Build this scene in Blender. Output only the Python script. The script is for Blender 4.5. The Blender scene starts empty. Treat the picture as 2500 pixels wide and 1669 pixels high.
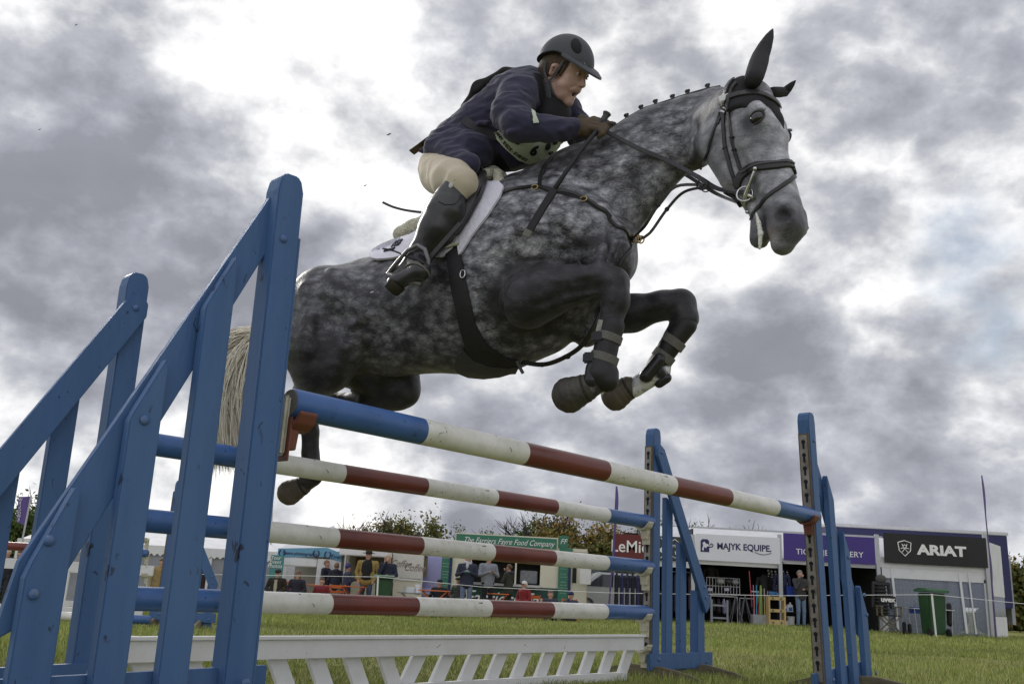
import bpy, bmesh, math, random
import numpy as np
from mathutils import Vector, Matrix
from mathutils.bvhtree import BVHTree
from mathutils.geometry import tessellate_polygon
R = math.radians
rnd = random.Random(7)
SC = bpy.context.scene
COL = SC.collection
# ------------------------------------------------------------------ camera
F = 2190.4; PITCH = .2661; ROLL = .0535; YAW = .7420; H = .46; K = 2500/2349
fw = np.array([0, math.cos(PITCH), math.sin(PITCH)]); up0 = np.array([0, -math.sin(PITCH), math.cos(PITCH)])
rt0 = np.array([1., 0, 0]); rt = rt0*math.cos(ROLL)+up0*math.sin(ROLL); up = -rt0*math.sin(ROLL)+up0*math.cos(ROLL)
CAM = np.array([0, 0, H]); Zv = np.array([0, 0, 1.])
cam = bpy.data.objects.new('camera', bpy.data.cameras.new('camera')); COL.objects.link(cam)
cam.matrix_world = Matrix(((rt[0], up[0], -fw[0], 0), (rt[1], up[1], -fw[1], 0), (rt[2], up[2], -fw[2], H), (0, 0, 0, 1)))
cam.data.sensor_width = 36; cam.data.lens = F/2500*36; cam.data.clip_start = .05; cam.data.clip_end = 3000
SC.camera = cam
SC.view_settings.view_transform = 'Standard'; SC.view_settings.look = 'None'
SC.view_settings.exposure = 0.56; SC.view_settings.gamma = 1
def ray(x, y): return fw+rt*(x-1250)/F-up*(y-834.5)/F          # native photo pixels -> direction
def dray(x, y): return ray(x*K, y*K)
def atY(x, y, Y): d = ray(x, y); return CAM+d*Y/d[1]
def onplane(d, p0, n): return CAM+d*((p0-CAM)@n)/(d@n)
def proj(P):
    d = np.asarray(P)-CAM; z = d@fw
    return 1250+F*(d@rt)/z, 834.5-F*(d@up)/z
# ------------------------------------------------------------------ sky: cloud cover by direction
W = bpy.data.worlds.new('World'); SC.world = W; W.use_nodes = True
nt = W.node_tree; N = nt.nodes; LK = nt.links
for n in list(N): N.remove(n)
def nd(tree, typ, **kw):
    n = tree.nodes.new(typ)
    for k, v in kw.items():
        if k.startswith('i_'):
            key = k[2:]; key = int(key) if key.isdigit() else key.replace('_', ' ')
            n.inputs[key].default_value = v
        else: setattr(n, k, v)
    return n
def mth(tree, op, a, b=None, c=None, clamp=False):
    n = tree.nodes.new('ShaderNodeMath'); n.operation = op; n.use_clamp = clamp
    for i, v in enumerate((a, b, c)):
        if v is None: continue
        if isinstance(v, (int, float)): n.inputs[i].default_value = v
        else: tree.links.new(v, n.inputs[i])
    return n.outputs[0]
SUN_EL, SUN_AZ = R(28), R(-35)      # behind the clouds, ahead and to the left of the camera
tc = nd(nt, 'ShaderNodeTexCoord'); dirv = tc.outputs['Generated']
sky = nd(nt, 'ShaderNodeTexSky', sky_type='NISHITA', sun_disc=False, sun_elevation=SUN_EL, sun_rotation=SUN_AZ)
mp = nd(nt, 'ShaderNodeMapping'); mp.inputs['Scale'].default_value = (1, 1, 1.5); LK.new(dirv, mp.inputs[0])
n1 = nd(nt, 'ShaderNodeTexNoise', i_Scale=3.4, i_Detail=9.0, i_Roughness=.52, i_Distortion=.1); LK.new(mp.outputs[0], n1.inputs['Vector'])
n2 = nd(nt, 'ShaderNodeTexNoise', i_Scale=9.0, i_Detail=10.0, i_Roughness=.6, i_Distortion=.0); LK.new(mp.outputs[0], n2.inputs['Vector'])
# thick and thin places in the cover: (photo x, y, half width in degrees, weight): + brighter, - darker
SKYB = [(330,385,9,.55),(520,480,5,.4),(190,300,4,.25),(60,890,5,.5),(170,930,4,.3),(720,60,6,.35),(960,330,6,.45),(690,430,5,.3),(1000,70,5,.3),
 (260,640,8,-.62),(430,560,5,-.4),(60,520,6,-.4),(110,330,5,-.45),(70,120,6,-.3),(330,180,5,-.25),(840,150,5,-.42),(900,560,5,-.3),(620,650,6,-.35),(480,760,5,-.3),
 (60,1010,6,-.42),(200,1080,5,-.35),(620,1310,7,.62),(900,1290,5,.45),(120,1180,4,.5),(400,1180,4,.35),(1000,1100,6,-.1),
 (2330,150,8,-.45),(2450,420,6,-.25),(1900,90,5,-.1),(1560,120,6,.3),(1650,260,6,.35),(2150,470,7,.32),(2230,720,6,.3),(1750,700,7,.42),(1550,900,5,.2),(2060,620,5,.2),(2250,640,4,.15),
 (2100,1000,8,-.4),(1850,940,6,-.3),(2330,1080,6,-.3),(2200,1230,6,-.3),(1650,1150,7,-.25),(1350,1200,7,-.3),(2470,820,4,.2),(1250,1000,6,-.15),(2480,1190,3,.1)]
acc = mth(nt, 'ADD', mth(nt, 'MULTIPLY', mth(nt, 'SUBTRACT', n1.outputs[0], .5), 1.5), mth(nt, 'MULTIPLY', mth(nt, 'SUBTRACT', n2.outputs[0], .5), 1.7))
n4 = nd(nt, 'ShaderNodeTexNoise', i_Scale=5.2, i_Detail=7.0, i_Roughness=.5, i_Distortion=.15); LK.new(mp.outputs[0], n4.inputs['Vector'])
acc = mth(nt, 'ADD', acc, mth(nt, 'MULTIPLY_ADD', mth(nt, 'ABSOLUTE', mth(nt, 'SUBTRACT', n4.outputs[0], .5)), -3.6, .30))      # billows
wv = nd(nt, 'ShaderNodeVectorMath', operation='MULTIPLY_ADD')      # ragged edges for the thick places
n3 = nd(nt, 'ShaderNodeTexNoise', i_Scale=5.0, i_Detail=6.0, i_Roughness=.6); LK.new(dirv, n3.inputs['Vector'])
LK.new(n3.outputs['Color'], wv.inputs[0]); wv.inputs[1].default_value = (.26,)*3
sb = nd(nt, 'ShaderNodeVectorMath', operation='ADD'); LK.new(dirv, sb.inputs[0]); sb.inputs[1].default_value = (-.13,)*3
LK.new(sb.outputs[0], wv.inputs[2])
wv0 = wv; wv = nd(nt, 'ShaderNodeVectorMath', operation='NORMALIZE'); LK.new(wv0.outputs[0], wv.inputs[0])
for x, y, a, w in SKYB:
    d = ray(x, y); d = d/np.linalg.norm(d)
    dot = nd(nt, 'ShaderNodeVectorMath', operation='DOT_PRODUCT'); LK.new(wv.outputs[0], dot.inputs[0]); dot.inputs[1].default_value = tuple(d)
    k = 1/(R(a)**2/2*1.6)
    e = mth(nt, 'EXPONENT', mth(nt, 'MULTIPLY', mth(nt, 'SUBTRACT', mth(nt, 'MINIMUM', dot.outputs['Value'], 1.0), 1.0), k))
    acc = mth(nt, 'MULTIPLY_ADD', e, w*.62, acc)
cr = nd(nt, 'ShaderNodeValToRGB'); el = cr.color_ramp.elements
el[0].position = 0; el[0].color = (.245, .252, .29, 1); el[1].position = 1; el[1].color = (.99, .972, .925, 1)
for p, c in ((.22, (.315, .325, .368, 1)), (.42, (.41, .422, .462, 1)), (.58, (.56, .57, .59, 1)), (.74, (.74, .74, .75, 1)), (.88, (.88, .88, .87, 1))):
    q = el.new(p); q.color = c
mr = mth(nt, 'MULTIPLY_ADD', acc, .80, .43, clamp=True); LK.new(mr, cr.inputs[0])
# one gap of blue
gap = None
for x, y, a, w in ((2395,690,2.6,1.1),(2330,660,2,.8),(2300,590,1.6,.5),(2440,760,2.2,.7)):
    d = ray(x, y); d = d/np.linalg.norm(d)
    dot = nd(nt, 'ShaderNodeVectorMath', operation='DOT_PRODUCT'); LK.new(wv.outputs[0], dot.inputs[0]); dot.inputs[1].default_value = tuple(d)
    e = mth(nt, 'MULTIPLY', mth(nt, 'EXPONENT', mth(nt, 'MULTIPLY', mth(nt, 'SUBTRACT', dot.outputs['Value'], 1.0), 1/(R(a)**2/2*1.6))), w)
    gap = e if gap is None else mth(nt, 'ADD', gap, e)
gapm = mth(nt, 'SUBTRACT', mth(nt, 'MULTIPLY', gap, mth(nt, 'MULTIPLY_ADD', n2.outputs[0], 3.2, -.8)), .22, clamp=True)
gapm = mth(nt, 'MULTIPLY', gapm, .5)
bl = nd(nt, 'ShaderNodeMix', data_type='RGBA'); LK.new(gapm, bl.inputs['Factor']); LK.new(cr.outputs[0], bl.inputs['A'])
skys = nd(nt, 'ShaderNodeVectorMath', operation='SCALE'); LK.new(sky.outputs[0], skys.inputs[0]); skys.inputs['Scale'].default_value = .085
LK.new(skys.outputs[0], bl.inputs['B'])
# added fill: sky behind the camera brightened to lift the shaded fronts
bd = nd(nt, 'ShaderNodeVectorMath', operation='DOT_PRODUCT'); LK.new(dirv, bd.inputs[0]); bd.inputs[1].default_value = (-.25, -.87, .42)
bk = mth(nt, 'MULTIPLY_ADD', mth(nt, 'MAXIMUM', bd.outputs['Value'], 0.0), .38, .86)
bk = mth(nt, 'MULTIPLY', bk, mth(nt, 'ADD', mth(nt, 'MULTIPLY', n2.outputs[0], .34), mth(nt, 'MULTIPLY_ADD', n1.outputs[0], .30, .68)))
bg = nd(nt, 'ShaderNodeBackground'); LK.new(bk, bg.inputs['Strength']); LK.new(bl.outputs['Result'], bg.inputs[0])
wo = nd(nt, 'ShaderNodeOutputWorld'); LK.new(bg.outputs[0], wo.inputs[0])
sun = bpy.data.objects.new('sun', bpy.data.lights.new('sun', 'SUN')); COL.objects.link(sun)
sun.data.energy = 1.1; sun.data.angle = R(16); sun.data.color = (1, .96, .9)
SDIR = Vector((math.sin(SUN_AZ)*math.cos(SUN_EL), math.cos(SUN_AZ)*math.cos(SUN_EL), math.sin(SUN_EL)))
sun.rotation_euler = SDIR.to_track_quat('Z', 'Y').to_euler()
SC.cycles.max_bounces = 6; SC.cycles.diffuse_bounces = 3; SC.cycles.transparent_max_bounces = 12
# ------------------------------------------------------------------ materials
MATS = {}
def M(name, rgb, rough=.65, var=.12, scale=9, bump=0., bscale=40, metal=0, spec=.4, stretch=None, chip=None, dirt=None, attr=None, trans=0, alpha=1, sheen=0):
    if name in MATS: return MATS[name]
    m = bpy.data.materials.new(name); m.use_nodes = True; t = m.node_tree
    b = t.nodes['Principled BSDF']; b.inputs['Roughness'].default_value = rough; b.inputs['Metallic'].default_value = metal
    b.inputs['Specular IOR Level'].default_value = spec
    if trans: b.inputs['Transmission Weight'].default_value = trans
    if alpha < 1: b.inputs['Alpha'].default_value = alpha
    if sheen: b.inputs['Sheen Weight'].default_value = sheen; b.inputs['Sheen Roughness'].default_value = .5
    tc = nd(t, 'ShaderNodeTexCoord'); v = tc.outputs['Object']
    if stretch:
        mp = nd(t, 'ShaderNodeMapping'); mp.inputs['Scale'].default_value = stretch; t.links.new(v, mp.inputs[0]); vs = mp.outputs[0]
    else: vs = v
    nz = nd(t, 'ShaderNodeTexNoise', i_Scale=float(scale), i_Detail=6.0, i_Roughness=.6); t.links.new(vs, nz.inputs['Vector'])
    hsv = nd(t, 'ShaderNodeHueSaturation'); 
    if attr:
        at = nd(t, 'ShaderNodeAttribute', attribute_name=attr); t.links.new(at.outputs['Color'], hsv.inputs['Color'])
    else: hsv.inputs['Color'].default_value = (*rgb, 1)
    t.links.new(mth(t, 'MULTIPLY_ADD', nz.outputs[0], var*2.6, 1-var*1.3), hsv.inputs['Value'])
    c = hsv.outputs[0]
    if chip:      # (colour, threshold, scale): small chips and scuffs showing another colour
        col, th, sc_ = chip[:3]
        n2 = nd(t, 'ShaderNodeTexNoise', i_Scale=float(sc_), i_Detail=3.0, i_Roughness=.65, i_Distortion=.6)
        mp2 = nd(t, 'ShaderNodeMapping'); mp2.inputs['Scale'].default_value = chip[3] if len(chip) > 3 else (1, 1, 1); t.links.new(v, mp2.inputs[0]); t.links.new(mp2.outputs[0], n2.inputs['Vector'])
        f = mth(t, 'MULTIPLY', mth(t, 'SUBTRACT', n2.outputs[0], th), 22, clamp=True)
        mx = nd(t, 'ShaderNodeMix', data_type='RGBA'); t.links.new(f, mx.inputs['Factor']); t.links.new(c, mx.inputs['A']); mx.inputs['B'].default_value = (*col, 1); c = mx.outputs['Result']
    if dirt:      # (colour, amount, scale): broad stains
        n3 = nd(t, 'ShaderNodeTexNoise', i_Scale=float(dirt[2]), i_Detail=7.0, i_Roughness=.7); t.links.new(vs, n3.inputs['Vector'])
        f = mth(t, 'MULTIPLY', mth(t, 'MULTIPLY', mth(t, 'SUBTRACT', n3.outputs[0], .42), 4, clamp=True), dirt[1])
        mx = nd(t, 'ShaderNodeMix', data_type='RGBA'); t.links.new(f, mx.inputs['Factor']); t.links.new(c, mx.inputs['A']); mx.inputs['B'].default_value = (*dirt[0], 1); c = mx.outputs['Result']
    t.links.new(c, b.inputs['Base Color'])
    if bump:
        nb = nd(t, 'ShaderNodeTexNoise', i_Scale=float(bscale), i_Detail=5.0); t.links.new(vs, nb.inputs['Vector'])
        bp = nd(t, 'ShaderNodeBump', i_Strength=float(bump), i_Distance=.01); t.links.new(nb.outputs[0], bp.inputs['Height']); t.links.new(bp.outputs[0], b.inputs['Normal'])
    MATS[name] = m; return m
# ------------------------------------------------------------------ objects
def tag(o, label=None, cat=None, group=None, kind=None):
    if label: o['label'] = label
    if cat: o['category'] = cat
    if group: o['group'] = group
    if kind: o['kind'] = kind
    return o
def empty(name, loc, label, cat, group=None, rot=None):
    o = bpy.data.objects.new(name, None); COL.objects.link(o); o.empty_display_size = .1
    m = Matrix.Translation(Vector([float(q) for q in loc]))
    if rot is not None: m = m @ (Matrix.Rotation(rot, 4, 'Z') if isinstance(rot, (int, float)) else rot)
    o.matrix_world = m; tag(o, label, cat, group); return o
class MB:
    """collects solids, then links them as one mesh object"""
    def __init__(s): s.v = []; s.f = []; s.m = []; s.n = 0
    def add(s, vs, fs, mi=0):
        s.v.append(np.asarray(vs, float)); s.f += [tuple(i+s.n for i in f) for f in fs]; s.m += [mi]*len(fs); s.n += len(vs); return s
    def box(s, c, d, rot=None, mi=0, taper=1):
        x, y, z = np.array(d)/2.
        vs = np.array([(-x,-y,-z),(x,-y,-z),(x,y,-z),(-x,y,-z),(-x*taper,-y*taper,z),(x*taper,-y*taper,z),(x*taper,y*taper,z),(-x*taper,y*taper,z)])
        if rot is not None: vs = vs@np.array(rot).T
        return s.add(vs+np.array(c), [(0,3,2,1),(4,5,6,7),(0,1,5,4),(1,2,6,5),(2,3,7,6),(3,0,4,7)], mi)
    def prism(s, poly, axis=1, a=0, b=.1, mi=0):
        """polygon of (u,v) extruded along axis (0,1,2); the other two axes in order"""
        n = len(poly); vs = []
        for w in (a, b):
            for u, v in poly:
                q = [u, v]; q.insert(axis, w); vs.append(q)
        fs = [tuple(range(n)), tuple(range(2*n-1, n-1, -1))]+[(i, i+n, (i+1) % n+n, (i+1) % n) for i in range(n)]
        return s.add(vs, fs, mi)
    def tube(s, pts, r, seg=8, mi=0, cap=True, flat=None):
        pts = [np.array(p, float) for p in pts]; rs = r if hasattr(r, '__len__') else [r]*len(pts)
        t0 = pts[1]-pts[0]; t0 /= np.linalg.norm(t0)+1e-12
        a = np.cross(t0, [0, 0, 1]); 
        if np.linalg.norm(a) < .1: a = np.cross(t0, [0, 1, 0])
        a /= np.linalg.norm(a); vs = []
        for i, p in enumerate(pts):
            t = pts[min(i+1, len(pts)-1)]-pts[max(i-1, 0)]; t /= np.linalg.norm(t)+1e-12
            a = a-t*(a@t); a /= np.linalg.norm(a)+1e-12; b = np.cross(t, a)
            for k in range(seg):
                th = 2*math.pi*k/seg; vs.append(p+rs[i]*(math.cos(th)*a+math.sin(th)*b*(flat or 1)))
        n = len(pts); fs = [(i*seg+k, i*seg+(k+1) % seg, (i+1)*seg+(k+1) % seg, (i+1)*seg+k) for i in range(n-1) for k in range(seg)]
        if cap: fs += [tuple(range(seg-1, -1, -1)), tuple((n-1)*seg+k for k in range(seg))]
        return s.add(vs, fs, mi)
    def ell(s, c, r, seg=16, rings=10, rot=None, mi=0):
        vs = []; r = r if hasattr(r, '__len__') else (r, r, r)
        for i in range(rings+1):
            ph = math.pi*i/rings
            for k in range(seg):
                th = 2*math.pi*k/seg; vs.append((math.sin(ph)*math.cos(th)*r[0], math.sin(ph)*math.sin(th)*r[1], math.cos(ph)*r[2]))
        vs = np.array(vs)
        if rot is not None: vs = vs@np.array(rot).T
        return s.add(vs+np.array(c), [(i*seg+k, (i+1)*seg+k, (i+1)*seg+(k+1) % seg, i*seg+(k+1) % seg) for i in range(rings) for k in range(seg)], mi)
    def build(s, name, mats, parent=None, bevel=0, smooth=False, label=None, loc=None, bseg=2, kind=None, mw=None, world=False):
        me = bpy.data.meshes.new(name); v = np.concatenate(s.v) if s.v else np.zeros((0, 3))
        if world and parent is not None:
            im = np.array(parent.matrix_world.inverted()); v = v@im[:3, :3].T+im[:3, 3]
        me.from_pydata(v.tolist(), [], s.f)
        mats = mats if isinstance(mats, (list, tuple)) else [mats]
        for m in mats: me.materials.append(m)
        if len(mats) > 1: me.polygons.foreach_set('material_index', s.m)
        bm = bmesh.new(); bm.from_mesh(me); bmesh.ops.remove_doubles(bm, verts=bm.verts, dist=1e-6); bmesh.ops.recalc_face_normals(bm, faces=bm.faces)
        if bevel: bmesh.ops.bevel(bm, geom=[e for e in bm.edges if len(e.link_faces) == 2 and e.calc_face_angle(0) > .5], offset=bevel, segments=bseg, affect='EDGES', clamp_overlap=True)
        bm.to_mesh(me); bm.free()
        if smooth:
            me.polygons.foreach_set('use_smooth', [True]*len(me.polygons))
            if smooth == 'a':
                try: me.set_sharp_from_angle(angle=R(40))
                except Exception: pass
        o = bpy.data.objects.new(name, me); COL.objects.link(o)
        if parent is not None: o.parent = parent
        if loc is not None: o.location = [float(q) for q in loc]
        if mw is not None: o.matrix_world = mw
        if label: o['label'] = label
        if kind: o['kind'] = kind
        return o
def text(s, size, m, mw, parent, shear=0, ext=.002, name='lettering', sx=1, bold=0, align='CENTER'):
    """lettering as a thin solid; mw places its x-right y-up plane (in the parent's space)"""
    cu = bpy.data.curves.new('t', 'FONT'); cu.body = s; cu.size = size; cu.align_x = align; cu.align_y = 'CENTER'; cu.extrude = ext; cu.shear = shear; cu.offset = bold; cu.resolution_u = 3
    o = bpy.data.objects.new('t', cu); COL.objects.link(o); bpy.context.view_layer.update()
    me = bpy.data.meshes.new_from_object(o.evaluated_get(bpy.context.evaluated_depsgraph_get())); bpy.data.objects.remove(o)
    me.transform(Matrix.Scale(sx, 4, (1, 0, 0))); me.transform(mw); me.materials.clear(); me.materials.append(m); me.name = name
    o = bpy.data.objects.new(name, me); COL.objects.link(o); o.parent = parent; return o
def frame(o, x, y, z=None):
    x = Vector(x).normalized(); y = Vector(y); y = (y-x*y.dot(x)).normalized(); z = x.cross(y)
    return Matrix(((x[0], y[0], z[0], o[0]), (x[1], y[1], z[1], o[1]), (x[2], y[2], z[2], o[2]), (0, 0, 0, 1)))
def copy_tree(o, parent=None):
    c = o.copy(); COL.objects.link(c)
    if parent is not None: c.parent = parent
    for ch in list(o.children): copy_tree(ch, c)
    return c
# ------------------------------------------------------------------ solid modelling by distance field
def sdf_mesh(prims, res, sub=()):
    """prims: (p0, r0, p1, r1, k[, axis, factor]) rounded cones joined with blend k. returns verts, quads"""
    P = []
    for q in list(prims)+list(sub):
        P += [np.array(q[0])-q[1], np.array(q[0])+q[1], np.array(q[2])-q[3], np.array(q[2])+q[3]]
    P = np.array(P); lo = P.min(0)-3*res; hi = P.max(0)+3*res
    sh = np.ceil((hi-lo)/res).astype(int)+1
    D = np.full(sh, 1., np.float32)
    def one(q):
        p0, r0, p1, r1, k = [np.array(c, float) if i in (0, 2) else c for i, c in enumerate(q[:5])]
        m = max(r0, r1)*1.0+k+3*res
        a = np.clip(((np.minimum(p0, p1)-m-lo)/res).astype(int), 0, sh-1); b = np.clip(((np.maximum(p0, p1)+m-lo)/res).astype(int)+2, 0, sh)
        g = np.stack(np.meshgrid(*[np.arange(a[i], b[i])*res+lo[i] for i in range(3)], indexing='ij'), -1).astype(np.float32)
        if len(q) > 5 and q[5] is not None:
            ax_ = np.array(q[5], float); ax_ /= np.linalg.norm(ax_); f = q[6]-1
            g = g-p0; g = g+(g@ax_)[..., None]*ax_*f; e = p1-p0; e = e+ax_*(e@ax_)*f
        else: g = g-p0; e = p1-p0
        L2 = float(e@e)+1e-12
        t = np.clip((g@e)/L2, 0, 1)
        d = np.sqrt(((g-t[..., None]*e)**2).sum(-1))-(r0+(r1-r0)*t)
        return (slice(a[0], b[0]), slice(a[1], b[1]), slice(a[2], b[2])), d, k
    for q in prims:
        s, d, k = one(q); o = D[s]; h = np.clip(.5+.5*(o-d)/k, 0, 1); D[s] = o*(1-h)+d*h-k*h*(1-h)
    for q in sub:
        s, d, k = one(q); o = D[s]; d = -d; h = np.clip(.5-.5*(o-d)/k, 0, 1); D[s] = o*(1-h)+d*h+k*h*(1-h)
    S = D < 0
    n = [x-1 for x in D.shape]
    c = [D[i:n[0]+i, j:n[1]+j, k:n[2]+k] for i in (0, 1) for j in (0, 1) for k in (0, 1)]
    cs = [S[i:n[0]+i, j:n[1]+j, k:n[2]+k] for i in (0, 1) for j in (0, 1) for k in (0, 1)]
    cnt = sum(x.astype(np.int8) for x in cs); act = (cnt > 0) & (cnt < 8)
    idx = np.full(act.shape, -1, np.int64); ii = np.argwhere(act); idx[act] = np.arange(len(ii))
    cv = np.stack([x[act] for x in c], 1).astype(float)
    off = np.array([(i, j, k) for i in (0, 1) for j in (0, 1) for k in (0, 1)], float)
    pos = np.zeros((len(ii), 3)); w = np.zeros(len(ii))
    for a_ in range(8):
        for b_ in range(a_+1, 8):
            if abs(off[a_]-off[b_]).sum() != 1: continue
            x, y = cv[:, a_], cv[:, b_]; m = (x < 0) != (y < 0); t = np.where(m, x/np.where(m, x-y, 1), 0)
            pos += np.where(m[:, None], off[a_]+(off[b_]-off[a_])*t[:, None], 0); w += m
    V = (ii+pos/w[:, None])*res+lo
    fs = []
    for a_ in range(3):
        s0 = [slice(1, -1)]*3; s0[a_] = slice(0, -1); s1 = [slice(1, -1)]*3; s1[a_] = slice(1, None)
        A = S[tuple(s0)]; B = S[tuple(s1)]; e = np.argwhere(A != B); fl = A[tuple(e.T)]
        o = e.copy(); 
        for q_ in range(3):
            if q_ != a_: o[:, q_] += 1
        u, v = [(1, 2), (2, 0), (0, 1)][a_]; du = np.zeros(3, int); dv = np.zeros(3, int); du[u] = 1; dv[v] = 1
        q4 = [idx[tuple((o-du-dv).T)], idx[tuple((o-dv).T)], idx[tuple(o.T)], idx[tuple((o-du).T)]]
        Q = np.stack(q4, 1); Q[~fl] = Q[~fl][:, ::-1]; fs.append(Q)
    return V, np.concatenate(fs)
def relax(V, Q, n=1, lam=.5):
    for _ in range(n):
        s = np.zeros_like(V); c = np.zeros(len(V))
        for i in range(4):
            for j in (1, 3):
                np.add.at(s, Q[:, i], V[Q[:, (i+j) % 4]]); np.add.at(c, Q[:, i], 1)
        V = V*(1-lam)+lam*s/c[:, None]
    return V
from mathutils import noise as mnoise
def vnormals(V, Q):
    n = np.zeros_like(V); a = np.cross(V[Q[:, 2]]-V[Q[:, 0]], V[Q[:, 3]]-V[Q[:, 1]])
    for i in range(4): np.add.at(n, Q[:, i], a)
    return n/(np.linalg.norm(n, axis=1)[:, None]+1e-12)
def crumple(V, Q, amp, sc, seed=0, warp=.6):
    """cloth folds: ridged noise pushed along the normals"""
    n = vnormals(V, Q); o = Vector((seed*7.3, seed*3.1, -seed*5.7)); d = np.empty(len(V))
    for i, p in enumerate(V):
        q = Vector((p[0]*sc[0], p[1]*sc[1], p[2]*sc[2]))+o; w_ = mnoise.noise(q*.5)*warp; q = q+Vector((w_, -w_, w_))
        d[i] = (1-abs(mnoise.noise(q))*2.6)*.65+mnoise.noise(q*2.3)*.35
    return V+n*(d*amp)[:, None]
def npmesh(name, V, Q, mats, parent=None, mw=None, cols=None, label=None, smooth=True):
    me = bpy.data.meshes.new(name); V = np.asarray(V, np.float32); Q = np.asarray(Q, np.int32); k = Q.shape[1]
    me.vertices.add(len(V)); me.vertices.foreach_set('co', V.ravel()); me.loops.add(Q.size); me.loops.foreach_set('vertex_index', Q.ravel())
    me.polygons.add(len(Q)); me.polygons.foreach_set('loop_start', np.arange(len(Q), dtype=np.int32)*k)
    try: me.polygons.foreach_set('loop_total', np.full(len(Q), k, np.int32))
    except Exception: pass
    me.update(calc_edges=True); me.validate()
    if smooth: me.polygons.foreach_set('use_smooth', np.ones(len(me.polygons), bool))
    if cols is not None:
        a = me.color_attributes.new('col', 'FLOAT_COLOR', 'POINT'); cc = np.ones((len(V), 4), np.float32); cc[:, :3] = cols; a.data.foreach_set('color', cc.ravel())
    for m in (mats if isinstance(mats, (list, tuple)) else [mats]): me.materials.append(m)
    o = bpy.data.objects.new(name, me); COL.objects.link(o)
    if parent is not None: o.parent = parent
    if mw is not None: o.matrix_local = mw
    if label: o['label'] = label
    return o
ax = np.array([math.sin(YAW), math.cos(YAW), 0]); hd = np.array([math.cos(YAW), -math.sin(YAW), 0])
A0 = np.array([-.64944, 2.62989, 0]); B0 = np.array([-.76518, 4.21272, 0]); L = .5816*.9
# ------------------------------------------------------------------ ground and grass
def gz(x, y):
    t = np.clip((np.asarray(y, float)-6)/22, 0, 1.3)
    return -.055-.2*t-.034*np.maximum(0, 6-np.asarray(x, float))*t*np.where(np.asarray(x) < -20, 26/np.maximum(1, 6-np.asarray(x, float)), 1)+.02*np.sin(np.asarray(x)*.9+1)*np.sin(np.asarray(y)*.55)*np.clip(np.asarray(y)/10-.5, 0, 1)
def gnd(px, Y, py=1500):
    """point of the ground straight below photo column px at depth Y"""
    x = 0.
    for _ in range(6):
        z = float(gz(x, Y)); lo, hi = 900., 2600.
        d = ray(px, py); p = CAM+d*Y/d[1]
        for _ in range(12):
            X_, Y_ = proj((p[0], Y, z)); d = ray(px, Y_); p = CAM+d*Y/d[1]
        x = p[0]
    return np.array([x, Y, float(gz(x, Y))])
grass_m = M('grass ground', (.20, .215, .06), rough=.95, var=.32, scale=3.2, bump=.6, bscale=30, spec=.1, dirt=((.16, .12, .06), .6, 2.2))
ys = np.concatenate([np.linspace(-6, 34, 81), np.array([38, 45, 60, 90, 150, 300, 700, 1500])]); xs = np.concatenate([[-900, -300, -100, -50, -35], np.linspace(-26, 26, 105), [35, 50, 100, 300, 900]])
gx, gy = np.meshgrid(xs, ys, indexing='ij'); V = np.stack([gx, gy, gz(gx, gy)], -1).reshape(-1, 3); ny = len(ys)
Q = np.array([(i*ny+j, (i+1)*ny+j, (i+1)*ny+j+1, i*ny+j+1) for i in range(len(xs)-1) for j in range(ny-1)])
tag(npmesh('ground', V, Q, grass_m), kind='structure')
def grass_patch(n, y0, y1, h, w, seed, edge=120):
    g = np.random.default_rng(seed); u = g.random(n); y = 1/(1/y0+u*(1/y1-1/y0)) if y0 > 0 else y0+u*(y1-y0)
    x = (g.random(n)*2-1)*(y*.60+.3)+.0
    cl = np.sin(x*3.1+1.3*np.sin(y*2.3))*np.sin(y*2.7+1.7*np.sin(x*1.9)); dens = np.sin(x*1.1+2)*np.sin(y*.8+x*.4)
    hh = h*(.55+.8*g.random(n))*(1+.35*cl+.2*dens)*(.8+.04*y); ww = w*(.7+.6*g.random(n))*(.6+.06*y); a = g.random(n)*6.283; lean = h*(.15+.75*g.random(n)); b = g.random(n)*6.283
    z = gz(x, y)-.006; p = np.stack([x, y, z], -1)
    s = np.stack([np.cos(a)*ww, np.sin(a)*ww, 0*a], -1); l = np.stack([np.cos(b)*lean, np.sin(b)*lean, hh], -1)
    m = p+l*[.42, .42, .6]
    V = np.stack([p-s, p+s, m+s*.7, m-s*.7, p+l], 1).reshape(-1, 3); i = np.arange(n)[:, None]*5
    T = np.concatenate([i+[0, 1, 2], i+[0, 2, 3], i+[3, 2, 4]])
    base = np.array([(.205, .25, .06), (.31, .345, .095), (.43, .41, .17), (.12, .17, .04)]); k = g.choice(4, n, p=[.42, .33, .12, .13])
    c = base[k]*(.8+.4*g.random((n, 1)))*(1+.16*cl[:, None]+.16*dens[:, None]); 
    return V, T, np.repeat(c, 5, 0)
parts_ = [grass_patch(150000, 3.6, 14, .042, .0022, 1), grass_patch(110000, 12, 31, .04, .003, 2)]
V = np.concatenate([p[0] for p in parts_]); T = np.concatenate([parts_[0][1], parts_[1][1]+len(parts_[0][0])]); c = np.concatenate([p[2] for p in parts_])
gm = M('grass blades', (0, 0, 0), rough=.6, var=.1, scale=2, attr='col', spec=.25)
tag(npmesh('grass', V, T, gm, cols=c, smooth=False), 'short mown green grass with straw coloured blades covering the arena', 'grass', kind='stuff')
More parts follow.
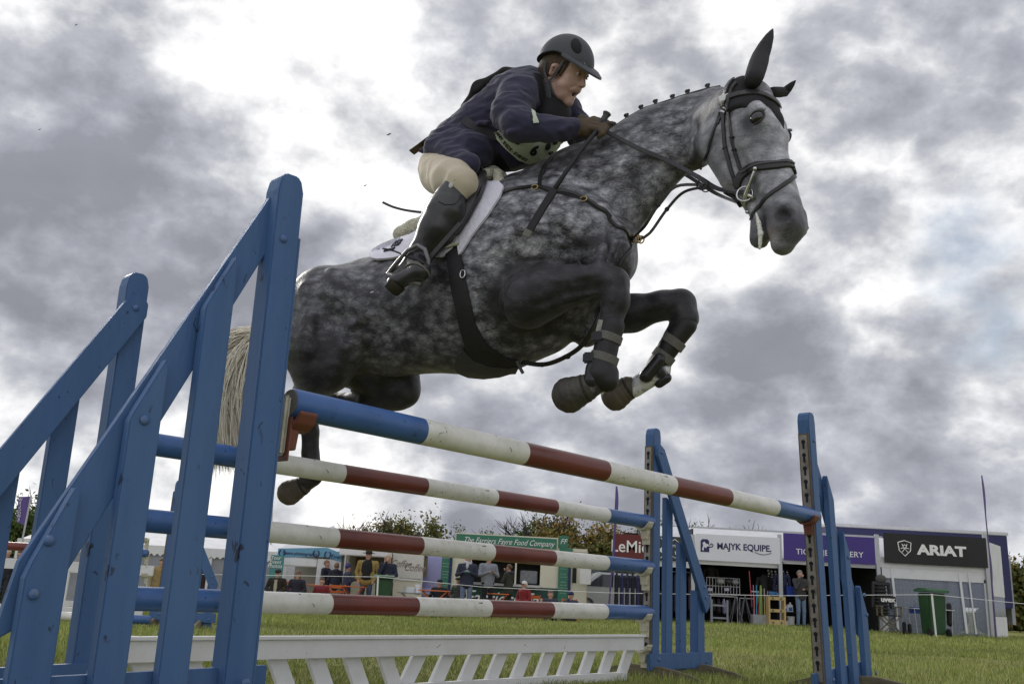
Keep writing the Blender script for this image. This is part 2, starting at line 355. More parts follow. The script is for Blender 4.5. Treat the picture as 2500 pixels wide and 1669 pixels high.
# ------------------------------------------------------------------ show jump
BLUE = M('blue paint', (.055, .122, .275), rough=.5, var=.2, scale=7, bump=.28, bscale=34, spec=.28, stretch=(1, 1, .16), chip=((.018, .025, .05), .655, 30, (1, 1, .55)), dirt=((.085, .155, .29), .5, 9))
METAL = M('galvanised track', (.30, .29, .27), rough=.55, var=.3, scale=30, metal=.5, dirt=((.12, .07, .04), .75, 14))
RUST = M('old track edge', (.13, .10, .07), rough=.85, var=.4, scale=25)
DARK = M('track slot', (.012, .013, .02), rough=.9)
WHITE = M('white pole paint', (.74, .73, .70), rough=.38, var=.06, scale=5, chip=((.07, .07, .06), .64, 21, (.7, 1.5, 1.5)), dirt=((.44, .44, .35), .5, 8))
REDP = M('oxblood pole paint', (.165, .038, .030), rough=.33, var=.15, scale=6, chip=((.50, .42, .36), .69, 28, (.6, 1.6, 1.6)), dirt=((.05, .02, .018), .4, 7))
BLUEP = M('blue pole paint', (.050, .125, .33), rough=.36, var=.14, scale=6, chip=((.02, .03, .07), .645, 24, (.6, 1.6, 1.6)), dirt=((.03, .07, .17), .5, 5))
ENDW = M('bare pole end', (.16, .14, .11), rough=.9, var=.4, scale=30, dirt=((.03, .05, .10), .6, 12))
GATEW = M('white gate paint', (.72, .72, .74), rough=.45, var=.05, scale=4, bump=.12, bscale=18, chip=((.16, .15, .12), .70, 20), dirt=((.48, .47, .42), .35, 4))
OLDW = M('weathered timber', (.20, .17, .12), rough=.9, var=.45, scale=6, stretch=(1, 1, 6), bump=.6, bscale=14, dirt=((.035, .045, .02), .6, 5))
CREAM = M('cream plastic', (.60, .57, .46), rough=.5, var=.06, dirt=((.25, .23, .16), .5, 18))
BROWNC = M('terracotta plastic', (.15, .050, .032), rough=.45, var=.1)
BOLT = M('painted bolt', (.05, .12, .30), rough=.35, var=.2, dirt=((.22, .2, .15), .4, 60))
def fmat(org, t, off=0, z=0, out=1, tilt=0):
    X = ax*out; Y = np.cross(Zv, X)
    o = org*[1, 1, 0]+ax*t+hd*off+Zv*z
    m = Matrix(((X[0], Y[0], 0, o[0]), (X[1], Y[1], 0, o[1]), (0, 0, 1, o[2]), (0, 0, 0, 1)))
    return m @ Matrix.Rotation(tilt, 4, 'Y')
def wing(mw, cs, front, sx, label, base=0., extra_cs=1, group='blue jump wings', hgt=1.6, strip=True):
    """cs: +1/-1 local y of the camera side; front: brace nailed on the camera side"""
    e = bpy.data.objects.new('jump_wing', None); COL.objects.link(e); e.matrix_world = mw; tag(e, label, 'jump wing', group); e.empty_display_size = .1
    b = cs if front else -cs
    p = [(0, base+.02), (0, hgt-.05), (.010, hgt-.016), (.024, hgt-.002), (.066, hgt-.004), (.080, hgt-.020), (.088, hgt-.06), (.088, base+.02)]
    MB().prism(p, 1, -.036, .036).build('post', BLUE, e, bevel=.004)
    zt = (lambda x: 1.47-(x/sx-.06)*1.76) if front else (lambda x: 1.742-(1.645-hgt)*2.6-(2.03-(1.645-hgt)*2)*x/sx)
    mb = MB(); L0, L1 = ((.050, 1.43), (.60*sx, .47)) if front else ((.03, zt(.03)-.088), (.60*sx, zt(.60*sx)-.088)); d = np.array(L1)-L0; d /= np.linalg.norm(d); n_ = np.array([-d[1], d[0]])
    w = .050 if front else .040; a = np.array(L0); c = np.array(L1)
    if front: poly = [a-n_*w, a-d*.045-n_*w*.5, a-d*.055, a-d*.045+n_*w*.5, a+n_*w, c+n_*w+d*.02, c+d*.06+n_*w*.2, c-n_*w+d*.07]
    else: poly = [a-n_*w+d*.02, a+n_*w-d*.03, c+n_*w-d*.02, (c+n_*w)*[1, 0]+[.02, c[1]-.14], c-n_*w-[.0, .07]]
    y0, y1 = (.039*b, .065*b) if front else (-.004*cs, -.03*cs)
    mb.prism([tuple(q) for q in poly], 1, min(y0, y1), max(y0, y1)).build('brace', BLUE, e, bevel=.003)
    for i, (xa, xb) in enumerate(((.19, .285), (.355, .45), (.53, .635))):
        xa *= sx; xb = xa+(.082 if i < 2 else .094); m_ = (xa+xb)/2
        if front: top = [(xa, zt(m_)-.03), (xb, zt(m_)-.06)]
        else: top = [(xa, zt(xa)-.045), (xa+.006, zt(xa)-.022), (xb-.004, zt(xb)-.016), (xb, zt(xb)-.03)]
        ys_ = (.002*cs, .034*cs) if not front else (-.028*cs, .036*cs if i == 2 else .01*cs)
        if i == 2 and not front: top = [(xa, zt(xa)-.03), (xa+.012, zt(xa)-.018), (xb-.010, zt(xb)-.006), (xb, zt(xb)-.04)]
        MB().prism([(xa, base-.06 if i == 2 else base+.01)]+top+[(xb, base-.06 if i == 2 else base+.01)], 1, min(ys_), max(ys_)).build('slat' if i < 2 else 'outer_stile', BLUE, e, bevel=.003)
    MB().box(((.66*sx-.05)/2, (.050 if front else -.012)*cs, base+.075), (.66*sx+.08, .024, .10)).build('bottom_rail', BLUE, e, bevel=.003)
    bm_ = [(.055, .037 if not front else .066, 1.43)]+([(.585*sx, .036, .52), (.60*sx, .036, .40), (.40*sx, .036, zt(.4*sx)-.1)] if not front else [(.57*sx, .066, .56), (.59*sx, .066, .49)])+[(.04, .063, base+.09), (.60*sx, .063, base+.06)]
    for x, y, z in bm_: MB().ell((x, y*cs, z), (.013, .007, .013), 12, 6).build('bolt', BOLT, e, smooth=True)
    if strip:
        s = MB(); s.box((-.006, 0, 1.47-.7+base*.5), (.011, .062, 1.40-base)).build('track_backing', RUST, e)
        mb = MB(); mb.box((-.0135, 0, .77+base*.5), (.003, .046, 1.38-base)); mb.build('keyhole_track', METAL, e)
        mb = MB(); z = 1.42
        while z > base+.12:
            pl = [(.0125*math.cos(q), z+.0125*math.sin(q)) for q in np.linspace(-1.0, math.pi+1.0, 12)]+[(-.006, z-.042), (.006, z-.042)]
            mb.prism(pl, 0, -.0165, -.0145); z -= .0775
        mb.build('keyhole', DARK, e)
    for k, x in enumerate((.055, .585*sx)):
        pr = [(-.45, -.05), (-.45, base-.02), (-.32, base+.02), (-.12, base+.05), (.12, base+.05), (.30, base+.015), (.46, base-.035), (.46, -.05)]
        MB().prism(pr, 0, x-.072-(k*.02), x-.036-(k*.02)).build('foot', OLDW, e, bevel=.006)
    return e
GA = float(gz(0, 3)); 
wPA = wing(fmat(A0, -.032, 0, 0, -1, R(1.1)), 1, False, 1.0, 'largest blue wooden jump wing in the left foreground with staggered slats', base=.09, strip=False, hgt=1.645)
MB().box((-.004, 0, .80), (.008, .064, 1.30)).build('track_backing', BLUE, wPA, bevel=.001)
wPB = wing(fmat(A0, 3.67, .0, -.04, 1, R(-4.2)), -1, False, 1.12, 'blue jump wing at the far right carrying the low end of the top pole', base=.0)
wPC = wing(fmat(B0, -1.015, 0, 0, -1, R(1.6)), 1, True, 1.0, 'blue jump wing behind the left foreground wing, brace bolted over its post', base=.0, strip=False, hgt=1.585)
wPD = wing(fmat(B0, 2.585, 0, -.03, 1, R(0)), -1, True, 1.08, 'blue jump wing in the middle holding three poles and the white gate', base=.0)
POLER = .045
def pole(org, t0, n, z, L, seq, label, group='striped jump poles', off=0, tend=(0, 0), rr=POLER, dz=0):
    e = empty('jump_pole', org*[1, 1, 0]+ax*t0+Zv*z, label, 'jump pole', group)
    mats = {'b': BLUEP, 'w': WHITE, 'r': REDP}; seg = 28
    for i, s in enumerate(seq):
        a = L*i-(tend[0] if i == 0 else 0); b = L*(i+1)+(tend[1] if i == len(seq)-1 else 0); xs_ = [a, b]; rs = [rr, rr]
        if i == 0: xs_ = [a, a+.006, b]; rs = [rr*.93, rr, rr]
        if i == len(seq)-1: xs_ = [a, b-.02, b-.005, b]; rs = [rr, rr, rr*.9, rr*.75]
        mb = MB(); mb.tube([ax*x+hd*off+Zv*(dz*x) for x in xs_], rs, seg)
        if i == 0 or i == len(seq)-1:
            xe = a-.0015 if i == 0 else b+.0015; mb.tube([ax*(xe-.002)+hd*off+Zv*(dz*a), ax*(xe+.0012)+hd*off+Zv*(dz*a)], rr*.9 if i == 0 else rr*.72, seg, mi=1)
        mb.build('band', [mats[s], ENDW], e, smooth='a')
    return e
LS = L
zA, zB1, zB2, zB3 = .5473*.9+H, .5207*.9+H, .1948*.9+H, -.1284*.9+H
pole(A0, 0, 7, zA, LS, 'bwrwrwb', 'highest striped pole, resting on terracotta cups in front of the others', tend=(.0, .02))
B_T = -2*LS
pole(B0, B_T, 7, zB1, LS, 'bwrwrwb', 'uppermost of the three back poles, its far end below a purple feather flag')
pole(B0, B_T, 7, zB2, LS, 'bwrwrwb', 'middle one of the three striped back poles, crossing the tents')
pole(B0, B_T, 7, zB3, LS, 'bwrwrwb', 'lowest striped pole, just above the grass and the white gate')
def cup(org, t, z, out, m, label, flip=1, ln=.12):
    """a jump cup pinned to a wing's inner face, cradling a pole end; out=+1 pole lies towards -ax"""
    e = bpy.data.objects.new('jump_cup', None); COL.objects.link(e); e.matrix_world = fmat(org, t, 0, z, out); tag(e, label, 'jump cup', 'jump cups under the poles')
    arc = [(-.062, -.012), (-.060, -.002), (-.045, -.020), (-.024, -.040), (0, -.048), (.024, -.040), (.045, -.020), (.060, -.002), (.062, -.012), (.05, -.040), (.028, -.056), (0, -.062), (-.028, -.056), (-.05, -.040)]
    mb = MB(); mb.prism(arc, 0, -.085, -.022); mb.prism([(-.028, -.055), (.028, -.055), (.02, -.115), (-.02, -.115)], 0, -.05, -.02)
    mb.build('cradle', m, e, bevel=.002)
    MB().prism([(-.03, -.15), (.03, -.15), (.03, -.02), (-.03, -.02)], 0, -.022, -.016).build('back_plate', m, e, bevel=.001)
    return e
for z, w_ in ((zB1, 'topmost cream cup on the middle wing'), (zB2, 'second cream cup down the middle wing'), (zB3, 'third cream cup down the middle wing, above the grass')):
    cup(B0, 2.575, z, 1, CREAM, w_+' cradling a blue pole end')
cup(B0, 2.575, .155, 1, CREAM, 'lowest cream cup on the middle wing holding the white gate end')
cup(A0, 3.62, zA, 1, BROWNC, 'terracotta cup on the far right wing under the blue pole end')
cA = cup(A0, -.024, zA-.024, -1, BROWNC, 'terracotta cup with white backing on the left foreground wing')
MB().box((-.012, 0, -.045), (.018, .034, .18)).build('white_backing', CREAM, cA, bevel=.008)
# white gate hung between the back wings
g = empty('jump_gate', B0*[1, 1, 0], 'low white gate with slanting slats hung under the lowest pole', 'gate')
g.matrix_world = fmat(B0, 0, 0, 0, 1)
MB().box((.76, -.03, .157), (3.44, .03, .078)).build('top_board', GATEW, g, bevel=.002)
MB().box((.76, -.035, .204), (3.45, .045, .014)).build('cap_strip', GATEW, g, bevel=.002)
MB().box((.70, -.03, -.045), (3.2, .028, .075)).build('bottom_rail', GATEW, g, bevel=.002)
for i in range(17):
    t = 2.37-.2*i; s = 1 if t > .55 else -1; w_ = .045
    if t < -.9: break
    MB().prism([(t-w_-.085*s, -.05), (t+w_-.085*s, -.05), (t+w_+.015*s, .125), (t-w_+.015*s, .125)], 1, -.012, .012).build('slat', GATEW, g, bevel=.0015)
# ------------------------------------------------------------------ horse
PHI = R(24); hh = np.array([math.cos(PHI), -math.sin(PHI), 0]); hn = np.array([math.sin(PHI), math.cos(PHI), 0])   # forward, to the horse's left (away)
d0 = ray(1555, 590); HP = CAM+d0*3.45/d0[1]; HO = HP*[1, 1, 0]
HM = Matrix(((hh[0], hn[0], 0, HO[0]), (hh[1], hn[1], 0, HO[1]), (0, 0, 1, 0), (0, 0, 0, 1)))   # local axes: forward, left, up
HMn = np.array(HM); HMi = np.linalg.inv(HMn)
def hloc(P): return HMi[:3, :3]@np.asarray(P)+HMi[:3, 3]
def HD(x, y, off=0):
    """point seen at display pixel (x, y) in the vertical plane `off` to the horse's left, in horse axes"""
    return hloc(onplane(dray(x, y), HO+hn*off, hn))
def rad(x, y, r, off=0):
    P = onplane(dray(x, y), HO+hn*off, hn); return r*K*((P-CAM)@fw)/F
def C(a, b, k=.04, sq=None, axis=(0, 1, 0)):
    """cone between (x, y, r[, off]) display circles; sq: width across / height"""
    oa = a[3] if len(a) > 3 else 0; ob = b[3] if len(b) > 3 else 0
    q = [HD(a[0], a[1], oa), rad(*a[:3], oa), HD(b[0], b[1], ob), rad(*b[:3], ob), k]
    if sq: q += [axis, 1/sq]
    return tuple(q)
def chain(pts, k=.04, sq=None): return [C(pts[i], pts[i+1], k, sq) for i in range(len(pts)-1)]
# head pose: local x down the nose, y to the horse's left, z out of the face
HR = np.array([[.16518847, .7276765, .66573244], [-.21751339, .68526452, -.69505429], [-.96197749, -.02999077, .27147718]])
HT = np.array([.88535419, 2.9623337, 2.31133825]); HS = 1.0385
def hw(p): p = np.array(p, float); p[2] = -.095+(p[2]+.095)*1.12; return HR@(p*HS)+HT
def hl(p): return hloc(hw(p))
def hax(v): return HMi[:3, :3]@(HR@np.array(v, float))
def HC(a, ra, b, rb, k=.02, sq=None, axis=(0, 1, 0)):
    q = [hl(a), ra*HS, hl(b), rb*HS, k]
    if sq: q += [hax(axis), 1/sq]
    return tuple(q)
prims = []
prims += chain([(744, 742, 117), (850, 722, 128), (940, 712, 143), (1030, 684, 166), (1112, 655, 203), (1205, 608, 205), (1285, 560, 160)], .06, .80)
prims += chain([(1285, 560, 150), (1352, 560, 108)], .05, .85)
prims += [C((1330, 540, 95, -.10), (1395, 600, 62, -.12), .05), C((1330, 540, 95, .10), (1400, 600, 62, .10), .05)]      # breast
prims += [C((1230, 560, 95, -.15), (1190, 480, 70, -.10), .05)]                                     # shoulder blade
prims += chain([(1275, 500, 140), (1345, 462, 145), (1432, 402, 112), (1490, 350, 96), (1572, 303, 84), (1640, 268, 74)], .05, .50)
prims += [C((1330, 420, 60), (1500, 290, 48), .05, .6), C((1240, 440, 60), (1180, 440, 46), .06, .6)]
prims += [C((752, 700, 92, -.13), (736, 800, 88, -.15), .05), C((757, 700, 80, .13), (790, 800, 84, .15), .05)]        # haunches
prims += [C((800, 690, 70, -.17), (845, 700, 55, -.18), .06)]
# near hind leg: stifle, gaskin, hock, cannon, fetlock, pastern
prims += chain([(736, 800, 86, -.16), (734, 850, 56, -.17), (708, 910, 36, -.02), (700, 950, 31, .08)], .04)
prims += chain([(700, 950, 30, .08), (712, 990, 20, .12), (712, 1040, 20, .15), (718, 1090, 23, .17)], .012)
prims += [C((716, 1094, 22, .17), (692, 1114, 20, .17), .012)]
# far hind leg, folded under the belly
prims += chain([(800, 790, 88, .16), (880, 848, 74, .17), (920, 892, 44, .17)], .04)+[C((925, 860, 38, .17), (928, 900, 34, .17), .02)]
prims += chain([(905, 898, 46, .17), (850, 918, 30, .17), (790, 916, 15, .22), (735, 912, 17, .26), (640, 960, 17, .26), (600, 985, 19, .26), (585, 1010, 17, .26)], .015)
prims += [C((830, 800, 40, .0), (900, 835, 22, .0), .05)]                                           # sheath and groin
prims += [C((815, 770, 40, -.17), (770, 850, 40, -.17), .05)]
# near fore leg
prims += chain([(1212, 688, 67, -.235), (1250, 672, 60, -.245), (1310, 655, 47, -.245), (1372, 643, 35, -.235), (1405, 648, 38, -.225)], .018)
prims += chain([(1407, 650, 37, -.22), (1412, 690, 33, -.22), (1402, 735, 27, -.22)], .015)
prims += chain([(1402, 735, 26, -.22), (1388, 800, 23, -.22), (1378, 862, 30, -.22)], .012)
prims += [C((1378, 866, 30, -.22), (1350, 890, 27, -.22), .012)]
# far fore leg
prims += chain([(1380, 725, 48, .14), (1450, 718, 42, .15), (1520, 700, 32, .15), (1560, 698, 36, .15)], .03)
prims += chain([(1562, 698, 35, .15), (1572, 730, 30, .15), (1545, 775, 23, .15), (1520, 822, 22, .15), (1512, 848, 27, .15)], .015)
prims += [C((1510, 850, 25, .15), (1455, 890, 22, .15), .012)]
prims += [C((1335, 745, 42, .06), (1345, 765, 32, .06), .03), C((1130, 790, 60, 0), (1250, 760, 50, 0), .05)]
# head
prims += [HC((.03, 0, -.075), .080, (.21, 0, -.082), .097, .03, 1.0), HC((.18, 0, -.078), .084, (.50, 0, -.070), .061, .03, .95),
          HC((.13, 0, -.170), .118, (.27, 0, -.165), .090, .03, .64), HC((.27, 0, -.165), .068, (.48, 0, -.145), .036, .025, .7),
          HC((.50, 0, -.078), .058, (.575, 0, -.078), .063, .02, .95), HC((.585, 0, -.083), .056, (.628, 0, -.106), .040, .02, 1.05), HC((.50, 0, -.15), .034, (.565, 0, -.17), .036, .015, 1.0),
          HC((.535, .040, -.048), .028, (.585, .038, -.052), .026, .012), HC((.535, -.040, -.048), .028, (.585, -.038, -.052), .026, .012),
          HC((.135, .074, -.03), .028, (.20, .070, -.026), .022, .02), HC((.135, -.074, -.03), .028, (.20, -.070, -.026), .022, .02),
          HC((.25, .066, -.095), .018, (.40, .045, -.09), .012, .018), HC((.25, -.066, -.095), .018, (.40, -.045, -.09), .012, .018),
          (hl((.02, 0, -.10)), .10, HD(1610, 300), .115, .06, (0, 1, 0), 1.9), (hl((.09, 0, -.19)), .075, HD(1600, 350), .06, .05, (0, 1, 0), 1.6)]
subs = [HC((.548, -.080, -.050), .014, (.572, -.066, -.058), .019, .006), HC((.548, .080, -.050), .014, (.572, .066, -.058), .019, .006), HC((.572, -.066, -.058), .016, (.585, -.060, -.045), .011, .006), HC((.572, .066, -.058), .016, (.585, .060, -.045), .011, .006),
        HC((.172, -.130, -.046), .028, (.174, -.118, -.047), .024, .014), HC((.172, .130, -.046), .028, (.174, .118, -.047), .024, .014),
        HC((.475, -.075, -.128), .006, (.60, -.05, -.147), .007, .008), HC((.475, .075, -.128), .006, (.60, .05, -.147), .007, .008),
        HC((.55, -.03, -.137), .006, (.61, -.0, -.150), .011, .006), HC((.55, .03, -.137), .006, (.61, .0, -.150), .011, .006)]
V, Qf = sdf_mesh(prims, .02)
HB = BVHTree.FromPolygons([Vector(v) for v in V], [tuple(int(i) for i in q) for q in Qf])
camL = hloc(CAM)
def ridge(pts, k=.022, sign=1):
    '''raised fold (or groove) running over the coat through display pixels (x, y, radius in m)'''
    o = []; d_ = [HMi[:3, :3]@dray(x, y) for x, y, r_ in pts]; P_ = []
    for d, (x, y, r_) in zip(d_, pts):
        q = HB.ray_cast(Vector(camL), Vector(d).normalized())
        if q[0] is None: continue
        P_.append((np.array(q[0])-np.array(q[1])*r_*(.45 if sign > 0 else -.62), r_))
    return [(P_[i][0], P_[i][1], P_[i+1][0], P_[i+1][1], k) for i in range(len(P_)-1)]
prims += ridge([(852, 722, .02), (815, 752, .028), (785, 790, .03), (768, 835, .028)])
prims += ridge([(1385, 470, .012), (1392, 520, .02), (1385, 570, .022), (1372, 608, .018)])
prims += ridge([(1205, 618, .010), (1240, 606, .014), (1290, 612, .010)])+ridge([(1255, 385, .02), (1300, 440, .03), (1345, 520, .03)], .04)
prims += ridge([(1150, 560, .03), (1190, 520, .03)], .05)+ridge([(1405, 590, .02), (1420, 560, .03), (1425, 520, .03)], .03)
prims += ridge([(1240, 645, .010), (1300, 638, .012), (1372, 628, .010)], .012)+ridge([(1225, 715, .012), (1300, 690, .012), (1375, 672, .008)], .014)+ridge([(1428, 640, .010), (1434, 668, .014), (1425, 700, .010)], .01)
prims += ridge([(1180, 560, .004), (1150, 620, .004), (1110, 700, .004), (1080, 790, .004)], .012)+ridge([(960, 700, .004), (1010, 742, .004), (1080, 760, .004)], .012)+ridge([(1230, 520, .004), (1290, 560, .005), (1340, 610, .004)], .012)
prims += ridge([(905, 640, .010), (880, 690, .012), (862, 740, .012)], .03)+ridge([(760, 620, .014), (742, 680, .018), (735, 740, .014)], .03)+ridge([(1480, 705, .008), (1530, 690, .008)], .012)+ridge([(1575, 690, .010), (1590, 715, .010)], .01)
prims += ridge([(1300, 395, .012), (1370, 400, .016), (1440, 380, .014), (1520, 345, .012)], .03)+ridge([(1240, 455, .014), (1290, 500, .018), (1350, 560, .014)], .03)
prims += ridge([(1640, 345, .012), (1600, 392, .018)], .02)+ridge([(700, 660, .02), (715, 740, .03), (700, 800, .03)], .05)
prims += ridge([(1400, 640, .012), (1408, 665, .014), (1404, 690, .01)], .01)+ridge([(1375, 625, .012), (1300, 632, .012)], .014)
subs += ridge([(1398, 500, .014), (1408, 545, .018), (1395, 600, .014)], .02, -1)+ridge([(1168, 640, .012), (1150, 690, .014), (1168, 738, .012)], .02, -1)
subs += ridge([(1372, 660, .010), (1300, 672, .010), (1230, 700, .008)], .014, -1)+ridge([(1200, 600, .010), (1255, 596, .012), (1330, 604, .008)], .018, -1)
subs += ridge([(1610, 395, .014), (1625, 350, .014), (1650, 310, .010)], .02, -1)+ridge([(740, 690, .014), (735, 760, .016)], .04, -1)+ridge([(835, 740, .012), (800, 775, .014)], .03, -1)
V, Qf = sdf_mesh(prims, .0105, subs)
V = relax(V, Qf, 2, .35)
def sd(p, a, b, ra, rb):
    a = np.array(a); e = np.array(b)-a; t = np.clip(((p-a)@e)/(e@e), 0, 1); return np.linalg.norm(p-a-t[:, None]*e, axis=1)/(ra+(rb-ra)*t)
def near(p, pts, f=1.35, soft=.35):
    """1 close to a chain of display circles, fading out"""
    m = np.full(len(p), 9.)
    for i in range(len(pts)-1):
        a, b = pts[i], pts[i+1]; m = np.minimum(m, sd(p, HD(a[0], a[1], a[3]), HD(b[0], b[1], b[3]), rad(a[0], a[1], a[2], a[3]), rad(b[0], b[1], b[2], b[3])))
    return np.clip((f+soft-m)/soft, 0, 1)
val = np.full(len(V), .30)            # share of white hairs over the body
val = np.maximum(val, .47*near(V, [(1290, 470, 110, -.2), (1180, 560, 100, -.25), (1120, 700, 70, -.25)], .9, .8))
val = np.maximum(val, .42*near(V, [(1340, 470, 100, -.15), (1550, 300, 70, -.1)], 1.0, .6))
for ch in ([(1205, 690, 74, -.26), (1300, 658, 54, -.26), (1410, 650, 36, -.22), (1390, 860, 34, -.22)], [(1400, 720, 50, .15), (1560, 700, 40, .15), (1515, 850, 30, .15)],
           [(745, 830, 60, -.17), (700, 940, 36, .06), (715, 1090, 30, .16)], [(860, 860, 80, .17), (930, 880, 50, .17)], [(880, 890, 50, .17), (600, 985, 40, .17)]):
    val = val*(1-.74*near(V, ch, 1.15, .45))
val = val*(1-.22*near(V, [(720, 700, 80, -.2), (740, 820, 80, -.2)], .8, .8))
hv = (np.linalg.inv(HR*HS)@((HMn[:3, :3]@V.T).T+HMn[:3, 3]-HT).T).T      # head axes
inh = np.clip((hv[:, 0]+.02)/.12, 0, 1)*(np.abs(hv[:, 2]+.1) < .35)*(hv[:, 0] < .8)*(np.abs(hv[:, 1]) < .2)*np.clip((hv[:, 2]+.34)/.08, 0, 1)
hval = np.full(len(V), .64); hval -= .32*np.clip((hv[:, 0]-.46)/.1, 0, 1)
g_ = lambda x, z, s, w: w*np.exp(-(((hv[:, 0]-x)/s)**2+((hv[:, 2]-z)/s)**2))
hval -= g_(.18, -.053, .042, .62)+g_(.568, -.052, .022, .75)+g_(.27, -.02, .06, .18)+g_(.10, -.20, .09, .12)+g_(.62, -.12, .04, -.2)+g_(.53, -.135, .03, .3)
hval += .16*np.exp(-((hv[:, 2]-.02)/.035)**2)*(hv[:, 0] < .5)-g_(.24, -.20, .07, .14)-g_(.36, -.11, .05, .10)+g_(.14, -.035, .03, .18)
val = val*(1-inh)+np.clip(hval, .05, 1)*inh
pink = .45*np.clip(inh*(np.exp(-(((hv[:, 0]-.60)/.03)**2+((hv[:, 2]+.125)/.03)**2))), 0, 1)
white = near(V, [(1480, 870, 30, .15), (1440, 900, 28, .15)], 1.1, .3)+near(V, [(1512, 835, 16, .15), (1524, 845, 16, .15)], 1.0, .5)
val = np.maximum(val, white*1.1)
cols = np.stack([val, pink, inh], 1)
hm = bpy.data.materials.new('dapple grey coat'); hm.use_nodes = True; t = hm.node_tree; b = t.nodes['Principled BSDF']; ln = t.links.new
at = nd(t, 'ShaderNodeAttribute', attribute_name='col'); sx_ = nd(t, 'ShaderNodeSeparateColor'); ln(at.outputs['Color'], sx_.inputs[0])
tc = nd(t, 'ShaderNodeTexCoord'); mpg = nd(t, 'ShaderNodeMapping'); mpg.inputs['Scale'].default_value = (.8, 1, 1.25); ln(tc.outputs['Object'], mpg.inputs[0])
nv = nd(t, 'ShaderNodeTexNoise', i_Scale=9.0, i_Detail=3.0, i_Roughness=.6); ln(mpg.outputs[0], nv.inputs['Vector'])
wrp = nd(t, 'ShaderNodeVectorMath', operation='MULTIPLY_ADD'); ln(nv.outputs['Color'], wrp.inputs[0]); wrp.inputs[1].default_value = (.09,)*3; ln(mpg.outputs[0], wrp.inputs[2])
vo = nd(t, 'ShaderNodeTexVoronoi', feature='SMOOTH_F1', i_Scale=23.0, i_Smoothness=.35); ln(wrp.outputs[0], vo.inputs['Vector'])
na = nd(t, 'ShaderNodeTexNoise', i_Scale=7.5, i_Detail=8.0, i_Roughness=.68); ln(mpg.outputs[0], na.inputs['Vector'])
mh = nd(t, 'ShaderNodeMapping'); mh.inputs['Scale'].default_value = (40, 130, 110); mh.inputs['Rotation'].default_value = (0, R(35), 0); ln(tc.outputs['Object'], mh.inputs[0])
nh = nd(t, 'ShaderNodeTexNoise', i_Scale=1.6, i_Detail=5.0, i_Roughness=.7); ln(mh.outputs[0], nh.inputs['Vector'])
dap = mth(t, 'MULTIPLY', mth(t, 'SUBTRACT', .42, vo.outputs['Distance']), 1.5)
s1 = mth(t, 'ADD', dap, mth(t, 'MULTIPLY', mth(t, 'SUBTRACT', na.outputs[0], .5), 2.3))
s1 = mth(t, 'ADD', s1, mth(t, 'MULTIPLY', mth(t, 'SUBTRACT', nh.outputs[0], .5), 2.6))
amp = mth(t, 'MULTIPLY_ADD', mth(t, 'SUBTRACT', 1.0, sx_.outputs['Blue']), .22, .15)
fac = mth(t, 'ADD', sx_.outputs['Red'], mth(t, 'MULTIPLY', s1, mth(t, 'MULTIPLY', amp, mth(t, 'MULTIPLY_ADD', sx_.outputs['Red'], 2.4, .22))), clamp=True)
rp = nd(t, 'ShaderNodeValToRGB'); e_ = rp.color_ramp.elements; e_[0].color = (.014, .014, .017, 1); e_[1].position = 1; e_[1].color = (.64, .64, .67, 1)
for p_, c_ in ((.18, (.042, .042, .049, 1)), (.42, (.15, .152, .17, 1)), (.7, (.33, .335, .365, 1))): q = e_.new(p_); q.color = c_
ln(fac, rp.inputs[0]); mx = nd(t, 'ShaderNodeMix', data_type='RGBA'); ln(sx_.outputs['Green'], mx.inputs['Factor']); ln(rp.outputs[0], mx.inputs['A']); mx.inputs['B'].default_value = (.30, .20, .17, 1)
ln(mx.outputs['Result'], b.inputs['Base Color']); b.inputs['Roughness'].default_value = .42; b.inputs['Specular IOR Level'].default_value = .35
b.inputs['Sheen Weight'].default_value = .12; b.inputs['Sheen Roughness'].default_value = .4
nm_ = nd(t, 'ShaderNodeTexNoise', i_Scale=7.0, i_Detail=2.0); ln(tc.outputs['Object'], nm_.inputs['Vector'])
bsum = mth(t, 'ADD', mth(t, 'MULTIPLY', nh.outputs[0], .3), mth(t, 'MULTIPLY', nm_.outputs[0], 1.6))
bp = nd(t, 'ShaderNodeBump', i_Strength=.5, i_Distance=.012); ln(bsum, bp.inputs['Height']); ln(bp.outputs[0], b.inputs['Normal'])
horse = bpy.data.objects.new('horse', None); COL.objects.link(horse); horse.matrix_world = HM; horse.empty_display_size = .1
tag(horse, 'dapple grey horse in mid leap over the striped poles', 'horse')
body = npmesh('body', V, Qf, hm, horse, cols=cols)
HB = BVHTree.FromPolygons([Vector(v) for v in V], [tuple(int(i) for i in q) for q in Qf])
def hit(x, y, bvh=None):
    """where the line of sight through display pixel (x, y) meets the coat, in horse axes"""
    d = HMi[:3, :3]@dray(x, y); r_ = (bvh or HB).ray_cast(Vector(camL), Vector(d).normalized())
    if r_[0] is None:
        best = None
        for s in np.linspace(2.5, 5, 60):
            q = (bvh or HB).find_nearest(Vector(camL+d/np.linalg.norm(d)*s))
            if best is None or q[3] < best[3]: best = q
        return np.array(best[0]), np.array(best[1])
    return np.array(r_[0]), np.array(r_[1])
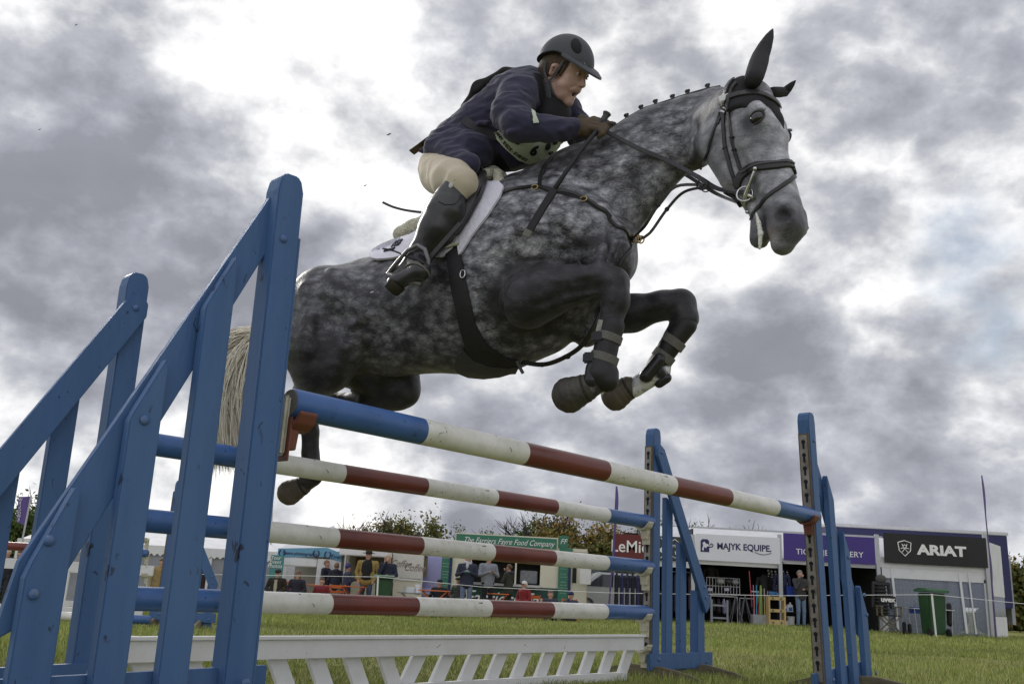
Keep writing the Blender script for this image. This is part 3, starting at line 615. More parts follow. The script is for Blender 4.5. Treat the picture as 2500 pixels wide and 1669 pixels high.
def strap_pts(P, w, th, off=.004, snap=True, sub=10, bvh=None, N0=None):
    """ribbon following 3-D points; snapped to the coat"""
    P = [np.array(p, float) for p in P]; D_ = []
    for i in range(len(P)-1):
        n_ = max(2, int(np.linalg.norm(P[i+1]-P[i])/.018))
        p0 = P[max(i-1, 0)]; p3 = P[min(i+2, len(P)-1)]
        for j in range(n_):
            u = j/n_; D_.append(.5*((2*P[i])+(P[i+1]-p0)*u+(2*p0-5*P[i]+4*P[i+1]-p3)*u*u+(-p0+3*P[i]-3*P[i+1]+p3)*u**3))
    D_.append(P[-1]); out = []; nn_ = []
    for p in D_:
        if snap:
            q = (bvh or HB).find_nearest(Vector(p)); n_ = np.array(q[1]); out.append(np.array(q[0])+n_*(off)); nn_.append(n_)
        else: out.append(p); nn_.append(np.array(N0) if N0 is not None else np.array([.3, -.95, 0.]))
    nn_ = np.array(nn_)
    for _ in range(3):
        a = nn_.copy(); a[1:-1] = (nn_[:-2]+nn_[1:-1]+nn_[2:])/3; nn_ = a/np.linalg.norm(a, axis=1)[:, None]
    return np.array(out), nn_
def ribbon(mb, out, nn_, w, th, mi=0):
    vs = []; n = len(out)
    for i in range(n):
        t_ = out[min(i+1, n-1)]-out[max(i-1, 0)]; t_ /= np.linalg.norm(t_)+1e-9; s = np.cross(t_, nn_[i]); s /= np.linalg.norm(s)+1e-9; nr = np.cross(s, t_)
        ww = w[i*len(w)//n] if hasattr(w, '__len__') else w
        for a, b_ in ((-1, -.2), (-.8, .85), (0, 1), (.8, .85), (1, -.2), (0, -.9)): vs.append(out[i]+s*a*ww/2+nr*b_*th/2)
    m = 6; fs = [(i*m+k, i*m+(k+1) % m, (i+1)*m+(k+1) % m, (i+1)*m+k) for i in range(n-1) for k in range(m)]
    fs += [tuple(range(m-1, -1, -1)), tuple((n-1)*m+k for k in range(m))]
    mb.add(vs, fs, mi)
def strap(name, pts, w, th, mat, parent, off=.005, snap=True, label=None, px=True, mirror=False, N0=None, bvh=None):
    P = [hit(*p)[0] if (px and len(p) == 2) else np.array(p) for p in pts]
    o, n_ = strap_pts(P, w, th, off, snap, N0=N0, bvh=bvh); mb = MB(); ribbon(mb, o, n_, w, th)
    if mirror: ribbon(mb, o*[1, -1, 1], n_*[1, -1, 1], w, th)
    return mb.build(name, mat, parent, smooth='a', label=label)
LEA = M('black leather', (.016, .015, .016), rough=.38, var=.3, scale=30, bump=.2, bscale=120, spec=.5)
LEAD = M('dull black strap', (.012, .012, .014), rough=.6, var=.3, scale=30, spec=.35)
BRASS = M('brass fittings', (.42, .32, .16), rough=.3, metal=1, var=.1)
STEEL = M('steel', (.55, .55, .55), rough=.22, metal=1, var=.05)
HOOFM = M('horn hoof', (.040, .036, .032), rough=.55, var=.5, scale=10, bump=.6, bscale=30, dirt=((.11, .095, .07), .7, 13))
HOOFP = M('pale hoof', (.085, .068, .05), rough=.6, var=.3, scale=14, bump=.3, bscale=40, dirt=((.07, .05, .03), .5, 16))
def hoof(a, b, ra, rb, m, label=None, tipd=None):
    """a: coronet centre, b: ground surface centre"""
    a = np.array(a); b = np.array(b); d = b-a; ln_ = np.linalg.norm(d); d /= ln_
    mb = MB(); P = [a-d*.022, a-d*.008, a+d*ln_*.1, a+d*ln_*.35, a+d*ln_*.6, a+d*ln_*.8, a+d*ln_*.93, b, b+d*.004]; r_ = [ra*.80, ra*.98, ra*1.02, (ra*.6+rb*.4), rb*.99, rb*1.0, rb*.93, rb*.72, rb*.35]
    mb.tube(P, r_, 24)
    return mb.build('hoof', m, horse, smooth='a', label=label)
HAIRB = M('dark coronet hair', (.035, .032, .03), rough=.9, var=.5, scale=60, bump=1, bscale=120)
def shoof(a, b, m):
    q = C(a, b, .01); d = q[2]-q[0]; d = d/np.linalg.norm(d); e = d+np.array([-.1, .55, .12]); e /= np.linalg.norm(e)
    v_, q_ = sdf_mesh([q], .0055, [(q[2]+e*(.35+q[3]*.62), .35, q[2]+e*(.36+q[3]*.62), .35, .004)])
    v_ = v_+(np.sin(((v_-q[0])@d)*260)*.0007)[:, None]*vnormals(v_, q_); npmesh('hoof', v_, q_, m, horse)
    MB().tube([q[0]-d*.012, q[0], q[0]+d*.008], [q[1]*.93, q[1]*1.06, q[1]*.98], 24).build('coronet_band', HAIRB, horse, smooth=True)
shoof((1343, 890, 32, -.22), (1307, 905, 42, -.22), HOOFM); shoof((1440, 890, 27, .15), (1412, 908, 34, .15), HOOFP); shoof((694, 1114, 21, .17), (665, 1129, 29, .16), HOOFP); shoof((585, 1010, 20, .26), (565, 1030, 28, .26), HOOFM)
# eyes
EYE = M('dark eye', (.006, .005, .005), rough=.06, var=0, spec=.8)
lidm = M('eyelid skin', (.028, .027, .03), rough=.4); lidt = M('pale brow skin', (.22, .22, .24), rough=.6)
pe, ne = hit(1734, 270); n0 = ne.copy(); dn = hax((1, 0, -.10)); dn = dn-n0*(dn@n0); dn /= np.linalg.norm(dn); fr = np.cross(dn, n0)
if fr@hax((0, 0, 1)) < 0: fr = -fr
for s_ in (1, -1):
    mm_ = hax((0, 1, 0)); F_ = lambda q, m=mm_, s=s_: q if s > 0 else q-2*(q@m)*m      # directions mirrored across the head
    G_ = lambda q, m=mm_, s=s_: q if s > 0 else q-2*((q-hl((0, 0, 0)))@m)*m
    mb = MB(); mb.ell(G_(pe-n0*.008), 1., 28, 20, rot=np.stack([F_(dn)*.0235, F_(fr)*.029, F_(n0)*.020], 1)); mb.build('eye', EYE, horse, smooth=True)
    for off_, rr_, m_, a0, a1 in ((.0015, .0038, lidm, 0, 2*math.pi), (.002, .0055, lidt, math.pi*.66, math.pi*1.34)):
        k_ = 1. if m_ is lidm else 1.32
        mb = MB(); mb.tube([G_(pe+n0*(off_-.010*math.sin(q)**2)+(dn*math.cos(q)*.0235+fr*math.sin(q)*.031)*k_-n0*(.004 if k_ > 1 else 0)) for q in np.linspace(a0, a1, 29)], rr_, 8, cap=k_ > 1); mb.build('eyelid' if k_ == 1 else 'brow', m_, horse, smooth=True)
# foam at the mouth
foam = M('white foam', (.75, .76, .70), rough=.3, var=.1, bump=.5, bscale=60)
fo = [(hl((.505, -.053, -.137)), .004, hl((.54, -.046, -.141)), .0075, .006), (hl((.54, -.046, -.141)), .0075, hl((.575, -.038, -.148)), .009, .006), (hl((.575, -.038, -.148)), .009, hl((.618, -.028, -.168)), .005, .006)]
v_, q_ = sdf_mesh(fo, .003); v_ = v_+np.random.default_rng(9).normal(size=v_.shape)*.0007; npmesh('mouth_foam', v_, q_, foam, horse)
# tail: many fine locks
TAILM = M('cream tail hair', (.78, .73, .62), rough=.5, var=.2, scale=25, dirt=((.40, .34, .24), .5, 6)); mb = MB(); g = np.random.default_rng(3)
root = HD(668, 735, 0); vs = []; fs = []
for i in range(6000):
    a = g.random(); sp = (g.random()*2-1); u = g.random()
    ex, ey = 476+125*u+25*g.normal()*.4, 1080-110*(1-u)*g.random()-80*u*g.random()+12*g.normal()
    mid = (512+68*u+10*g.normal(), 830+40*g.normal()*.4+20*u)
    if g.random() < .14: mid = (500+40*g.random(), 765+60*g.random()); ex, ey = 495+60*g.random(), 850+170*g.random()
    o_ = .14*g.normal()*.5
    P = [root+np.array([0, .02*g.normal(), .02*g.normal()]), HD(598+10*g.normal(), 748+26*g.random(), o_*.4), HD(*mid, o_), HD((mid[0]+ex)/2-14, (mid[1]+ey)/2+8, o_), HD(ex, ey, o_*1.2)]
    n_ = 9; pp = []
    for k in range(n_):
        q = k/(n_-1)*4; j = min(int(q), 3); f_ = q-j; p0 = P[max(j-1, 0)]; p3 = P[min(j+2, 4)]
        pp.append(.5*(2*P[j]+(P[j+1]-p0)*f_+(2*p0-5*P[j]+4*P[j+1]-p3)*f_*f_+(-p0+3*P[j]-3*P[j+1]+p3)*f_**3))
    w_ = .0028*(.5+.8*g.random()); b0 = len(vs); sd_ = g.normal(size=3); sd_ /= np.linalg.norm(sd_)
    for k, p in enumerate(pp):
        wk = w_*(1-.8*(k/(n_-1))**2); t_ = pp[min(k+1, n_-1)]-pp[max(k-1, 0)]; s_ = np.cross(t_, sd_); s_ /= np.linalg.norm(s_)+1e-9; s2 = np.cross(t_, s_); s2 /= np.linalg.norm(s2)+1e-9
        vs += [p+s_*wk, p-s_*wk*.5+s2*wk*.87, p-s_*wk*.5-s2*wk*.87]
    for k in range(n_-1):
        for m_ in range(3): fs.append((b0+k*3+m_, b0+k*3+(m_+1) % 3, b0+k*3+3+(m_+1) % 3, b0+k*3+3+m_))
npmesh('tail', vs, fs, TAILM, horse)
# mane plaits
PL = M('dark mane hair', (.02, .02, .022), rough=.6, var=.4, scale=60)
for x, y in ((1435, 265), (1469, 246), (1504, 233), (1541, 215), (1577, 205), (1623, 197), (1405, 285), (1265, 357)):
    p = HD(x, y, 0); q = HB.find_nearest(Vector(p)); c = np.array(q[0]); u = p-c; l_ = np.linalg.norm(u); u = u/l_ if l_ > .003 else np.array([0, 0, 1.]); u = (u+np.array([-.3, 0, 1]))/np.linalg.norm(u+np.array([-.3, 0, 1]))
    e = c+u*.021; mb = MB(); mb.tube([c-u*.02, c+u*.012, e], [.014, .008, .008], 8); mb.ell(e, (.011, .010, .009), 12, 8); mb.ell(e+[.006, 0, .004], .0065, 8, 6); mb.ell(e+[-.006, .003, .003], .0065, 8, 6); mb.build('mane_plait', PL, horse, smooth=True)
crest = [(1310, 335), (1360, 308), (1400, 288), (1440, 268), (1480, 248), (1520, 230), (1570, 212), (1620, 198), (1655, 190)]
mb = MB(); P = []
for x, y in crest: q = HB.find_nearest(Vector(HD(x, y, 0))); P.append(np.array(q[0]))
mb.tube(P, .011, 8); mb.build('mane', PL, horse, smooth=True)
# ---------- bonnet with ears
BON = M('dark knitted bonnet', (.022, .022, .025), rough=.9, var=.25, scale=60, bump=.4, bscale=160)
def ear(base, mid, tip, s):
    b_, m_, t_ = base, mid, tip
    pr = [(b_, .034, b_+(m_-b_)*.4, .031, .03), (b_+(m_-b_)*.4, .031, m_, .035, .02), (m_, .036, m_+(t_-m_)*.5, .027, .008), (m_+(t_-m_)*.5, .027, t_, .003, .006)]
    return pr
eb = hl((.0, -.062, -.01)); et = hloc(CAM+dray(1773, 66)*3.02/dray(1773, 66)[1]); em = hloc(CAM+dray(1745, 128)*3.0/dray(1745, 128)[1])
fb = hl((-.0, .062, -.01)); ft = hloc(CAM+dray(1826, 184)*3.02/dray(1826, 184)[1]); fm = hloc(CAM+dray(1800, 212)*3.06/dray(1800, 212)[1])
bp_ = []
for b_, m_, t_, k_ in ((eb, em, et, 1.), (fb, fm, ft, .62)):
    P = [b_-(m_-b_)*.25, b_, b_+(m_-b_)*.35, b_+(m_-b_)*.7, m_, m_+(t_-m_)*.35, m_+(t_-m_)*.7, m_+(t_-m_)*.9, t_]
    MB().tube(P, [q*k_ for q in (.030, .036, .037, .037, .034, .028, .018, .008, .0015)], 16, flat=.85).build('ear_cover', BON, horse, smooth=True)
bp_ += [HC((.03, 0, -.088), .082, (.10, 0, -.084), .096, .02, 1.06), HC((.09, -.03, -.045), .052, (.09, .03, -.045), .052, .02), HC((.10, 0, -.05), .064, (.17, 0, -.022), .040, .02, .9), HC((.16, 0, -.018), .036, (.215, 0, -.004), .014, .012, 1.0)]
bp_ += [HC((.0, -.02, -.075), .064, (.0, .02, -.075), .064, .02)]
cutb = [HC((.16, -.12, -.10), .07, (.12, -.12, -.20), .09, .01), HC((.16, .12, -.10), .07, (.12, .12, -.20), .09, .01), HC((.02, 0, -.24), .12, (.1, 0, -.24), .12, .01), HC((.215, -.085, -.04), .05, (.26, -.07, -.05), .05, .008), HC((.215, .085, -.04), .05, (.26, .07, -.05), .05, .008)]
Vb, Qb = sdf_mesh(bp_, .0065, cutb); Vb = relax(Vb, Qb, 1, .3); npmesh('ear_bonnet', Vb, Qb, BON, horse)
# ------------------------------------------------------------------ tack on the horse
def B4(x, y): return ((1600+x/2.613)/K, (50+y/2.613)/K)
br = bpy.data.objects.new('bridle', None); COL.objects.link(br); br.matrix_world = HM; tag(br, 'black leather bridle with thick noseband and steel bit on the horse head', 'bridle')
def hs(name, pts, w, m=LEA, th=.007, off=.004, **k): return strap(name, [B4(*p) for p in pts], w, th, m, br, off, **k)
Vall = np.concatenate([V, Vb]); HB2 = BVHTree.FromPolygons([Vector(v) for v in Vall], [tuple(int(i) for i in q) for q in Qf]+[tuple(int(i)+len(V) for i in q) for q in Qb])
def hit2(p): return hit(p[0], p[1], HB2)[0]
def hs2(name, pts, w, m=LEA, th=.008, off=.004, mirror=False):
    P = [hit2(B4(*p)) for p in pts]; o, n_ = strap_pts(P, w, th, off, True, bvh=HB2); mb = MB(); ribbon(mb, o, n_, w, th); return mb.build(name, m, br, smooth='a')
hs2('headpiece', [(500, 372), (462, 420), (440, 500), (432, 560)], .032)
hs2('headpiece', [(520, 400), (488, 440), (470, 510), (462, 570)], .014)
hs2('browband', [(424, 512), (470, 490), (540, 470), (620, 462), (700, 478), (760, 512), (800, 548)], .026)
o_ = hit2(B4(443, 503)); MB().box(o_+np.array([.0, -.012, 0]), (.040, .006, .026), rot=np.array(Matrix.Rotation(R(-12), 3, 'Y'))).build('name_plate', M('silver plate', (.62, .62, .62), rough=.4), br, bevel=.002)
hs('cheekpiece', [(432, 560), (436, 680), (446, 800), (470, 900), (500, 1000), (522, 1075)], .017)
hs('noseband_cheek', [(465, 570), (478, 660), (494, 760), (516, 860), (545, 955)], .015)
hs('throatlash', [(412, 590), (385, 680), (350, 780), (318, 890), (300, 985)], .011)
hs('cheek_strap', [(432, 600), (408, 640), (405, 660)], .010)
nb = hs('noseband', [(520, 1060), (545, 990), (600, 945), (680, 928), (780, 922), (870, 928), (930, 958)], .036, th=.014)
hs('noseband_edge', [(550, 975), (610, 938), (690, 918), (780, 912), (870, 917)], .008, M('noseband stitching', (.06, .06, .065), rough=.4), th=.006, off=.012)
hs('flash_strap', [(935, 980), (860, 1020), (780, 1075), (700, 1140), (650, 1200), (612, 1275)], .016, th=.006)
hs('curb_pad', [(425, 1120), (455, 1165), (500, 1210)], .035, LEAD, th=.02)
for pts in ([(425, 580), (450, 590)], [(440, 560), (480, 572)], [(434, 822), (458, 812)], [(482, 748), (506, 745)], [(496, 830), (520, 822)]):
    hs('keeper', pts, .007, STEEL if pts[0][1] < 600 else LEAD, th=.010)
for p_ in ([(641, 962), (612, 1045), (586, 1122), (556, 1200), (526, 1276)],):
    P = [hit(*B4(*p))[0]+np.array([0, -.02, 0]) for p in p_]; mb = MB(); mb.tube(P, [.004, .006, .011, .006, .004], 10); mb.ell(P[0], .0085, 10, 8); mb.ell(P[-1], .0075, 10, 8)
    c_ = hit(*B4(575, 1120))[0]+np.array([0, -.018, 0]); mb.tube([c_+np.array([.028*math.cos(q), 0, .028*math.sin(q)]) for q in np.linspace(0, 2*math.pi, 21)], .0035, 8, cap=False)
    c2 = hit(*B4(635, 1140))[0]+np.array([0, -.006, 0]); mb.tube([P[2], c2], .008, 8); mb.build('bit', STEEL, br, smooth=True)
# reins and running martingale
HNDR = HD(1385, 300, -.15); ringP = HD(1612, 424, -.20); ringL = HD(1640, 455, .16)
bitP = hit(*B4(575, 1110))[0]+np.array([0, -.02, 0])
def line(name, P, w, th, m, parent, N0=(.3, -.95, 0)):
    o, n_ = strap_pts(P, w, th, 0, False, N0=N0); mb = MB(); ribbon(mb, o, n_, w, th); return mb.build(name, m, parent, smooth='a')
REINM = M('rubber rein', (.045, .045, .05), rough=.6, var=.3, scale=80, bump=.5, bscale=200)
def hoff(x, y, o=-.02): 
    p, n_ = hit(x, y); return p-n_*0+np.array([0, o, 0])
line('rein', [HD(1378, 303, -.19), hoff(1400, 312, -.03), hoff(1470, 348, -.03), hoff(1540, 380, -.04), HD(1600, 405, -.20), HD(1640, 430, -.20), hoff(1675, 447, -.02), bitP], .021, .006, REINM, br)
line('rein', [HD(1395, 297, .06), HD(1450, 318, .20), HD(1530, 380, .20), HD(1568, 398, .19), HD(1612, 425, .17), HD(1660, 452, .15), hl((.47, .075, -.13))], .018, .005, REINM, br)
bp2 = bpy.data.objects.new('breastplate', None); COL.objects.link(bp2); bp2.matrix_world = HM; tag(bp2, 'black leather breastplate and martingale around the horse shoulders', 'breastplate')
def bs(name, pts, w, m=LEA, th=.008, off=.005, **k): return strap(name, pts, w, th, m, bp2, off, **k)
bs('shoulder_strap', [(1110, 456), (1150, 444), (1185, 434), (1235, 430), (1285, 437), (1340, 456), (1392, 492), (1425, 525), (1452, 548)], .018)
bs('shoulder_strap_pad', [(1250, 432), (1300, 441), (1360, 468), (1400, 500)], .030, LEAD, th=.006, off=.002)
bs('wither_strap', [(1237, 428), (1243, 400), (1252, 378), (1266, 362)], .018)
J = hit(1453, 548)[0]+np.array([.0, -.01, 0])
for P, w in (([J, HD(1478, 520, -.14), HD(1510, 470, -.17), HD(1550, 428, -.19), ringP], .013), ([J+np.array([.02, 0, -.01]), HD(1490, 535, -.04), HD(1530, 480, .02), HD(1570, 440, .06), HD(1625, 428, .12)], .013)):
    line('martingale_fork', P, w, .006, LEA, bp2)
    q = P[2]; MB().ell(q, (.011, .006, .011), 8, 6).build('keeper', LEAD, bp2, smooth=True)
mb = MB(); mb.tube([ringP+np.array([.022*math.cos(q), -.004, .022*math.sin(q)]) for q in np.linspace(0, 2*math.pi, 21)], .003, 8, cap=False); mb.tube([ringP+np.array([.012+.017*math.cos(q), .004, -.012+.017*math.sin(q)]) for q in np.linspace(0, 2*math.pi, 21)], .0025, 8, cap=False); mb.build('martingale_ring', LEAD, bp2, smooth=True)
mb = MB(); 
for k in range(4): c_ = J+np.array([.012*k, -.004, -.004*k]); mb.tube([c_+np.array([.013*math.cos(q), 0, .016*math.sin(q)]) for q in np.linspace(0, 2*math.pi, 15)], .0032, 6, cap=False)
mb.build('buckles', BRASS, bp2, smooth=True)
for x, y in ((1113, 452), (1340, 458), (1228, 431)):
    c_ = hit(x, y)[0]+np.array([0, -.008, 0]); mb = MB(); mb.tube([c_+np.array([.014*math.cos(q), 0, .010*math.sin(q)]) for q in np.linspace(0, 2*math.pi, 15)], .0028, 6, cap=False); mb.build('ring', BRASS, bp2, smooth=True)
bs('chest_strap', [(1453, 552), (1440, 580), (1420, 612)], .016)
line('girth_strap', [HD(1410, 640, -.02), HD(1368, 740, -.06), HD(1335, 792, -.05), HD(1290, 822, -.03), HD(1245, 836, -.02), HD(1196, 830, -.02)], .022, .008, LEA, bp2, N0=(.5, -.6, -.6))
for x, y in ((1243, 836), (1300, 818)): MB().ell(HD(x, y, -.03), (.018, .016, .010), 8, 6).build('keeper', LEAD, bp2, smooth=True)
# saddle: pad, seat, flap, girth, stirrup
def rayp(x, y, bvh=None):
    d = HMi[:3, :3]@dray(x, y); d = d/np.linalg.norm(d); r_ = (bvh or HB).ray_cast(Vector(camL), Vector(d))
    if r_[0] is not None: return np.array(r_[0]), np.array(r_[1])
    best = None
    for s_ in np.linspace(3., 5, 140):
        p = camL+d*s_; q = (bvh or HB).find_nearest(Vector(p))
        if best is None or q[3] < best[0]: best = (q[3], p, np.array(q[1]))
    return best[1], best[2]
def inpoly(x, y, P):
    c = False; j = len(P)-1
    for i in range(len(P)):
        if (P[i][1] > y) != (P[j][1] > y) and x < (P[j][0]-P[i][0])*(y-P[i][1])/(P[j][1]-P[i][1])+P[i][0]: c = not c
        j = i
    return c
def patch(poly, off, th, step=5, bvh=None, n=3):
    """a fitted sheet over the coat inside a display polygon"""
    P = [np.array(p, float) for p in poly]; B = []
    for i in range(len(P)):
        a, b = P[i], P[(i+1) % len(P)]; m = max(1, int(np.linalg.norm(b-a)/step))
        B += [a+(b-a)*k/m for k in range(m)]
    xs_ = [p[0] for p in B]; ys_ = [p[1] for p in B]; I = []
    for x in np.arange(min(xs_)+step*.6, max(xs_), step):
        for y in np.arange(min(ys_)+step*.6, max(ys_), step):
            if inpoly(x, y, B) and min((x-b[0])**2+(y-b[1])**2 for b in B) > (step*.6)**2: I.append(np.array([x, y]))
    from mathutils.geometry import delaunay_2d_cdt
    nb_ = len(B); r_ = delaunay_2d_cdt([Vector(p) for p in B+I], [(i, (i+1) % nb_) for i in range(nb_)], [], 1, 1e-4)
    co, tri = [np.array(v) for v in r_[0]], [tuple(f) for f in r_[2]]
    top, bot = [], []
    for p in co:
        q, nn = rayp(p[0], p[1], bvh); top.append(q+nn*(off+th)); bot.append(q+nn*off)
    k = len(co); cnt = {}
    for f in tri:
        for a, b in ((f[0], f[1]), (f[1], f[2]), (f[2], f[0])): cnt[(a, b)] = 1
    fs = [f for f in tri]+[tuple(i+k for i in f[::-1]) for f in tri]
    for (a, b) in cnt:
        if (b, a) not in cnt: fs.append((b, a, a+k, b+k))
    return np.array(top+bot), fs
def patch_obj(name, poly, off, th, m, parent, mirror=False, step=5, bvh=None, label=None):
    v, f = patch(poly, off, th, step, bvh); mb = MB(); mb.add(v, f)
    if mirror: mb.add(v*[1, -1, 1], [q[::-1] for q in f])
    return mb.build(name, m, parent, smooth='a', label=label)
pad_m = M('white quilted pad', (.70, .69, .78), rough=.9, var=.06, scale=40, bump=.5, bscale=60)
pad = bpy.data.objects.new('saddle_pad', None); COL.objects.link(pad); pad.matrix_world = HM; tag(pad, 'white quilted saddle pad with dark stitched letters under the saddle', 'saddle pad')
PADP = [(849, 590), (856, 580), (876, 568), (905, 556), (945, 544), (985, 520), (1010, 470), (1050, 430), (1120, 424), (1148, 423), (1158, 434), (1150, 455), (1120, 500), (1085, 545), (1064, 578), (1056, 588), (1052, 560), (1040, 575), (1018, 592), (985, 590), (940, 588), (900, 597), (870, 600), (855, 598)]
patch_obj('quilted_cloth', PADP, .006, .012, pad_m, pad, mirror=True)
def on_pad(s_, size, x, y, x2, y2, m, sh=0):
    p, n_ = rayp(x, y); q, _ = rayp(x2, y2); n_ = Vector(n_); X = Vector(q-p); X.normalize(); Y = Vector(n_).cross(X)
    text(s_, size, m, frame(Vector(p)+n_*.022, X, Y), pad, shear=sh, ext=.003)
INK = M('dark stitching', (.03, .03, .06), rough=.8)
on_pad('KB', .060, 918, 566, 950, 556, INK); on_pad('Bennett', .026, 900, 580, 930, 573, INK, .3)
sad = bpy.data.objects.new('saddle', None); COL.objects.link(sad); sad.matrix_world = HM; tag(sad, 'black leather jumping saddle with stirrups between the rider and white pad', 'saddle')
sp = [(HD(1105, 425, 0), .065, HD(1050, 452, 0), .060, .02, (0, 1, 0), .62), (HD(1050, 455, 0), .050, HD(990, 510, 0), .045, .02, (0, 1, 0), .6), (HD(1112, 412, -.03), .045, HD(1112, 412, .03), .045, .02)]
v_, q_ = sdf_mesh(sp, .012); npmesh('seat', v_, q_, LEA, sad)
FL = [(1108, 402), (1120, 412), (1124, 430), (1110, 465), (1085, 512), (1062, 545), (1040, 556), (1005, 566), (975, 560), (975, 530), (1000, 480), (1030, 440), (1070, 415)]
patch_obj('flap', FL, .028, .022, LEA, sad, mirror=True)
strap('flap_roll', [hit(x, y)[0]+hit(x, y)[1]*.055 for x, y in ((1116, 418), (1112, 445), (1095, 485), (1070, 528), (1052, 552))], .030, .03, LEA, sad, snap=False)
FLE = M('cream sheepskin', (.56, .54, .43), rough=1, var=.15, scale=40, bump=1, bscale=90)
def fleece(P, r_): 
    mb = MB(); g = np.random.default_rng(5)
    prs = [(np.array(P[i]), r_[i], np.array(P[i+1]), r_[i+1], .02) for i in range(len(P)-1)]
    v_, q_ = sdf_mesh(prs, .007); v_ = v_+g.normal(size=v_.shape)*.0016; return npmesh('sheepskin', v_, q_, FLE, sad)
fleece([HD(1118, 402, -.10), HD(1132, 398, -.05), HD(1146, 404, 0.02), HD(1160, 410, .06)], [.032, .030, .026, .015])
fleece([HD(1142, 398, -.11), HD(1144, 420, -.16), HD(1128, 448, -.22)], [.022, .022, .012])
fleece([HD(922, 538, -.06), HD(950, 526, -.08), HD(990, 510, -.10)], [.040, .042, .045])
fleece([HD(1000, 572, -.36), HD(1050, 558, -.34)], [.006, .008])
line('loose_strap', [HD(878, 464, -.1), HD(900, 474, -.1), HD(930, 482, -.1), HD(966, 487, -.1)], .012, .005, LEA, sad)
GIR = M('black girth', (.013, .013, .015), rough=.55, var=.3, scale=12, bump=.3, bscale=20)
patch_obj('girth', [(1024, 568), (1052, 560), (1062, 600), (1078, 680), (1092, 742), (1115, 785), (1150, 812), (1192, 828), (1180, 850), (1130, 852), (1090, 838), (1072, 800), (1055, 740), (1040, 670)], .004, .012, GIR, sad)
patch_obj('belly_guard', [(1050, 815), (1066, 800), (1090, 822), (1125, 835), (1165, 838), (1190, 834), (1172, 848), (1145, 856), (1110, 860), (1075, 857), (1052, 848), (1043, 834)], .010, .009, M('belly guard', (.045, .045, .05), rough=.55, var=.3, scale=14), sad)
c_ = hit(1066, 632)[0]+np.array([0, -.02, 0]); mb = MB(); mb.tube([c_+np.array([.011*math.cos(q), 0, .017*math.sin(q)]) for q in np.linspace(0, 2*math.pi, 17)], .003, 6, cap=False); mb.build('girth_ring', STEEL, sad, smooth=True)
line('loose_strap', [HD(1186, 828, -.08), HD(1192, 842, -.08), HD(1200, 856, -.08)], .014, .006, LEA, sad)
line('stirrup_leather', [HD(1056, 512, -.44), HD(1020, 552, -.45), HD(985, 592, -.45)], .022, .007, LEA, sad, N0=(.2, -.95, 0))
STI = M('grey stirrup', (.16, .16, .165), rough=.35, var=.15, metal=.4)
mb = MB(); pts = [(890, 630), (912, 600), (935, 574), (958, 562), (975, 572), (983, 596), (980, 622), (965, 652)]
mb.tube([HD(x, y, -.47+.012*abs(i-4)) for i, (x, y) in enumerate(pts)], [.011, .009, .008, .008, .009, .009, .009, .007], 8); mb.tube([HD(890, 630, -.44), HD(965, 652, -.44)], .012, 8, flat=1.0); mb.build('stirrup', STI, sad, smooth=True)
# leg boots
BT = M('black leg boot', (.014, .014, .016), rough=.5, var=.3, scale=20); BTH = M('glossy boot shell', (.02, .02, .024), rough=.25, var=.2, scale=20); GRY = M('grey boot strap', (.13, .125, .115), rough=.8, var=.3, scale=80, bump=.4, bscale=200)
v_, q_ = sdf_mesh([C((1404, 748, 29, -.222), (1390, 800, 27, -.222), .01), C((1390, 800, 27, -.222), (1376, 858, 35, -.225), .01), C((1390, 858, 30, -.222), (1392, 872, 28, -.222), .01)], .007); npmesh('leg_boot', v_, q_, BT, horse)
v_, q_ = sdf_mesh([C((1362, 845, 19, -.245), (1358, 872, 19, -.248), .01)], .006); npmesh('leg_boot', v_, q_, BTH, horse)
v_, q_ = sdf_mesh([C((1572, 745, 27, .145), (1535, 795, 24, .14), .01), C((1535, 795, 24, .14), (1508, 838, 25, .14), .01)], .007); npmesh('leg_boot', v_, q_, BT, horse)
v_, q_ = sdf_mesh([C((1512, 824, 15, .10), (1482, 862, 16, .10), .01), C((1528, 866, 13, .15), (1512, 878, 12, .15), .01)], .006); npmesh('leg_boot', v_, q_, BTH, horse)
def band(x, y, r_, o, dx, dy, m=GRY):
    a = HD(x-dx, y-dy, o); b = HD(x+dx, y+dy, o); rr = rad(x, y, r_, o); mb = MB(); mb.tube([a, a+(b-a)*.03, a+(b-a)*.97, b], [rr*.97, rr, rr, rr*.97], 20); mb.build('boot_strap', m, horse, smooth='a')
band(1397, 775, 31, -.222, 3, -9); band(1386, 822, 33.5, -.222, 3, -9); band(1545, 785, 28, .14, 6, -8); band(1522, 818, 27, .14, 6, -8)
for x, y in ((1371, 772), (1352, 820)): MB().box(HD(x, y, -.262), (.05, .02, .042)).build('boot_tab', BT, horse, bevel=.006)
for x, y in ((1376, 748), (1378, 796)): MB().box(HD(x, y, -.258), (.022, .01, .05), rot=np.array(Matrix.Rotation(R(12), 3, 'Y'))).build('boot_label', M('grey print', (.26, .26, .24), rough=.7, var=.5, scale=120), horse, bevel=.002)
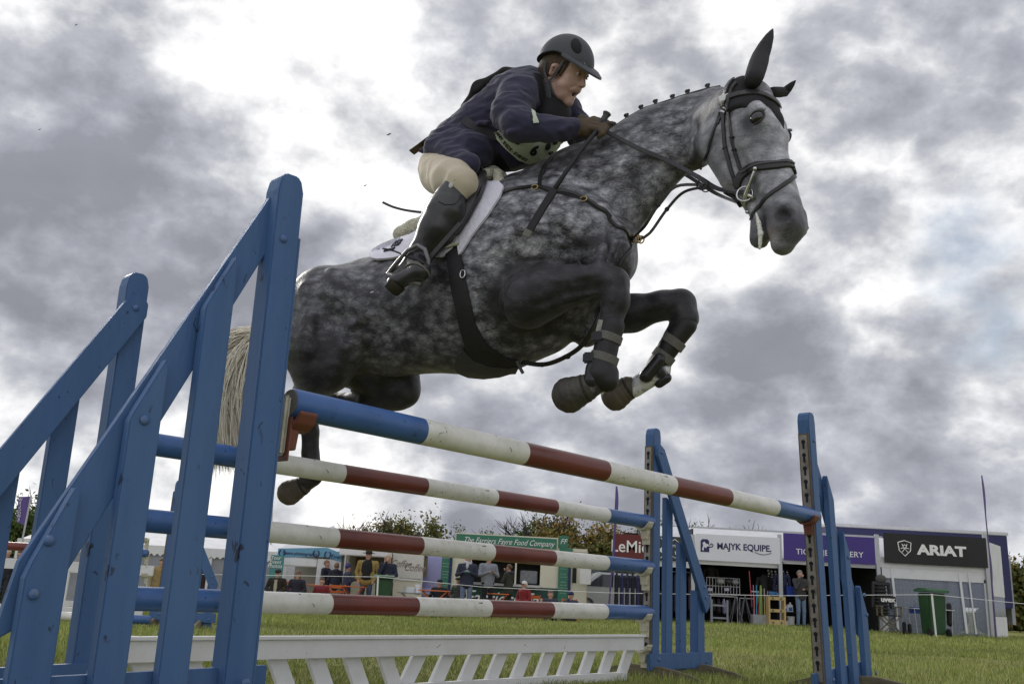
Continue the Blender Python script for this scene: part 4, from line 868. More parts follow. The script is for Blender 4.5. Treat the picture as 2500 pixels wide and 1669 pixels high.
# ------------------------------------------------------------------ rider
RR = np.array([[.75642826, .5542813, .34725858], [-.34588617, .7895861, -.50686936], [-.55513876, .26329837, .78898348]]); RT = np.array([.1661897, 3.52151528, 2.66088013]); RS = 1.0109
def rl(p): return hloc(RR@(np.array(p, float)*RS)+RT)
def rax(v): return HMi[:3, :3]@(RR@np.array(v, float))
def RC(a, ra, b, rb, k=.01, sq=None, axis=(0, 1, 0)):
    q = [rl(a), ra*RS, rl(b), rb*RS, k]
    if sq: q += [rax(axis), 1/sq]
    return tuple(q)
rider = bpy.data.objects.new('person', None); COL.objects.link(rider); rider.matrix_world = HM; tag(rider, 'rider in navy jacket, cream breeches and dark helmet crouched over the grey horse', 'person')
SKIN = M('rider skin', (.50, .325, .27), rough=.5, var=.16, scale=18, bump=.15, bscale=60, spec=.4, dirt=((.42, .20, .16), .35, 6))
hp_ = [RC((-.025, 0, .035), .092, (.02, 0, .045), .084, .02, .86), RC((.03, 0, .03), .066, (.045, 0, -.02), .062, .02, .92), RC((.03, 0, -.03), .060, (.055, 0, -.085), .040, .02, .85),
       RC((.070, 0, -.095), .022, (.078, 0, -.100), .021, .012, 1.2), RC((-.0, -.045, -.06), .022, (.05, -.035, -.088), .020, .02), RC((-.0, .045, -.06), .022, (.05, .035, -.088), .020, .02),
       RC((.058, -.042, -.012), .022, (.062, -.040, -.025), .02, .014), RC((.058, .042, -.012), .022, (.062, .040, -.025), .02, .014),
       RC((.086, -.034, .043), .011, (.094, -.010, .040), .010, .008), RC((.086, .034, .043), .011, (.094, .010, .040), .010, .008),
       RC((.097, 0, .030), .008, (.114, 0, -.008), .0115, .009), RC((.113, 0, -.011), .0115, (.106, 0, -.016), .0115, .006), RC((.045, -.045, -.045), .026, (.055, -.035, -.07), .022, .02), RC((.045, .045, -.045), .026, (.055, .035, -.07), .022, .02), RC((.102, -.013, -.015), .0085, (.100, .013, -.015), .0085, .006),
       RC((.083, -.026, -.040), .014, (.096, -.004, -.034), .012, .01), RC((.083, .026, -.040), .014, (.096, .004, -.034), .012, .01),
       RC((.088, -.018, -.047), .0065, (.099, 0, -.043), .007, .004), RC((.088, .018, -.047), .0065, (.099, 0, -.043), .007, .004), RC((.080, -.016, -.079), .0075, (.089, 0, -.080), .008, .004), RC((.080, .016, -.079), .0075, (.089, 0, -.080), .008, .004),
       RC((-.0, -.076, .012), .015, (-.004, -.078, -.022), .010, .006, 2.2), RC((-.0, .076, .012), .015, (-.004, .078, -.022), .010, .006, 2.2),
       (rl((-.04, 0, -.05)), .058, HD(1232, 222, 0), .062, .03), (HD(1232, 240, 0), .10, HD(1120, 320, 0), .085, .04), (HD(1190, 230, -.16), .05, HD(1275, 250, .16), .05, .04)]
hsb = [RC((.104, -.034, .026), .0105, (.100, -.030, .026), .0105, .006), RC((.104, .034, .026), .0105, (.100, .030, .026), .0105, .006), RC((.098, -.012, -.062), .0085, (.098, .012, -.062), .0085, .004),
       RC((.087, 0, -.062), .009, (.10, 0, -.062), .008, .004, 1.4), RC((-.0, -.092, .008), .009, (-.002, -.090, -.012), .005, .004), RC((.111, -.007, -.024), .004, (.111, -.006, -.020), .003, .002), RC((.111, .007, -.024), .004, (.111, .006, -.020), .003, .002),
       RC((.099, -.030, -.024), .003, (.089, -.038, -.040), .0025, .008)]
# keep the fine head and the coarse torso in one surface
v_, q_ = sdf_mesh(hp_, .0042, hsb); v_ = relax(v_, q_, 1, .3); npmesh('body', v_, q_, SKIN, rider)
RB = BVHTree.FromPolygons([Vector(v) for v in v_], [tuple(int(i) for i in q) for q in q_])
EW = M('eye white', (.55, .52, .48), rough=.2, var=0)
for s in (-1, 1):
    mb = MB(); mb.ell(rl((.0865, .0325*s, .026)), .0122, 16, 12); d_ = rax((1, -.15, .05)); mb.ell(rl((.0865, .0325*s, .026))+d_*.0075, .0062, 12, 10, mi=1); mb.build('eye', [EW, EYE], rider, smooth=True)
    for z_, r__ in ((.0345, .0028), (.0175, .0022)):
        mb = MB(); mb.tube([rl((.0865+.0125*math.cos(q), .0325*s+.0125*math.sin(q), z_-(.004*abs(math.sin(q)) if z_ > .026 else -.004*abs(math.sin(q))))) for q in np.linspace(-1.3, 1.3, 9)], r__, 6); mb.build('eyelid', SKIN, rider, smooth=True)
HAIR = M('brown hair', (.07, .045, .028), rough=.7, var=.4, scale=60, bump=.6, bscale=140)
for s in (-1, 1): mb = MB(); mb.tube([rl((.076, .046*s, .044)), rl((.093, .034*s, .050)), rl((.099, .016*s, .046))], [.002, .0034, .002], 6); mb.build('eyebrow', HAIR, rider, smooth=True)
v_, q_ = sdf_mesh([RC((-.03, 0, .03), .094, (.012, 0, .05), .086, .02, .88), RC((-.055, 0, -.01), .07, (-.05, 0, -.035), .06, .02), RC((.035, -.068, .035), .012, (.030, -.072, -.012), .006, .01), RC((.035, .068, .035), .012, (.030, .072, -.012), .006, .01)], .006, [RC((.11, 0, .0), .07, (.11, 0, -.1), .07, .01, 1.6)]); npmesh('hair', v_, q_, HAIR, rider)
MOU = M('open mouth', (.05, .015, .013), rough=.4); MB().ell(rl((.082, 0, -.062)), (.010, .016, .008), 12, 8, rot=HMi[:3, :3]@RR).build('mouth', MOU, rider, smooth=True)
# helmet
HEL = M('charcoal helmet shell', (.045, .048, .056), rough=.5, var=.08, scale=10, bump=.06, bscale=200); HELD = M('dark helmet vent', (.012, .012, .014), rough=.8, bump=.6, bscale=200)
def helm(th, ph, e=0):
    c0 = np.array([-.012, 0, .040]); a = np.array([.133, .104, .128])+e
    return c0+a*np.array([math.cos(th)*math.cos(ph), math.sin(th)*math.cos(ph), math.sin(ph)])
mb = MB(); nT, nP = 48, 14; vs = []
rim = lambda th: R(6)+R(-24)*max(0, -math.cos(th))**1.2+R(8)*math.sin(th)**2+R(2)*max(0, math.cos(th))
for e in (0, -.010):
    for j in range(nP+1):
        for i in range(nT):
            th = 2*math.pi*i/nT; ph = rim(th)+(math.pi/2-rim(th))*j/nP; vs.append(rl(helm(th, ph, e)))
fs = []
for k in (0, 1):
    o_ = k*(nP+1)*nT
    for j in range(nP):
        for i in range(nT): fs.append((o_+j*nT+i, o_+j*nT+(i+1) % nT, o_+(j+1)*nT+(i+1) % nT, o_+(j+1)*nT+i))
for i in range(nT): fs.append((i, (i+1) % nT, (nP+1)*nT+(i+1) % nT, (nP+1)*nT+i))
mb.add(vs, fs); shell = mb.build('helmet', HEL, rider, smooth='a')
mb = MB(); vs = []; m_ = 21
for i in range(m_):
    th = R(-78)+R(156)*i/(m_-1); b0 = helm(th, rim(th)+.07); b1 = helm(th, rim(th)-.01); ext = .052*math.cos(th*1.12)**.7 if abs(th*1.12) < math.pi/2 else 0
    o_ = np.array([math.cos(th*.75), math.sin(th*.75)*.9, -.30])*ext
    vs += [rl(b0), rl(b0+o_*.6+[0, 0, .002]), rl(b1+o_+[0, 0, .004]), rl(b1+o_+[0, 0, -.004]), rl(b1*.985+[0, 0, -.004])]
fs = [(i*5+k, i*5+(k+1) % 5, (i+1)*5+(k+1) % 5, (i+1)*5+k) for i in range(m_-1) for k in range(5)]+[tuple(range(4, -1, -1)), tuple((m_-1)*5+k for k in range(5))]
mb.add(vs, fs); mb.build('helmet_peak', HEL, rider, smooth='a')
mb = MB(); vs = []; cth, cph = R(-56), R(44)
for rr_, e in ((1, .001), (.93, .004), (.0, .003)):
    for k in range(28):
        q = 2*math.pi*k/28; u, w_ = math.cos(q)*R(20)*rr_, math.sin(q)*R(13)*rr_; vs.append(rl(helm(cth+(w_*.9+u*.35)*1.25, cph-u*.85+w_*.25, e)))
fs = [(k, (k+1) % 28, 28+(k+1) % 28, 28+k) for k in range(28)]+[(28+k, 28+(k+1) % 28, 56+(k+1) % 28, 56+k) for k in range(28)]; mb.add(vs, fs); mb.build('helmet_vent', HELD, rider, smooth=True)
mb = MB(); mb.tube([rl(helm(R(q), rim(R(q))+.01, .0015)) for q in np.linspace(0, 360, 61)], .0035, 6, cap=False); mb.build('helmet_trim', HELD, rider, smooth=True)
mb = MB(); mb.tube([rl(helm(R(-28), R(16), .001)), rl(helm(R(-22), R(13), .001)), rl(helm(R(-14), R(11), .001))], .004, 6, flat=.5); mb.build('helmet_badge', M('silver badge', (.5, .5, .5), rough=.3, metal=.6), rider)
STR = M('grey webbing', (.07, .072, .08), rough=.7, var=.2, scale=80, bump=.4, bscale=200)
def rstrap(P, w=.012): line('chin_strap', [rl(p) for p in P], w, .004, STR, rider, N0=rax((.0, -1, 0)))
rstrap([(.028, -.088, .05), (.022, -.086, .01), (.008, -.082, -.035), (-.006, -.078, -.052)]); rstrap([(-.055, -.088, .02), (-.045, -.085, -.02), (-.018, -.08, -.05), (-.006, -.078, -.054)]); rstrap([(-.006, -.078, -.05), (.02, -.066, -.085), (.045, -.04, -.122), (.05, 0, -.132)], .014)
# jacket
NAVY = M('navy jacket cloth', (.032, .031, .062), rough=.85, var=.2, scale=14, bump=1.0, bscale=9, sheen=.2, spec=.2)
BLK = M('black vest', (.010, .010, .011), rough=.75, var=.3, scale=18, bump=.3, bscale=30, spec=.3)
wr = (lambda a, b, r_, k=.012: (a, r_, b, r_*.8, k))
jp = [C((1048, 335, 56, 0), (1125, 300, 70, 0), .05, 1.2), C((1125, 300, 70, 0), (1195, 248, 76, 0), .05, 1.2), C((1195, 248, 76, 0), (1222, 225, 62, 0), .05, 1.2), C((1135, 335, 60, 0), (1190, 330, 50, 0), .05, 1.2), C((1190, 330, 52, 0), (1250, 285, 50, .03), .05),
      C((1200, 215, 42, -.14), (1285, 248, 42, .15), .04),
      C((1186, 218, 43, -.185), (1172, 262, 44, -.235), .03), C((1172, 258, 42, -.235), (1186, 288, 36, -.285), .025), C((1186, 288, 36, -.285), (1250, 297, 30, -.25), .015), C((1250, 297, 30, -.25), (1318, 296, 23, -.17), .015),
      C((1292, 258, 40, .19), (1330, 300, 34, .22), .03), C((1330, 305, 33, .22), (1385, 300, 24, .10), .02),
      C((1030, 342, 52, -.07), (1080, 350, 50, -.13), .03), C((1030, 342, 50, .07), (1080, 350, 50, .13), .03), C((1000, 338, 26, -.15), (1075, 378, 26, -.25), .03), C((1000, 338, 26, .15), (1075, 378, 26, .25), .03),
      C((1000, 340, 22, -.06), (968, 346, 5, -.08), .02), C((1000, 340, 22, .06), (966, 344, 5, .08), .02), C((1012, 352, 22, -.14), (985, 350, 8, -.15), .02)]
# creases in the cloth
jc = [C((1160, 290, 5, -.325), (1210, 272, 4, -.30), .012), C((1168, 304, 5, -.34), (1222, 284, 4, -.31), .012), C((1158, 275, 4, -.32), (1205, 262, 4, -.29), .012), C((1285, 300, 4, -.255), (1310, 290, 4, -.225), .01), C((1060, 290, 5, -.17), (1120, 282, 5, -.19), .014), C((1130, 270, 5, -.2), (1150, 240, 5, -.2), .012)]
v_, q_ = sdf_mesh(jp+jc, .008); v_ = relax(v_, q_, 1, .3); v_ = crumple(v_, q_, .008, (12, 9, 24), 2); npmesh('jacket', v_, q_, NAVY, rider)
JB = BVHTree.FromPolygons([Vector(v) for v in v_], [tuple(int(i) for i in q) for q in q_])
LIN = M('tan lining', (.10, .07, .04), rough=.8)
for s_ in (-1, 1): line('jacket_tail', [HD(1020, 300, .06*s_), HD(988, 318, .06*s_), HD(965, 335, .06*s_), HD(944, 350, .06*s_)], .055, .010, LIN if s_ < 0 else NAVY, rider, N0=(-.3, -.1, .95))
v_, q_ = sdf_mesh([C((1082, 262, 20, 0), (1115, 222, 22, 0), .03, 2.2), C((1115, 222, 22, 0), (1172, 186, 20, 0), .03, 2.4), C((1172, 186, 20, 0), (1225, 186, 26, 0), .02, 2.0), C((1250, 210, 30, -.04), (1268, 262, 38, -.02), .03, 1.2), C((1268, 262, 38, 0), (1262, 290, 40, 0), .03, 1.2), C((1240, 200, 36, 0), (1262, 230, 34, 0), .03), C((1160, 352, 40, 0), (1215, 330, 42, 0), .03, 1.3), C((1215, 330, 42, 0), (1262, 290, 40, 0), .03, 1.3)], .009); npmesh('body_protector', v_, q_, BLK, rider)
VB = BVHTree.FromPolygons([Vector(v) for v in v_], [tuple(int(i) for i in q) for q in q_])
def jstrap(name, pts, w, m, off=.004): 
    P = [rayp(x, y, JB)[0] for x, y in pts]; o, n_ = strap_pts(P, w, .006, off, True, bvh=JB); mb = MB(); ribbon(mb, o, n_, w, .008); return mb.build(name, m, rider, smooth='a')
jstrap('vest_belt', [(1064, 275), (1085, 290), (1115, 304), (1142, 316)], .040, M('vest belt', (.028, .026, .034), rough=.7))
jstrap('vest_strap', [(1232, 172), (1240, 200), (1248, 235), (1254, 262)], .045, BLK)
COLR = M('grey collar', (.05, .052, .058), rough=.7); line('collar', [rl((-.02, -.075, -.075)), rl((.012, -.078, -.115)), rl((.03, -.06, -.165))], .05, .012, COLR, rider, N0=rax((.1, -1, 0)))
mb = MB(); mb.prism([(0, 0), (.045, .02), (.015, -.05)], 1, -.002, .002); mb.v = [np.concatenate(mb.v)@np.array(Matrix.Rotation(R(10), 3, 'Y'))+rl((.045, -.03, -.165))]; mb.build('shirt_collar', M('white shirt', (.6, .6, .6), rough=.8), rider)
# number bib
BIBM = M('pale bib', (.46, .52, .40), rough=.55, var=.08, scale=6, bump=.2, bscale=20)
CB = BVHTree.FromPolygons([Vector(v) for v in np.concatenate([np.array([x.co for x in rider.children[-1].data.vertices])*0+0])[:0]] or [Vector((0, 0, 0)), Vector((1, 0, 0)), Vector((0, 1, 0))], [(0, 1, 2)])
def joinb(*obs):
    vs, fs = [], []
    for o in obs: k = len(vs); vs += [v.co.copy() for v in o.data.vertices]; fs += [tuple(i+k for i in p.vertices) for p in o.data.polygons]
    return BVHTree.FromPolygons(vs, fs)
jk = [o for o in rider.children if o.name.startswith(('jacket', 'body_protector')) and 'tail' not in o.name]
# bib sits on the trunk below the sleeve: trunk-only surface
v_, q_ = sdf_mesh([p for p in jp[:6]]+[C((1160, 352, 40, 0), (1215, 330, 42, 0), .03, 1.3), C((1215, 330, 42, 0), (1262, 290, 40, 0), .03, 1.3)], .012)
TB = BVHTree.FromPolygons([Vector(v) for v in v_], [tuple(int(i) for i in q) for q in q_])
patch_obj('number_bib', [(1136, 306), (1150, 300), (1190, 296), (1250, 290), (1290, 300), (1278, 330), (1262, 350), (1235, 364), (1212, 370), (1190, 362), (1160, 338), (1143, 322)], .016, .004, BIBM, rider, bvh=TB, step=6)
patch_obj('bib_strap', [(1218, 256), (1228, 262), (1236, 284), (1224, 284)], .008, .004, BIBM, rider, bvh=joinb(*jk))
INKB = M('black print', (.012, .012, .014), rough=.7)
def bibtext(s_, size, x, y, x2, y2, bold=.0):
    p, n_ = rayp(x, y, TB); q, _ = rayp(x2, y2, TB); n_ = Vector(n_); X = Vector(q-p).normalized(); Y = n_.cross(X)
    text(s_, size, INKB, frame(Vector(p)+n_*.0225, X, Y), rider, ext=.0015, bold=bold)
for i, ch in enumerate('WWW.BEDE-EVENTS'):
    u = i/14; x = 1143+62*u; y = 309+51*u+6*math.sin(u*3.1)
    bibtext(ch, .022, x, y, x+8, y+7)
bibtext('3', .060, 1192, 322, 1206, 331, .003); bibtext('6', .066, 1222, 342, 1236, 348, .003); bibtext('6', .06, 1252, 330, 1264, 334, .003); bibtext('S', .05, 1270, 318, 1282, 321, .003)
# breeches
BRE = M('cream breeches', (.50, .44, .34), rough=.8, var=.08, scale=10, bump=.3, bscale=14)
def leg(s):
    return [C((1012, 398, 50, -.13*s), (1040, 415, 46, -.28*s), .03), C((1040, 415, 46, -.28*s), (1060, 418, 36, -.365*s), .03), C((1000, 380, 38, -.10*s), (1030, 350, 40, -.06*s), .03), C((1058, 420, 34, -.365*s), (1030, 470, 30, -.36*s), .02)]
cr_ = [C((972, 372, 2.5, -.15), (1010, 362, 2, -.21), .008)]
v_, q_ = sdf_mesh(leg(1)+leg(-1)+cr_+[C((1010, 380, 40, -.1), (1010, 380, 40, .1), .03)], .009); v_ = crumple(v_, q_, .003, (12, 8, 14), 5); npmesh('breeches', v_, q_, BRE, rider)
BOOT = M('black riding boot', (.017, .018, .021), rough=.33, var=.25, scale=8, bump=.25, bscale=14, spec=.55, dirt=((.05, .05, .05), .4, 12))
def boot(s):
    o = -s
    pr = [C((1040, 428, 22, .385*o), (1034, 455, 34, .375*o), .02), C((1034, 455, 36, .37*o), (1026, 485, 46, .37*o), .02), C((1026, 485, 46, .37*o), (1004, 525, 43, .375*o), .02), C((1004, 525, 43, .375*o), (968, 578, 29, .38*o), .02), C((968, 578, 28, .38*o), (955, 598, 27, .38*o), .015),
          C((955, 600, 27, .385*o), (915, 640, 21, .41*o), .012), C((953, 602, 26, .40*o), (964, 618, 23, .45*o), .012), C((908, 650, 21, .43*o), (935, 634, 17, .44*o), .008), C((935, 634, 17, .44*o), (966, 622, 22, .46*o), .012)]
    v_, q_ = sdf_mesh(pr, .007); v_ = crumple(v_, q_, .0018, (8, 8, 16), 3); ob = npmesh('riding_boot', v_, q_, BOOT, rider); return v_, q_
bv, bq = boot(1); boot(-1)
BB = BVHTree.FromPolygons([Vector(v) for v in bv], [tuple(int(i) for i in q) for q in bq])
def bootstrap(name, pts, w, m, off=.003):
    P = [rayp(x, y, BB)[0] for x, y in pts]; o, n_ = strap_pts(P, w, .006, off, True, bvh=BB); mb = MB(); ribbon(mb, o, n_, w, .006); return mb.build(name, m, rider, smooth='a')
SOLE = M('boot sole', (.03, .026, .018), rough=.8, var=.4, scale=20)
bootstrap('boot_heel', [(893, 648), (905, 660), (918, 668)], .05, SOLE, .006); bootstrap('boot_welt', [(930, 612), (950, 604), (970, 612), (984, 632)], .010, M('boot welt', (.11, .10, .08), rough=.6)); bootstrap('spur_strap', [(940, 590), (958, 596), (972, 606)], .012, LEAD)
line('spur', [HD(878, 570, -.42), HD(905, 576, -.43), HD(932, 588, -.43)], .007, .006, LEAD, rider)
q0 = rayp(1034, 426, BB); MB().ell(q0[0]+q0[1]*.002, (.010, .004, .013), 12, 8).build('boot_badge', M('pale badge', (.45, .45, .42), rough=.4), rider, smooth=True)
bootstrap('boot_seam', [(1006, 462), (1022, 470), (1044, 468), (1056, 452)], .003, LEAD, .001)
# gloves, five fingers each, closed on rein and whip
GLV = M('brown glove', (.075, .052, .030), rough=.75, var=.3, scale=30, bump=.4, bscale=60)
def glove(pts, label=None):
    v_, q_ = sdf_mesh(pts, .0042); return npmesh('glove', v_, q_, GLV, rider, label=label)
gp_ = [C((1316, 298, 20, -.168), (1342, 293, 21, -.155), .012), C((1342, 293, 21, -.155), (1356, 287, 17, -.145), .01), C((1348, 298, 18, -.165), (1358, 296, 13, -.155), .01)]
for i, (o_, dx, dy, r_) in enumerate(((-.125, 2, -2, 8.0), (-.145, 4, 2, 8.4), (-.165, 2, 7, 8.0), (-.183, -3, 13, 7.0))):
    k = [(1358+dx, 281+dy, r_+1.2, o_), (1377+dx, 283+dy, r_, o_-.004), (1386+dx, 294+dy, r_-.6, o_-.008), (1377+dx, 303+dy*.8, r_-1.4, o_-.002)]
    gp_ += [C(k[j], k[j+1], .003) for j in range(3)]
gp_ += [C((1340, 284, 11, -.13), (1362, 276, 9.5, -.115), .006), C((1362, 276, 9.5, -.115), (1378, 279, 8, -.118), .004)]
gp_ += [C((1322, 285, 7, -.15), (1338, 262+10, 8, -.15), .004, .4), C((1330, 282, 7, -.152), (1333, 270, 9, -.15), .004, .4)]
glove(gp_)
gl_ = [C((1385, 298, 15, .09), (1397, 294, 14, .07), .012)]
for i in range(4): 
    dy = i*5-6; k = [(1398, 290+dy, 6.5, .06+i*.004), (1409, 292+dy, 6, .05+i*.004), (1412, 299+dy, 5.5, .045), (1405, 303+dy, 5, .05)]
    gl_ += [C(k[j], k[j+1], .003) for j in range(3)]
gl_ += [C((1392, 288, 7, .06), (1404, 284, 6, .05), .004)]
glove(gl_)
whip = bpy.data.objects.new('riding_whip', None); COL.objects.link(whip); whip.matrix_world = HM; tag(whip, 'black riding whip held in the rider right hand across the horse shoulder', 'whip')
WP = [HD(1383, 276, -.15), HD(1368, 302, -.19), HD(1340, 335, -.26), HD(1300, 392, -.33), HD(1268, 440, -.37)]
MB().tube(WP, [.009, .010, .0085, .009, .010], 10).build('shaft', LEAD, whip, smooth=True)
mb = MB(); mb.tube([HD(1392, 263, -.145), HD(1380, 281, -.15), HD(1374, 292, -.17)], [.014, .013, .011], 12); mb.build('grip', M('rubber grip', (.05, .05, .052), rough=.6), whip, smooth='a')
a_ = HD(1394, 258, -.145); b_ = HD(1390, 265, -.145); MB().tube([a_, a_+(b_-a_)*.3, b_], [.014, .019, .015], 14).build('cap', M('rubber grip'), whip, smooth='a') if False else MB().tube([a_, a_+(b_-a_)*.3, b_], [.014, .019, .015], 14).build('cap', MATS['rubber grip'], whip, smooth='a')
line('flap', [HD(1272, 434, -.375), HD(1240, 485, -.39), HD(1212, 532, -.40)], .034, .012, LEAD, whip, N0=(.2, -.97, .1)); line('flap_tip', [HD(1214, 528, -.40), HD(1206, 542, -.40)], .036, .013, M('grey tip', (.14, .14, .12), rough=.7), whip, N0=(.2, -.97, .1))
# ------------------------------------------------------------------ background
def xz(x, y, Y): p = atY(x, y, Y); return p[0], p[2]
def RB4(x0, y0, x1, y1, Y):
    """photo rectangle -> world x0, x1, z bottom, z top at depth Y"""
    a = atY(x0, (y0+y1)/2, Y)[0]; b = atY(x1, (y0+y1)/2, Y)[0]; return a, b, atY((x0+x1)/2, y1, Y)[2], atY((x0+x1)/2, y0, Y)[2]
def panel(name, r, Y, th, m, parent, bevel=0, dy=0, **k):
    a, b, z0, z1 = r; o = np.array(parent.matrix_world.translation)
    return MB().box(np.array([(a+b)/2, Y+dy, (z0+z1)/2])-o, (abs(b-a), th, abs(z1-z0))).build(name, m, parent, bevel=bevel, **k)
def face_text(s, size, m, r, Y, parent, fx=.5, fz=.5, **k):
    a, b, z0, z1 = r; o = Vector(parent.matrix_world.translation)
    return text(s, size, m, Matrix.Translation(Vector((a+(b-a)*fx, Y, z0+(z1-z0)*fz))-o) @ Matrix.Rotation(R(90), 4, 'X'), parent, **k)
PLW = M('white tent fabric', (.72, .72, .74), rough=.7, var=.08, scale=3, bump=.4, bscale=3.5, dirt=((.5, .5, .5), .35, 2))
ALU = M('grey aluminium', (.42, .43, .45), rough=.4, var=.1, metal=.5)
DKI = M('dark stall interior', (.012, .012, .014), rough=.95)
CRM = M('cream bodywork', (.66, .63, .50), rough=.45, var=.05, scale=3, dirt=((.45, .42, .32), .3, 3))
GRN = M('green sign paint', (.035, .17, .11), rough=.5, var=.08); DGR = M('dark green skirt', (.012, .055, .045), rough=.5)
TXW = M('white lettering', (.8, .8, .78), rough=.6); NVY = M('navy lettering', (.03, .025, .10), rough=.6)
CLRP = M('clear plastic window', (.30, .34, .42), rough=.12, alpha=.42, spec=.6)
def solid(name, label, cat, px, Y, py=1500, group=None): return empty(name, gnd(px, Y, py), label, cat, group)
# --- trade stalls on the right
YS = 28.
st = solid('trade_stall', 'long row of white trade stalls with banners and dark open fronts', 'stall', 1900, YS)
for x in (1692, 1906, 2146, 2413):
    a, b, z0, z1 = RB4(x-5, 1304, x+4, 1530, YS-.1); z0 = float(gz(a, YS)); panel('stall_post', (a, b, z0, z1), YS-.1, .08, ALU, st)
panel('header_rail', RB4(1692, 1303, 2413, 1307, YS-.1), YS-.1, .05, ALU, st)
for x0, x1 in ((1500, 1690), (1697, 1904), (1912, 2142), (2150, 2412)): panel('valance', RB4(x0, 1366, x1, 1381, YS), YS, .05, PLW, st)
a, b, z0, z1 = RB4(1600, 1300, 2440, 1530, YS+4.2); o = np.array(st.matrix_world.translation)
zg = float(gz(8, 30)); zt_ = atY(2000, 1306, YS)[2]
xa, xb = atY(1600, 1450, YS)[0], atY(2413, 1450, YS)[0]
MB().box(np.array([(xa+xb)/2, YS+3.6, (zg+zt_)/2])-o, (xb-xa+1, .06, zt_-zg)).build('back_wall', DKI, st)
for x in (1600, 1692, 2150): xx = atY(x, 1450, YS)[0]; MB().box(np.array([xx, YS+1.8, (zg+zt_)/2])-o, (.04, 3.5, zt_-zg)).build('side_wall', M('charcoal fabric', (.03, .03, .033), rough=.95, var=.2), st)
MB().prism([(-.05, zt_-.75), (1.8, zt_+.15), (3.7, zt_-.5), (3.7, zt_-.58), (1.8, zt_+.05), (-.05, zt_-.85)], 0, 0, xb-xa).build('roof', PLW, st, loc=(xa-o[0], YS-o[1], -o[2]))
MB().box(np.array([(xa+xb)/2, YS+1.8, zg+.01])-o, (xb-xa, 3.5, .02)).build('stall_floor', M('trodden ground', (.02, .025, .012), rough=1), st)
# end stall with clear front
wf = (2152, 1378, 2423, 1556); a, b, z0, z1 = RB4(*wf, YS); z0 = float(gz(b, YS))
mb = MB(); c = lambda x0, y0, x1, y1: RB4(x0, y0, x1, y1, YS)
for q in ((2152, 1378, 2423, 1416), (2152, 1416, 2166, 1555), (2406, 1416, 2423, 1556)):
    r4 = list(c(*q)); 
    if q[3] > 1500: r4[2] = z0
    mb.box(np.array([(r4[0]+r4[1])/2, YS-.02, (r4[2]+r4[3])/2])-o, (r4[1]-r4[0], .03, r4[3]-r4[2]))
mb.build('front_sheet', PLW, st)
r4 = list(c(2166, 1416, 2406, 1555)); r4[2] = z0; panel('clear_window', r4, YS, .006, CLRP, st)
mb = MB(); 
for i in range(26): mb.box(np.array([r4[0]+.08+i*(r4[1]-r4[0]-.1)/25, YS+.5, z0+.9])-o, (.012, .012, 1.7))
for i in range(12): mb.box(np.array([(r4[0]+r4[1])/2, YS+.51, z0+.12+i*.15])-o, (r4[1]-r4[0], .010, .010))
mb.build('wire_grid', M('wire grid', (.5, .5, .52), rough=.4), st)
for x, w_ in ((2184, .07), (2350, .07), (2372, .04)): xx = atY(x, 1480, YS)[0]; MB().box(np.array([xx, YS-.05, z0+.95])-o, (w_, .03, 1.75), rot=np.array(Matrix.Rotation(R(-3), 3, 'Y'))).build('window_strap', PLW, st)
rz_ = np.array(Matrix.Rotation(R(-38), 3, 'Z')); MB().box(np.array([b+.62, YS+.8, z0+2.0])-o, (.04, 2.0, 1.6), rot=rz_).build('end_sheet', PLW, st); MB().box(np.array([b+.62, YS+.8, z0+.3])-o, (.04, 2.0, .6), rot=rz_).build('end_sheet', PLW, st)
MB().box(np.array([b+.62, YS+.8, z0+.9])-o, (.012, 2.0, .6), rot=rz_).build('end_window', CLRP, st)
def banner(label, rect, m, Y=YS-.16, tilt=0):
    r = RB4(*rect, Y); e = empty('banner', ((r[0]+r[1])/2, Y, r[2]), label, 'banner', 'name banners over the stalls')
    panel('banner_sheet', r, Y, .02, m, e, bevel=.004); return e, r
RED = M('dark red banner', (.13, .02, .02), rough=.55, var=.12, scale=3, bump=.3, bscale=4); CHR = M('charcoal banner', (.045, .045, .05), rough=.6, var=.1); BKB = M('black banner', (.012, .012, .013), rough=.5, var=.2, scale=3, bump=.4, bscale=5)
WBN = M('white banner', (.70, .70, .76), rough=.6, var=.05, scale=3, bump=.3, bscale=4); PUR = M('purple banner', (.055, .03, .21), rough=.5, var=.12, scale=3, bump=.4, bscale=4)
e, r = banner('dark red and charcoal banner lettered LeMieux beside the purple pole flag', (1500, 1306, 1668, 1364), RED)
a, b, z0, z1 = r; MB().box((b-(a+b)/2-.36, -.0135, (z1-z0)/2), (.72, .008, (z1-z0)*.99)).build('grey_end', CHR, e)
face_text('LeMieux', .50, TXW, r, YS-.175, e, .335, .46, ext=.004, sx=.95, bold=.004)
mb = MB(); mb.tube([(b-(a+b)/2-.70+.10*math.cos(q), -.022, (z1-z0)/2+.30*math.sin(q)) for q in np.linspace(-1.5, 1.5, 15)], .012, 6); cx_ = b-(a+b)/2-.26
mb.tube([(cx_+.2*u, -.022, (z1-z0)/2+.28*v) for u, v in ((0, 1), (.7, .6), (1, 0), (.7, -.6), (0, -1), (-.7, -.6), (-1, 0), (-.7, .6), (0, 1))], .010, 6); mb.build('emblem', TXW, e)
face_text('LeMieux', .12, TXW, r, YS-.185, e, .885, .60, ext=.003); face_text('v', .22, TXW, r, YS-.185, e, .885, .34, ext=.003, shear=.3)
e, r = banner('white banner lettered MAJYK EQUIPE in navy with a horse emblem', (1698, 1307, 1904, 1371), WBN)
face_text('MAJYK EQUIPE.', .265, NVY, r, YS-.175, e, .575, .56, ext=.004, sx=.93, bold=.006)
